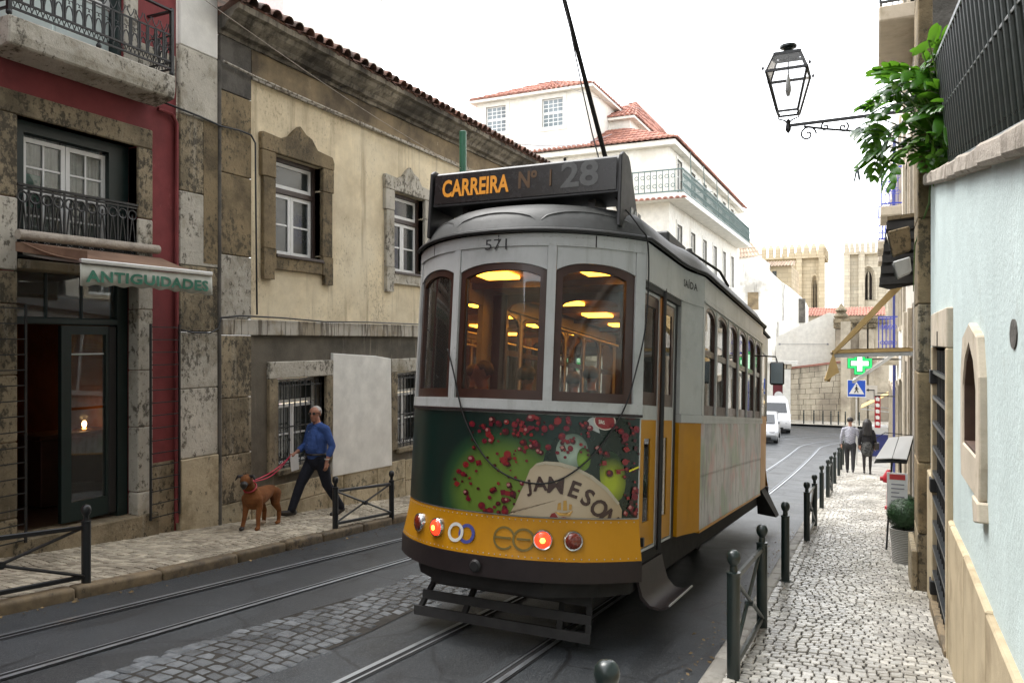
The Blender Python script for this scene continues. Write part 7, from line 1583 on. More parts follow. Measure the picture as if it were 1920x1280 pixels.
# ---------------------------------------------------------------- ashlar with courses
def ashlar(name, c, dark, bw=1.1, bh=.45):
    m, n, b = newmat(name); tc = n.nodes.new('ShaderNodeTexCoord'); s = n.nodes.new('ShaderNodeSeparateXYZ'); n.links.new(tc.outputs['Object'], s.inputs[0]); ad_ = n.nodes.new('ShaderNodeMath'); ad_.operation = 'ADD'; n.links.new(s.outputs[0], ad_.inputs[0]); n.links.new(s.outputs[1], ad_.inputs[1]); cb = n.nodes.new('ShaderNodeCombineXYZ'); n.links.new(ad_.outputs[0], cb.inputs[0]); n.links.new(s.outputs[2], cb.inputs[1])
    br = n.nodes.new('ShaderNodeTexBrick'); br.inputs['Scale'].default_value = 1; br.inputs['Brick Width'].default_value = bw; br.inputs['Row Height'].default_value = bh; br.inputs['Mortar Size'].default_value = .02; br.inputs['Color1'].default_value = (*grain(c, .85), 1); br.inputs['Color2'].default_value = (*grain(c, 1.15), 1); br.inputs['Mortar'].default_value = (*grain(c, .6), 1); n.links.new(cb.outputs[0], br.inputs['Vector'])
    t = noise(n, tc.outputs['Object'], .35, 8, .65); r = ramp(n, [(.42, (0, 0, 0)), (.66, (.9, .9, .9))]); n.links.new(t.outputs['Fac'], r.inputs[0]); cur = mix(n, br.outputs['Color'], dark, r.outputs[0])
    t = noise(n, tc.outputs['Object'], .5, 8, .7, stretch=(4, 4, .3), off=7); r = ramp(n, [(.55, (0, 0, 0)), (.7, (.7, .7, .7))]); n.links.new(t.outputs['Fac'], r.inputs[0]); cur = mix(n, cur, grain(dark, .55), r.outputs[0])
    n.links.new(cur, b.inputs['Base Color']); b.inputs['Roughness'].default_value = .9; bp = n.nodes.new('ShaderNodeBump'); bp.inputs['Distance'].default_value = .03; bp.inputs['Strength'].default_value = .6; n.links.new(br.outputs['Fac'], bp.inputs['Height']); bp.invert = True; n.links.new(bp.outputs[0], b.inputs['Normal']); return m
M['tower'] = ashlar('golden tower ashlar', (.5, .42, .29), (.4, .325, .21)); M['wallash'] = ashlar('grey retaining ashlar', (.42, .36, .26), (.28, .23, .16), .8, .36); M['towerpale'] = ashlar('pale tower ashlar', (.52, .47, .37), (.44, .38, .28))  # golden tower stone lightened and desaturated: distance haze put into its colour
YT = 105.0
def tower(label, px0, px1, pytop, m, arch_px):
    x0, x1 = onY(px0, 0, YT)[0], onY(px1, 0, YT)[0]; zt = onY(0, pytop + 22, YT)[1]; zm = onY(0, pytop, YT)[1]
    # correct heights use the ray to the tower's own column
    zt = onY((px0 + px1) / 2, pytop + 24, YT)[1]; zm = onY((px0 + px1) / 2, pytop, YT)[1]
    t = worldthing('church_tower', label, 'tower', ((x0 + x1) / 2, YT, gz(YT))); dep = x1 - x0
    ap0, ap1, apb, apt = arch_px; A0, A1 = onY(ap0, 0, YT)[0], onY(ap1, 0, YT)[0]; Zb, Zt = onY((ap0 + ap1) / 2, apb, YT)[1], onY((ap0 + ap1) / 2, apt, YT)[1]
    mp = lambda a, b, d: (a, YT + d, b)
    MB().panel(mp, x0, x1, gz(YT) - 1, zt, [(A0, A1, Zb, Zt)], 1.2).build('front_wall', m, t)
    MB().box((x0, YT + .02, gz(YT) - 1), (A0 - .02, YT + dep, zt - .02)).box((A1 + .02, YT + .02, gz(YT) - 1), (x1, YT + dep, zt - .02)).build('body', m, t)
    w = A1 - A0
    for k, (ins, d) in enumerate(((0, -.12), (.1, .25), (.2, .6))):
        o = arch(A0 + w * ins, A1 - w * ins, Zb, Zb + (Zt - Zb) * .55, Zt - (Zt - Zb) * ins * .6, 10); i_ = arch(A0 + w * (ins + .1), A1 - w * (ins + .1), Zb, Zb + (Zt - Zb) * .55, Zt - (Zt - Zb) * (ins + .1) * .6, 10); MB().ring(o, i_, mp, d, d + .5).build('arch_ring', m, t)
    # spandrels close the rectangular opening above the arch
    oo = arch(A0, A1, Zb, Zb + (Zt - Zb) * .55, Zt, 10); n = 10; mb = MB()
    for i in range(2, 12): mb.add([mp(*oo[i], -.001), mp(*oo[i + 1], -.001), mp(oo[i + 1][0], Zt, -.001), mp(oo[i][0], Zt, -.001)], [(0, 1, 2, 3)])
    mb.build('spandrel', m, t)
    MB().prism([(A0, Zb), (A1, Zb), (A1, Zt), (A0, Zt)], mp, 1.1, 1.15).build('belfry_dark', plain('belfry dark', (.05, .04, .035), .9), t); MB().box((A0 + w * .46, YT + .5, Zb), (A0 + w * .54, YT + .9, Zt - (Zt - Zb) * .2)).build('mullion', m, t)
    for xx in (x0, x0 + (x1 - x0) * .62 if px0 < 1500 else x0 + (x1 - x0) * .35, x1): MB().box((xx - .35, YT - .55, gz(YT) - 1), (xx + .35, YT - .002, zt + .1)).build('buttress', m, t, bevel=.03)
    MB().box((x0 - .4, YT - .6, zt - .25), (x1 + .4, YT + dep + .4, zt + .0)).build('cornice', m, t)
    n = 9; s = (x1 - x0 + .7) / n; h = zm - zt
    me = MB().hexa([(-s * .36, -.25, 0), (s * .36, -.25, 0), (s * .36, .25, 0), (-s * .36, .25, 0), (-s * .36, -.25, h * .72), (s * .36, -.25, h * .72), (s * .36, .25, h * .72), (-s * .36, .25, h * .72)]).hexa([(-s * .36, -.25, h * .72), (s * .36, -.25, h * .72), (s * .36, .25, h * .72), (-s * .36, .25, h * .72), (-.04, -.04, h), (.04, -.04, h), (.04, .04, h), (-.04, .04, h)]).mesh('merlon'); me.materials.append(m)
    for i in range(n):
        for (xx, yy) in ((x0 - .35 + s * (i + .5), YT - .35), (x0 - .35 + s * (i + .5), YT + dep + .1), (x1 + .15, YT - .35 + s * (i + 1))): o = link('merlon', me, None, t); o.location = Vector((xx, yy, zt)) - ORG[t]
tower('golden crenellated cathedral tower, the left one of the pair', 1432, 1541, 458, M['tower'], (1519, 1536, 580, 512))
tower('pale crenellated cathedral tower with arched belfry on the right', 1588, 1668, 449, M['towerpale'], (1612, 1645, 562, 495))
# cathedral body between the towers
cb_ = worldthing('church_nave', 'low stone church front under a red roof between the two towers', 'building', (-3, 92, gz(90)))
x0, x1 = onY(1500, 0, 88)[0], onY(1660, 0, 88)[0]; zc_ = onY(1580, 590, 88)[1]
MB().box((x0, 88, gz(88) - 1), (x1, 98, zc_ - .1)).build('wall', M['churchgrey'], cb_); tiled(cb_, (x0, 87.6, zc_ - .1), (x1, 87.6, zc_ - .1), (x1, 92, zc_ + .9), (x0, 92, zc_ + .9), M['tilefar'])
# ---------------------------------------------------------------- retaining wall and the white houses above it
YW = 57.0
rw_ = worldthing('retaining_wall', 'streaked stone retaining wall closing the far end of the street', 'wall', (-5, YW, gz(YW)))
xw0, xw1 = onY(1482, 0, YW)[0], onY(1578, 0, YW)[0]; zl, zr_ = onY(1485, 692, YW)[1], onY(1575, 680, YW)[1]
mpW = lambda a, b, d: (a, YW + d, b)
rr = random.Random(31); rows_ = 10; zb_ = gz(YW) + .1
MB().prism([(xw0, zb_ - .4), (xw1, zb_ - .4), (xw1, zr_), (xw0, zl)], mpW, .03, 1).build('core', M['bed'], rw_)
for r_ in range(rows_):
    x = xw0 - rr.uniform(0, .5)
    while x < xw1:
        L = rr.uniform(.5, .95); a, b = max(x, xw0), min(x + L, xw1)
        if b - a > .1:
            f0, f1 = r_ / rows_, (r_ + 1) / rows_; tz = lambda q: zl + (zr_ - zl) * (q - xw0) / (xw1 - xw0)
            MB().prism([(a + .012, zb_ + (tz(a) - zb_) * f0 + .01), (b - .012, zb_ + (tz(b) - zb_) * f0 + .01), (b - .012, zb_ + (tz(b) - zb_) * f1 - .01), (a + .012, zb_ + (tz(a) - zb_) * f1 - .01)], mpW, rr.uniform(-.03, .0), .1).build('wall_stone', M['churchgrey'], rw_)
        x += L
MB().prism([(xw0 - .1, zl), (xw1, zr_), (xw1, zr_ + .14), (xw0 - .1, zl + .14)], mpW, -.12, .6).build('cap', M['tilefar'], rw_)
for px in (1578,): x = onY(px, 0, YW)[0]; MB().box((x - .05, YW - .25, zb_ - .3), (x + .55, YW + .3, 3.2)).build('pier', M['churchgrey'], rw_)
# gate pillar group at the left end of the wall
gg = worldthing('church_portal', 'white portal with dark red door and carved pilasters at the far left', 'building', (onY(1462, 0, YW)[0], YW, gz(YW)))
px0_, px1_ = onY(1425, 0, YW)[0], onY(1482, 0, YW)[0]; zt_p = onY(1465, 682, YW)[1]
d0_, d1_ = onY(1449, 0, YW)[0], onY(1469, 0, YW)[0]; dzt = onY(1459, 718, YW)[1]
MB().panel(lambda a, b, d: (a, YW - .1 + d, b), px0_, px1_ - .01, zb_ - .4, zt_p, [(d0_, d1_, zb_ - .4, dzt)], .3).build('wall', M['whitewall'], gg)
MB().box((d0_, YW + .1, zb_ - .4), (d1_, YW + .16, dzt)).build('door', plain('dark red door', (.16, .02, .03), .5), gg)
for px in (1472, 1479): x = onY(px, 0, YW)[0]; MB().box((x - .13, YW - .3, zb_ - .3), (x + .13, YW - .101, zt_p - .35)).build('pilaster', M['patch'], gg, bevel=.02); MB().box((x - .2, YW - .36, zt_p - .34), (x + .2, YW - .101, zt_p)).build('capital', M['churchgrey'], gg, bevel=.04)
MB().box((px0_, YW - .45, zt_p + .002), (px1_ + .5, YW + .3, zt_p + .2)).build('cornice', M['patch'], gg)
rs = thing('road_sign', 'round white traffic sign on a pole before the dark red door', 'sign', (onY(1460, 0, 53.5)[0], 53.5, gz(53.5) + .13)); zs_ = onY(1460, 741, 53.5)[1] - gz(53.5) - .13
MB().tube([(0, 0, 0), (0, 0, zs_ + .2)], .03, 8).build('pole', M['alu'], rs); MB().tube([(0, -.05, zs_), (0, -.035, zs_)], .27, 24).build('disc', M['paper'], rs); MB().tube([(0, -.056, zs_ - .05), (0, -.051, zs_ - .05)], .05, 12).build('symbol', M['greyink'], rs)
# blank white gabled wall above the retaining wall
wg = worldthing('white_gable', 'blank bright white gabled wall above the retaining wall', 'building', (onY(1510, 0, 60)[0], 60, 0))
P_ = [onY(*p, 60) for p in ((1455, 700), (1600, 700), (1566, 690), (1566, 590), (1555, 588), (1540, 592), (1460, 632), (1455, 640))]; P_ = [onY(*p, 60) for p in ((1455, 710), (1566, 710), (1566, 588), (1553, 586), (1462, 628), (1455, 634))]
MB().prism(P_, lambda a, b, d: (a, 60 + d, b), 0, 6).build('wall', M['whitewall'], wg); za, zb2 = onY(1462, 645, 60), onY(1552, 645, 60); MB().bar((za[0], 59.97, za[1]), (zb2[0], 59.97, zb2[1]), .02).build('wire', M['greyink'], wg)
for p in (za, zb2): MB().cbox((p[0], 59.97, p[1]), (.12, .06, .12)).build('bracket', M['greyink'], wg)
# church flank of grey stone at right
cf = worldthing('church_flank', 'grey weathered church side wall with pilasters right of the gable', 'building', (onY(1600, 0, 59)[0], 59, gz(59)))
f0, f1 = onY(1566, 0, 59)[0], onY(1700, 0, 59)[0]; ftop = onY(1600, 600, 59)[1]
MB().box((f0, 59, gz(59) - 1), (f1, 66, ftop)).build('wall', M['churchgrey'], cf)
for px, w in ((1574, .45), (1590, .3), (1618, .5), (1634, .35)): x = onY(px, 0, 59)[0]; MB().box((x - w / 2, 58.7, gz(59) - .5), (x + w / 2, 58.999, ftop - .6)).build('pilaster', M['churchgrey'], cf, bevel=.03); MB().box((x - w / 2 - .15, 58.55, ftop - .598), (x + w / 2 + .15, 58.999, ftop - .2)).build('capital', M['stonegrime'], cf, bevel=.06)
MB().box((f0 - .1, 58.5, ftop - .198), (f1, 66, ftop + .1)).build('cornice', M['stonegrime'], cf); a, b = onY(1616, 605, 59), onY(1628, 650, 59); MB().prism(arch(a[0], b[0], b[1] - 1.2, a[1] - .8, a[1] - .3, 8), lambda q, z, d: (q, 59 + d, z), -.02, .0).build('blind_arch', M['stonedark'], cf)
rb2 = MB().lathe([(.4, 0), (.5, .2), (.3, .45), (.42, .6), (.2, .85), (.05, 1.1)], 10, (onY(1577, 0, 59)[0], 59.3, ftop + .1)).build('finial', M['stonegrime'], cf)
# stained white wall stepping down, and the tiled house left of it
sw = worldthing('stained_wall', 'white wall with black rain streaks stepping down towards the church', 'building', (onY(1450, 0, 68)[0], 68, 0))
P_ = [onY(*p, 68) for p in ((1385, 760), (1507, 760), (1507, 572), (1500, 558), (1470, 532), (1452, 520), (1425, 494), (1422, 480), (1385, 490))]
MB().prism(P_, lambda a, b, d: (a, 68 + d, b), 0, 5).build('wall', M['whitestain'], sw)
a, b = onY(1498, 560, 68), onY(1508, 605, 68); MB().box((a[0], 67.8, b[1]), (b[0] + .05, 68.6, a[1])).build('corner_stones', M['stonedark'], sw); a, b = onY(1402, 548, 68), onY(1422, 580, 68); MB().box((a[0], 67.93, b[1]), (b[0], 67.999, a[1])).build('yellow_patch', M['frieze'], sw)
P2 = [onY(*p, 66) for p in ((1440, 790), (1480, 790), (1480, 600), (1440, 606))]; MB().prism(P2, lambda a, b, d: (a, 66 + d, b), 0, 1).build('low_wall', M['whitestain'], sw)
th_ = worldthing('tiled_house', 'whitewashed house with faded brown tiled roof beside the golden tower', 'building', (onY(1400, 0, 72)[0], 72, 0))
a, b = onY(1360, 487, 72), onY(1424, 480, 72); MB().box((a[0], 72, gz(72) - 1), (b[0], 80, b[1])).build('wall', M['whitewall'], th_); c, d = onY(1372, 455, 72), onY(1392, 462, 72)
M['tiletan'] = aged('faded brown tile', (.42, .33, .25), (.32, .25, .19), 1.5, .45, .65, rnd=.2)
tiled(th_, (a[0], 71.7, a[1]), (b[0] + .3, 71.7, b[1]), (b[0] - 1.8, 76, c[1] + 1.2), (a[0], 76, c[1] + 1.2), M['tiletan'])
yh = worldthing('yellow_stone_house', 'ochre stone house under a low eave in front of the golden tower', 'building', (onY(1455, 0, 80)[0], 80, 0)); a, b = onY(1424, 500, 80), onY(1484, 500, 80); MB().box((a[0], 80, gz(80) - 1), (b[0], 88, a[1])).build('wall', M['tower'], yh); tiled(yh, (a[0], 79.6, a[1]), (b[0] + .3, 79.6, a[1] - .05), (b[0], 84, a[1] + .8), (a[0], 84, a[1] + .8), M['tiletan'])
for px in (1452, ): p = onY(px, 508, 79.9); MB().prism([(p[0] - .2, p[1] - .9), (p[0] + .2, p[1] - .9), (p[0] + .2, p[1]), (p[0] - .2, p[1])], lambda q, z, d_: (q, 79.95 + d_, z), 0, .04).build('window', M['glass'], yh)
# ---------------------------------------------------------------- wires over the street
def wire(label, pts, r=.012, m='stonelight'):
    t = worldthing('overhead_wire', label, 'wire', pts[0]); P = [Vector(p) for p in pts]; a, b = P[0], P[-1]; sag = .015 * (b - a).length
    MB().tube([a.lerp(b, i / 16) - Vector((0, 0, sag * math.sin(math.pi * i / 16))) for i in range(17)], r, 5).build('strand', M[m], t, smooth='all')
pt = Vector((-6.95, py_, onX(868, 318, -6.95)[1]))
a = onX(300, -60, -7.4); wire('pale cable slanting past the cornice to the green pole', [(-7.4, a[0], a[1]), tuple(pt)], .005, 'coping')
a = onX(620, 0, -6); wire('thin contact wire stay high over the tram', [(-6, a[0], a[1] + .3), (-9.3, 38, onY(1230, 210, 38)[1])], .006, 'greyink')
a = onX(1110, 255, -7.5); wire('thin dark wire from the cream house towards the white mansion', [(-8.0, 15, 6.3), (-12, 37.5, onY(1245, 240, 37.5)[1])], .012, 'greyink')

for i, (px, py, yy) in enumerate(((1060, 150, 41), (1180, 200, 46), (1290, 205, 50))):
    x, z = onY(px, py, yy); m_ = MB().tube([(x, yy, z - 1.5), (x, yy, z + 1.6)], .025, 5)
    for k in range(4): m_.bar((x - .5 + k * .08, yy, z + .9 + k * .2), (x + .5 - k * .08, yy, z + .9 + k * .2), .02)
    m_.build('aerial', M['greyink'], wb)

# ================================================================== people, dog, cars
def resolve(parts, voxel, name, mats, parent, smooth_it=4):
    """join tapered limbs into one continuous skin; each face takes the colour of the limb it grew from"""
    mb = MB(); src = []
    for (pts, rs, mi, n) in parts:
        b = len(mb.v); mb.tube(pts, rs, n, caps=True)
        for end, d in ((0, pts[0]), (-1, pts[-1])): pass
        # rounded ends
        for p, r_ in ((pts[0], rs[0]), (pts[-1], rs[-1])):
            mb.lathe([(max(.0005, r_ * math.sin(math.pi * i / 6)), -r_ * math.cos(math.pi * i / 6)) for i in range(7)], n, tuple(p))
        P = [Vector(p) for p in pts]
        for i in range(len(P) - 1):
            for k in range(7): src.append((P[i].lerp(P[i + 1], k / 6), mi, rs[i] + (rs[i + 1] - rs[i]) * k / 6))
    me = mb.mesh(name); o = bpy.data.objects.new(name, me); col.objects.link(o)
    rm = o.modifiers.new('r', 'REMESH'); rm.mode = 'VOXEL'; rm.voxel_size = voxel
    sm = o.modifiers.new('s', 'SMOOTH'); sm.factor = .5; sm.iterations = smooth_it
    dg = bpy.context.evaluated_depsgraph_get(); dg.update(); m2 = bpy.data.meshes.new_from_object(o.evaluated_get(dg)); bpy.data.objects.remove(o); m2.name = name
    m2.materials.clear()
    for m in mats: m2.materials.append(m)
    # nearest limb surface decides the material
    idx = []
    for p in m2.polygons:
        c = p.center; best = None
        for (q, mi, r_) in src:
            d = (c - q).length - r_
            if best is None or d < best[0]: best = (d, mi)
        idx.append(best[1])
    m2.polygons.foreach_set('material_index', idx); m2.polygons.foreach_set('use_smooth', [True] * len(m2.polygons)); m2.update()
    o = bpy.data.objects.new(name, m2); col.objects.link(o); o.parent = parent; return o
V = Vector
M['skin'] = plain('skin', (.42, .22, .15), .55, var=.1, scale=20); M['skintan'] = plain('tanned skin', (.36, .17, .11), .55, var=.12, scale=20)
M['shirtblue'] = aged('blue cotton shirt', (.05, .1, .29), (.034, .07, .21), 7, .45, .65, rough=.95, bump=1.0, bscale=10, bdist=.03)
M['navy'] = aged('navy trousers', (.012, .014, .022), (.007, .008, .013), 7, .45, .65, rough=.85, bump=.3, bscale=14, bdist=.02)
M['shoe'] = plain('dark leather', (.02, .016, .014), .4, var=.3); M['hairgrey'] = plain('grey hair', (.42, .4, .37), .7, var=.2, scale=40); M['hairblack'] = plain('black hair', (.012, .01, .009), .5, var=.3, scale=40)
def hand(parts, w, d, side, curl_, mi, s=1.0):
    """palm and five fingers from the wrist w along direction d"""
    w = V(w); d = V(d).normalized(); side = V(side).normalized(); nrm = d.cross(side).normalized()
    parts.append(([w, w + d * .045 * s, w + d * .085 * s], [.024 * s, .03 * s, .028 * s], mi, 10))
    for i, (o, L) in enumerate(((-.03, .062), (-.01, .072), (.01, .068), (.03, .054))):
        p = w + d * .085 * s + side * o * s; q = p + (d * math.cos(curl_ * .5) + nrm * math.sin(curl_ * .5)) * L * .5 * s; r_ = q + (d * math.cos(curl_ * 1.4) + nrm * math.sin(curl_ * 1.4)) * L * .5 * s
        parts.append(([p, q, r_], [.0095 * s, .009 * s, .008 * s], mi, 8))
    p = w + d * .03 * s - side * .025 * s; q = p + (d * .7 - side * .7).normalized() * .035 * s; parts.append(([p, q, q + (d * .9 + nrm * .4).normalized() * .03 * s], [.012 * s, .011 * s, .009 * s], mi, 8))
def head(parts, c, f, mi, s=1.0, up=(0, 0, 1)):
    """skull, jaw, nose, ears, neck stub; f = facing"""
    c = V(c); f = V(f).normalized(); u = V(up); r_ = f.cross(u).normalized()
    parts.append(([c + f * -.028 * s + u * .03 * s, c + f * .018 * s + u * .035 * s], [.083 * s, .078 * s], mi, 14))
    parts.append(([c + u * .01 * s + f * .02 * s, c - u * .055 * s + f * .035 * s, c - u * .088 * s + f * .05 * s], [.07 * s, .058 * s, .036 * s], mi, 12))
    parts.append(([c + f * .088 * s + u * .018 * s, c + f * .108 * s - u * .02 * s], [.01 * s, .015 * s], mi, 8))
    parts.append(([c + f * .078 * s - u * .052 * s - r_ * .018 * s, c + f * .078 * s - u * .052 * s + r_ * .018 * s], [.012 * s, .012 * s], mi, 8))
    for k in (-1, 1): parts.append(([c + r_ * k * .082 * s - f * .008 * s + u * .02 * s, c + r_ * k * .088 * s - f * .012 * s - u * .025 * s], [.014 * s, .01 * s], mi, 8))
def cap_hair(parent, c, f, m, s=1.0, back=.5, low=-.02, long=0, name='hair'):
    """a shell of hair over the crown"""
    c = V(c); f = V(f).normalized(); u = V((0, 0, 1)); r_ = f.cross(u).normalized(); mb = MB(); n, mm = 18, 9; rr = random.Random(5)
    for j in range(mm + 1):
        for i in range(n):
            t = 2 * math.pi * i / n; front = math.cos(t)
            lim = (R(62) if front > .5 else R(80) if front > 0 else R(118)) * (1 + .05 * math.sin(i * 3)); ph = lim * j / mm
            d = f * (math.cos(t) * math.sin(ph)) + r_ * (math.sin(t) * math.sin(ph)) + u * math.cos(ph); R0 = (.0905 + rr.uniform(0, .004)) * s
            mb.v.append(c + u * .03 * s + V((d.x, d.y, d.z)) * R0 - f * .012 * s)
    for j in range(mm):
        for i in range(n): mb.f.append((j * n + i, j * n + (i + 1) % n, (j + 1) * n + (i + 1) % n, (j + 1) * n + i)); mb.mi.append(0)
    o = mb.build(name, m, parent, smooth='all'); sd = o.modifiers.new('t', 'SOLIDIFY'); sd.thickness = .02; sd.offset = -1; return o
# ---------------------------------------------------------------- man walking his dog
mx, my = -7.75, 9.5
man = thing('person', 'grey haired man in blue shirt and dark trousers walking a dog', 'person', (mx, my, gz(my) + PAVE))
# local frame: he walks towards -Y (up the street, towards the camera's left); fw = forward
fw = V((-.25, -.97, 0)).normalized(); rt_ = V((-.97, .25, 0)).normalized(); up = V((0, 0, 1))   # rt_ = his right hand side
sl_ = SLOPE
def L3(f, r_, z): return fw * f + rt_ * r_ + up * z
g_ = lambda f: fw.y * f * -SLOPE       # ground under a point f ahead
P = []
# legs: his right leg stretched ahead, left leg behind
hipR, hipL = L3(.03, .09, .84), L3(-.01, -.09, .84)
kneeR, ankR = L3(.24, .1, .5), L3(.40, .1, .1 + g_(.4)); kneeL, ankL = L3(-.1, -.1, .47), L3(-.36, -.1, .13 + g_(-.36))
for h, k, a in ((hipR, kneeR, ankR), (hipL, kneeL, ankL)):
    P.append(([h, h.lerp(k, .5), k, k.lerp(a, .45), a], [.108, .095, .076, .07, .06], 2, 14))
footR = [ankR + L3(-.05, 0, -.045), ankR + L3(.08, 0, -.04), ankR + L3(.19, .02, -.02)]; footL = [ankL + L3(-.04, 0, -.05), ankL + L3(.07, 0, -.085), ankL + L3(.17, 0, -.1)]
for ft_ in (footR, footL): P.append((ft_, [.042, .045, .036], 3, 10))
P.append(([L3(0, 0, .84), L3(0, 0, .93)], [.15, .145], 2, 18)); P.append(([L3(0, .05, .88), L3(0, -.05, .88)], [.13, .13], 2, 16))
# torso with a slight belly
P.append(([L3(.02, 0, .96), L3(.045, 0, 1.05), L3(.03, 0, 1.18), L3(0, 0, 1.3)], [.15, .16, .15, .125], 1, 18)); P.append(([L3(.02, .08, 1.0), L3(.02, .09, 1.2)], [.11, .11], 1, 14)); P.append(([L3(.02, -.08, 1.0), L3(.02, -.09, 1.2)], [.11, .11], 1, 14))
shR, shL = L3(-.01, .19, 1.33), L3(-.01, -.19, 1.33); P.append(([shR, L3(0, 0, 1.36), shL], [.068, .085, .068], 1, 14))
# right arm bent forward holding the lead, left arm hanging
elR, wrR = L3(.04, .25, 1.07), L3(.25, .2, .97); elL, wrL = L3(-.07, -.27, 1.08), L3(.04, -.28, .86)
P.append(([shR, shR.lerp(elR, .5), elR], [.066, .06, .052], 1, 12)); P.append(([elR, elR.lerp(wrR, .6)], [.052, .05], 1, 12)); P.append(([elR.lerp(wrR, .6), wrR], [.036, .027], 0, 10))
P.append(([shL, shL.lerp(elL, .5), elL], [.066, .06, .053], 1, 12)); P.append(([elL, elL.lerp(wrL, .55)], [.053, .05], 1, 12)); P.append(([elL.lerp(wrL, .5), wrL], [.036, .027], 0, 10))
hand(P, wrR, L3(.8, -.1, -.35), L3(.2, .2, .9), 1.5, 0); hand(P, wrL, L3(.15, 0, -1), L3(1, 0, .1), .5, 0)
# neck and head, looking up the street at the camera side
hc_ = L3(.05, 0, 1.56); hf = V((.2, -.97, -.05)).normalized(); P.append(([L3(0, 0, 1.36), L3(.03, 0, 1.49)], [.06, .055], 0, 12)); head(P, hc_, hf, 0, .98)
resolve(P, .0085, 'body', [M['skintan'], M['shirtblue'], M['navy'], M['shoe']], man)
cap_hair(man, hc_ - hf * .022 + up * .004, hf, M['hairgrey'], .96)
hr = hf.cross(up).normalized()
gm = MB()
for s in (-1, 1):
    c = hc_ + hf * .096 + hr * s * .033 + up * .018; gm.tube([c + hr * .025 * math.cos(t) + up * .019 * math.sin(t) for t in [k * .628 for k in range(10)]], .0035, 5, closed=True); gm.bar(hc_ + hf * .085 + hr * s * .062 + up * .024, hc_ - hf * .01 + hr * s * .088 + up * .022, .006)
gm.build('glasses', M['darkwood'], man)
for s in (-1, 1): c = hc_ + hf * .0955 + hr * s * .033 + up * .018; MB().add([c + hr * .024 * math.cos(t) + up * .018 * math.sin(t) for t in [k * .628 for k in range(10)]], [tuple(range(10))]).build('lens', M['glass'], man)
MB().tube([L3(.02 + .158 * math.cos(t), .17 * math.sin(t), .955) for t in [k * .314 for k in range(20)]], .016, 6, closed=True).build('belt', M['shoe'], man, smooth=True)
# collar, shirt front and buttons
MB().tube([L3(.015 + .07 * math.cos(t), .072 * math.sin(t), 1.395 - .02 * math.cos(t)) for t in [k * .35 for k in range(18)]], .017, 6, closed=True).build('collar', M['shirtblue'], man, smooth=True)
for z in (1.3, 1.2, 1.1, 1.02): MB().lathe([(.007, 0), (.007, .004)], 8, tuple(L3(.19 if z < 1.15 else .165, 0, z))).build('button', M['paper'], man)
MB().tube([wrL + up * .035 + L3(.031 * math.cos(t), .031 * math.sin(t), 0) for t in [k * .52 for k in range(12)]], .008, 6, closed=True).build('watch', M['alu'], man)
wl_ = V(man.location)
pap = thing('paper_sheet', 'white folded papers held in the walking man\'s hand', 'paper', wl_ + wrR + L3(.04, -.02, -.03)); MB().hexa([L3(-.06, -.02, -.22), L3(.06, .0, -.24), L3(.08, .01, .0), L3(-.05, -.01, .02), L3(-.06, -.03, -.22), L3(.06, -.01, -.24), L3(.08, 0, .0), L3(-.05, -.02, .02)]).build('sheet', M['paper'], pap)
# ---------------------------------------------------------------- the boxer dog
dx, dy = -7.6, 8.12
M['fawn'] = aged('fawn dog coat', (.19, .075, .026), (.09, .034, .013), 4, .42, .62, rough=1.0, bump=.5, bscale=70, bdist=.006); M['muzzle'] = plain('black muzzle', (.015, .012, .011), .5, var=.3); M['dogwhite'] = plain('pale paw', (.5, .4, .3), .7)
dog = thing('dog', 'fawn boxer dog with black muzzle standing on the left pavement', 'dog', (dx, dy, gz(dy) + PAVE))
df = V((.3, -.95, 0)).normalized(); dr = V((df.y, -df.x, 0)); 
def D3(f, r_, z): p = df * f + dr * r_; return V((p.x, p.y, z - p.y * SLOPE))
Q = []
Q.append(([D3(.24, 0, .43), D3(.12, 0, .42), D3(-.06, 0, .44), D3(-.22, 0, .47), D3(-.3, 0, .47)], [.125, .135, .115, .09, .085], 0, 16)); Q.append(([D3(.25, 0, .46), D3(.2, 0, .36)], [.11, .1], 0, 14))
Q.append(([D3(.24, 0, .5), D3(.34, 0, .6), D3(.38, 0, .66)], [.085, .07, .065], 0, 12))
hd_ = D3(.42, 0, .68); hdf = V((.45, -.88, -.1)).normalized(); hdr = V((hdf.y, -hdf.x, 0)).normalized()
Q.append(([hd_ - hdf * .03, hd_ + hdf * .04], [.072, .068], 0, 14)); Q.append(([hd_ + hdf * .05 - up * .025, hd_ + hdf * .115 - up * .035], [.05, .045], 1, 12)); Q.append(([hd_ + hdf * .06 - up * .06, hd_ + hdf * .1 - up * .07], [.034, .03], 1, 10)); Q.append(([hd_ + hdf * .15 - up * .01, hd_ + hdf * .155 - up * .012], [.016, .016], 1, 8))
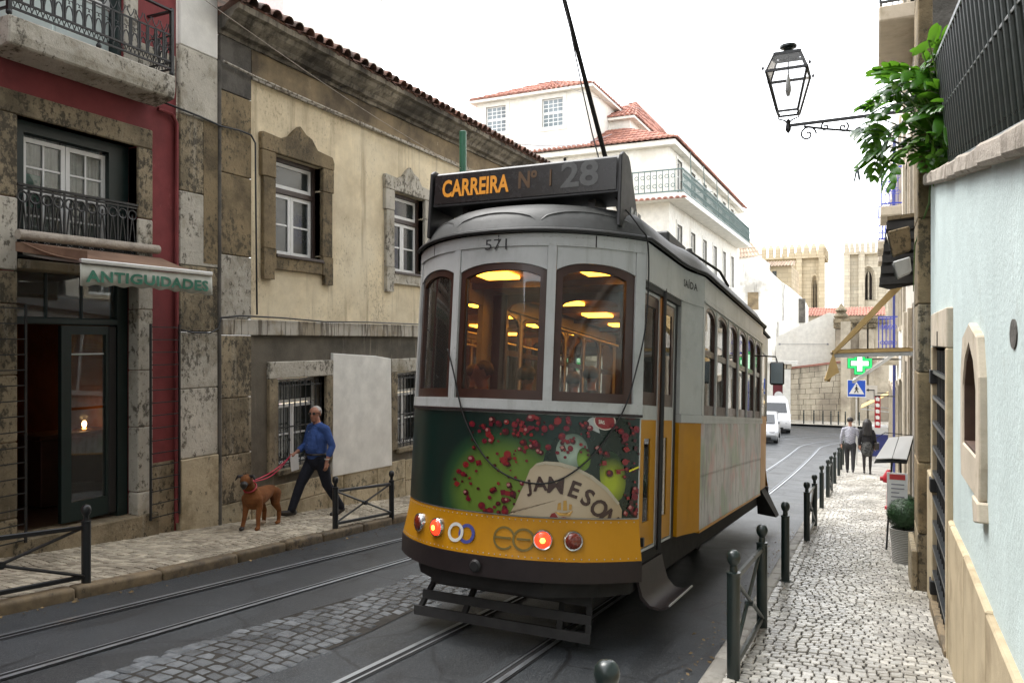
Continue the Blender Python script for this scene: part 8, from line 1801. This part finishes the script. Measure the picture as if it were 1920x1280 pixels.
for s in (-1, 1):
    Q.append(([hd_ + hdr * s * .055 + up * .045, hd_ + hdr * s * .1 + up * .055 + hdf * .02, hd_ + hdr * s * .125 + up * .01 + hdf * .035], [.026, .022, .01], 1, 8))
    fx_ = .24 if s < 0 else .26
    Q.append(([D3(fx_, s * .08, .42), D3(fx_ - .02, s * .09, .3), D3(fx_ + .02, s * .09, .17), D3(fx_ + .02 + (.06 if s > 0 else 0), s * .09, .05)], [.062, .045, .031, .028], 0, 10)); Q.append(([D3(fx_ + .02 + (.06 if s > 0 else 0), s * .09, .03), D3(fx_ + .07 + (.06 if s > 0 else 0), s * .09, .025)], [.03, .028], 1 if s > 0 else 0, 8))
    bx_ = -.25 if s > 0 else -.33
    Q.append(([D3(bx_ + .03, s * .07, .44), D3(bx_ + .06, s * .09, .3), D3(bx_ - .06, s * .09, .19), D3(bx_ - .04, s * .09, .05)], [.088, .06, .034, .028], 0, 10)); Q.append(([D3(bx_ - .04, s * .09, .03), D3(bx_ + .02, s * .09, .024)], [.03, .027], 2 if s > 0 else 0, 8))
Q.append(([D3(-.36, 0, .5), D3(-.42, 0, .52), D3(-.45, 0, .5)], [.03, .02, .012], 0, 8))
resolve(Q, .009, 'body', [M['fawn'], M['muzzle'], M['dogwhite']], dog, 3)
for s in (-1, 1): MB().lathe([(.002, -.009), (.008, -.005), (.009, 0), (.008, .005), (.002, .009)], 8, tuple(hd_ + hdf * .068 + hdr * s * .034 + up * .022)).build('eye', M['black'], dog, smooth='all')
nk = D3(.31, 0, .57); nd = (D3(.38, 0, .66) - D3(.24, 0, .5)).normalized(); na = nd.orthogonal().normalized(); nb_ = nd.cross(na)
MB().tube([nk + na * .084 * math.cos(t) + nb_ * .084 * math.sin(t) for t in [k * .314 for k in range(20)]], .011, 6, closed=True).build('collar', M['hred'], dog, smooth=True)
col_w = V(dog.location) + nk + up * .08; hnd = V(man.location) + wrR + L3(.09, 0, -.03)
ls_ = worldthing('dog_lead', 'doubled red lead stretched between the man and the dog', 'lead', tuple(hnd)); M['leadred'] = plain('red webbing', (.5, .03, .07), .6, var=.1)
for k in (0, 1): MB().tube([hnd.lerp(col_w, i / 14) - up * (.06 + .05 * k) * math.sin(math.pi * i / 14) for i in range(15)], .008, 6).build('strap', M['leadred'], ls_, smooth='all')
# ---------------------------------------------------------------- couple walking away
def walker(label, x, y, mats, woman=False, s=1.0):
    t = thing('person', label, 'person', (x, y, gz(y) + PAVE), None); P = []; H = s
    gd = lambda f: -SLOPE * .75 * f
    def W(f, r_, z): return V((r_ * H, f * H, z * H))
    for sd, st in ((-1, .14), (1, -.12)) if not woman else ((-1, -.1), (1, .12)):
        k = W(st * .55 + .02, sd * .09, .5); a = W(st, sd * .085, .09 + (.03 if st < 0 else 0) + gd(st)); r0 = (.1, .085, .068, .06, .05) if not woman else (.095, .08, .052, .048, .032)
        P.append(([W(0, sd * .09, .88), W(st * .3, sd * .09, .7), k, k.lerp(a, .5), a], [q * H for q in r0], 2 if not woman else 4, 12))
        P.append(([a + W(-.05, 0, -.05), a + W(.08, 0, -.05), a + W(.17, 0, -.055)], [.04 * H, .042 * H, .032 * H], 3, 8))
    if woman:
        P.append(([W(0, 0, .72), W(0, 0, .9), W(0, 0, .98)], [.17 * H, .16 * H, .135 * H], 2, 16)); P.append(([W(0, .07, .74), W(0, .06, .92)], [.12 * H, .11 * H], 2, 12)); P.append(([W(0, -.07, .74), W(0, -.06, .92)], [.12 * H, .11 * H], 2, 12))
    else: P.append(([W(0, .04, .88), W(0, -.04, .88)], [.14 * H, .14 * H], 2, 16))
    P.append(([W(0, 0, .98), W(0, 0, 1.15), W(0, 0, 1.32)], [(.125 if woman else .145) * H, (.125 if woman else .155) * H, .12 * H], 1, 16)); sw = .155 if woman else .19
    for sd in (-1, 1): P.append(([W(0, sd * .06, 1.02), W(0, sd * .08, 1.28)], [.1 * H, .1 * H], 1, 12))
    sh = [W(0, -sw, 1.36), W(0, sw, 1.36)]; P.append(([sh[0], W(0, 0, 1.4), sh[1]], [.062 * H, .08 * H, .062 * H], 1, 12))
    for sd, shp in ((-1, sh[0]), (1, sh[1])):
        e = W(-.03, sd * (sw + .07), 1.1); w = W(.06 if sd > 0 else -.02, sd * (sw + .06), .88); P.append(([shp, shp.lerp(e, .5), e, e.lerp(w, .75)], [.06 * H, .054 * H, .046 * H, .04 * H], 1, 10)); P.append(([e.lerp(w, .7), w], [.032 * H, .025 * H], 0, 8)); hand(P, w, (0, .1, -1), (0, 1, 0), .4, 0, H)
    hc = W(.02, 0, 1.63); P.append(([W(0, 0, 1.4), W(.01, 0, 1.55)], [.055 * H, .05 * H], 0, 10)); head(P, hc, (0, 1, 0), 0, H)
    resolve(P, .014, 'body', mats, t, 3); cap_hair(t, hc, (0, 1, 0), M['hairblack'], 1.04 * H)
    if woman:
        mb = MB(); n = 16; rr = random.Random(2)
        for j in range(9):
            for i in range(n):
                tt = math.pi * (i / (n - 1)) + math.pi; z = 1.70 - .48 * j / 8; r_ = (.055, .088, .1)[j] if j < 3 else .1 + .03 * (j - 2) / 6; r_ *= 1 * (1 + .06 * math.sin(i * 2.3 + j)); mb.v.append(W(.02 + r_ * math.sin(tt) * (1.0 if j < 5 else .95) - .01, r_ * math.cos(tt) * 1.08, z))
        for j in range(8):
            for i in range(n - 1): mb.f.append((j * n + i, j * n + i + 1, (j + 1) * n + i + 1, (j + 1) * n + i)); mb.mi.append(0)
        o = mb.build('long_hair', M['hairblack'], t, smooth='all'); o.modifiers.new('t', 'SOLIDIFY').thickness = .03
    return t
m, n_, b_ = newmat('checked shirt'); tc = n_.nodes.new('ShaderNodeTexCoord'); ck = n_.nodes.new('ShaderNodeTexChecker'); ck.inputs['Scale'].default_value = 28; ck.inputs['Color1'].default_value = (.42, .42, .46, 1); ck.inputs['Color2'].default_value = (.22, .22, .26, 1); n_.links.new(tc.outputs['Object'], ck.inputs[0]); n_.links.new(ck.outputs[0], b_.inputs['Base Color']); b_.inputs['Roughness'].default_value = .9; M['check'] = m
M['charcoal'] = plain('charcoal cloth', (.035, .034, .036), .9, var=.2); M['tights'] = plain('black tights', (.02, .016, .016), .7); M['blackcloth'] = plain('black knit', (.012, .011, .012), .9)
M['skirt'] = aged('grey patterned skirt', (.09, .09, .085), (.02, .02, .02), 14, .48, .56, rough=.9)
walker('man in grey checked shirt walking away down the right pavement', onY(1594, 0, 26.6)[0], 26.6, [M['skin'], M['check'], M['charcoal'], M['shoe']], s=1.0)
wo = walker('long haired woman in black top and patterned skirt walking away', onY(1626, 0, 26.5)[0], 26.5, [M['skin'], M['blackcloth'], M['skirt'], M['shoe'], M['tights']], True, .98)
hb_ = thing('handbag', 'dark shoulder bag at the walking woman\'s right side', 'bag', V(wo.location) + V((.27, -.02, .78))); MB().box((-.07, -.13, 0), (.07, .13, .22)).build('bag', M['shoe'], hb_, bevel=.03, seg=2); MB().tube([(0, -.1, .2), (-.03, -.04, .45), (-.07, .0, .55), (-.03, .04, .45), (0, .1, .2)], .01, 6).build('strap', M['shoe'], hb_)
# ---------------------------------------------------------------- passengers in the tram
def passenger(label, px, py, ly, skin, cloth, seated, face=(-.6, -.4, 0)):
    # head centre found on the tram's cross plane at ly
    best = None
    for i in range(-95, 96):
        x = i / 100; z = 2.0
        for _ in range(6): z += (w2px(t2w(x, ly, z))[1] - py) / 200
        d = abs(w2px(t2w(x, ly, z))[0] - px)
        if best is None or d < best[0]: best = (d, x, z)
    x, z = best[1], best[2]; w = t2w(x, ly, z); t = thing('person', label, 'person', (w[0], w[1], w[2] - 1.0)); P = []
    P.append(([V((0, 0, .8)), V((0, 0, .92))], [.055, .05], 0, 10)); head(P, (0, 0, 1.0), face, 0)
    P.append(([V((-.19, 0, .72)), V((0, 0, .77)), V((.19, 0, .72))], [.065, .08, .065], 1, 12)); P.append(([V((0, 0, .7)), V((0, 0, .45)), V((0, 0, .2))], [.15, .15, .15], 1, 14))
    for s in (-1, 1):
        P.append(([V((s * .2, 0, .72)), V((s * .25, .02, .45)), V((s * .16, .2, .35))], [.062, .05, .035], 1, 10)); P.append(([V((s * .16, .2, .35)), V((s * .15, .28, .34))], [.03, .028], 0, 8))
        if seated: P.append(([V((s * .1, 0, .15)), V((s * .1, .42, .15)), V((s * .1, .44, -.25))], [.1, .08, .055], 2, 10))
        else: P.append(([V((s * .1, 0, .2)), V((s * .1, .03, -.2)), V((s * .1, 0, -.5))], [.1, .08, .06], 2, 10))
    resolve(P, .02, 'body', [M['skintan'], cloth, M['navy']], t, 2); cap_hair(t, (0, 0, 1.0), face, M['hairblack'], 1.05)
passenger('dark haired passenger near the tram\'s rear middle window', 905, 700, 1.25, 0, plain('brown top', (.2, .12, .08), .8), False)
passenger('dark passenger behind the middle post of the tram\'s rear window', 988, 708, 1.6, 0, M['blackcloth'], False, (0, 1, 0))
passenger('fair seated passenger low in the tram\'s right rear window', 1076, 716, 3.5, 0, plain('grey blue top', (.12, .14, .18), .8), True, (0, 1, 0))
passenger('dark seated passenger beside the fair one in the tram\'s right rear window', 1108, 706, 3.2, 0, M['charcoal'], True, (0, 1, 0))
# ---------------------------------------------------------------- cars
M['carsilver'] = plain('silver car paint', (.45, .46, .47), .3, .6, var=.05, coat=.6); M['carwhite'] = plain('white van paint', (.72, .72, .72), .35, var=.04, coat=.4); M['carglass'] = plain('car glass', (.02, .025, .03), .05, spec=.9, var=0); M['rubber'] = plain('tyre rubber', (.015, .015, .015), .8); M['headl'] = plain('headlamp', (.6, .6, .62), .1, .4, var=0)
def vehicle(name, label, cat, loc, rz, prof, width, paint, wheelb, wr, glasses, tumble=.12):
    t = thing(name, label, cat, loc, None, rz); n = len(prof); mb = MB(); zmax = max(z for y, z in prof); zb = .95 if zmax < 1.7 else 1.15
    def hwid(z): return width / 2 * (1 - (tumble * max(0, z - zb) / (zmax - zb))) * (.96 if z < .35 else 1)
    rows = []
    for k in (-1, -.86, 0, .86, 1):
        for y, z in prof: mb.v.append((hwid(z) * k, y, z - (.035 if abs(k) == 1 and z > .4 else 0)))
    for r_ in range(4):
        for i in range(n): mb.f.append((r_ * n + i, r_ * n + (i + 1) % n, (r_ + 1) * n + (i + 1) % n, (r_ + 1) * n + i)); mb.mi.append(0)
    mb.f += [tuple(range(n)), tuple(4 * n + i for i in range(n))]; mb.mi += [0, 0]
    mb.build('body', paint, t, recalc=True, smooth=True, bevel=.02)
    for nm_, poly in glasses.items():
        if nm_.startswith('side'):
            for s in (-1, 1): MB().add([(s * (hwid(z) + .006), y, z) for y, z in poly], [tuple(range(len(poly)))]).build('side_window', M['carglass'], t)
        else:
            (y0, z0), (y1, z1) = poly; d = V((0, z1 - z0, -(y1 - y0))).normalized() * (.012 if nm_ == 'windscreen' else .012); d = d if d.z > 0 or nm_ != 'windscreen' else -d
            if nm_ == 'rear': d = V((0, .012, .004)) if y0 > 0 else d
            MB().add([V((s * hwid(z) * .84, y, z)) + d for s, y, z in ((-1, y0, z0), (1, y0, z0), (1, y1, z1), (-1, y1, z1))], [(0, 1, 2, 3)]).build(nm_, M['carglass'], t)
    for y in wheelb:
        for s in (-1, 1):
            w = MB().tube([(s * (width / 2 - .2), y, wr), (s * (width / 2 + .005), y, wr)], wr, 22).build('wheel', M['rubber'], t); MB().tube([(s * (width / 2 + .006), y, wr), (s * (width / 2 + .014), y, wr)], wr * .62, 16).build('rim', M['alu'], w)
    f = min(y for y, z in prof)
    for s in (-1, 1): MB().lathe([(.02, -.05), (.1, -.03), (.11, 0), (.1, .03), (.02, .05)], 12, (s * (width / 2 - .24), f + .1, .66), 1.5, .9).build('headlight', M['headl'], t, smooth=True); MB().box((s * (width / 2 + .02) - .07, f + 1.35, .95), (s * (width / 2 + .02) + .07, f + 1.47, 1.08)).build('wing_mirror', paint, t, bevel=.02)
    MB().box((-.55, f - .012, .3), (.55, f + .05, .42)).build('grille', M['black'], t, bevel=.01); MB().box((-.26, f - .02, .44), (.26, f - .005, .54)).build('number_plate', M['paper'], t)
    return t
car_p = [(-2.05, .3), (-2.1, .5), (-2.05, .68), (-1.9, .78), (-1.1, .95), (-.35, 1.42), (.2, 1.47), (1.2, 1.42), (1.75, 1.02), (2.0, .98), (2.08, .7), (2.05, .35), (1.9, .25), (-1.9, .22)]
xc = onY(1461, 828, 41)[0]
vehicle('car', 'silver hatchback coming up the street past the tram\'s front', 'car', (xc - .95, 41.8, gz(41.8)), R(4), car_p, 1.7, M['carsilver'], (-1.35, 1.3), .31, {'windscreen': ((-1.05, 1.0), (-.42, 1.37)), 'rear': ((1.7, 1.06), (1.28, 1.36)), 'side': [(-.85, .98), (-.3, 1.34), (.2, 1.38), (1.1, 1.33), (1.5, 1.0)]})
van_p = [(-2.4, .35), (-2.45, .6), (-2.4, .85), (-1.7, 1.15), (-1.1, 1.8), (-.8, 1.92), (2.3, 1.95), (2.4, 1.85), (2.42, .5), (2.35, .3), (-2.2, .25)]
vehicle('van', 'white delivery van parked behind the silver hatchback', 'van', (onY(1446, 800, 49)[0], 49.5, gz(49.5)), R(8), van_p, 1.9, M['carwhite'], (-1.6, 1.5), .33, {'windscreen': ((-1.66, 1.2), (-1.14, 1.74)), 'side': [(-1.5, 1.2), (-1.0, 1.74), (-.5, 1.74), (-.5, 1.2)]}, .1)
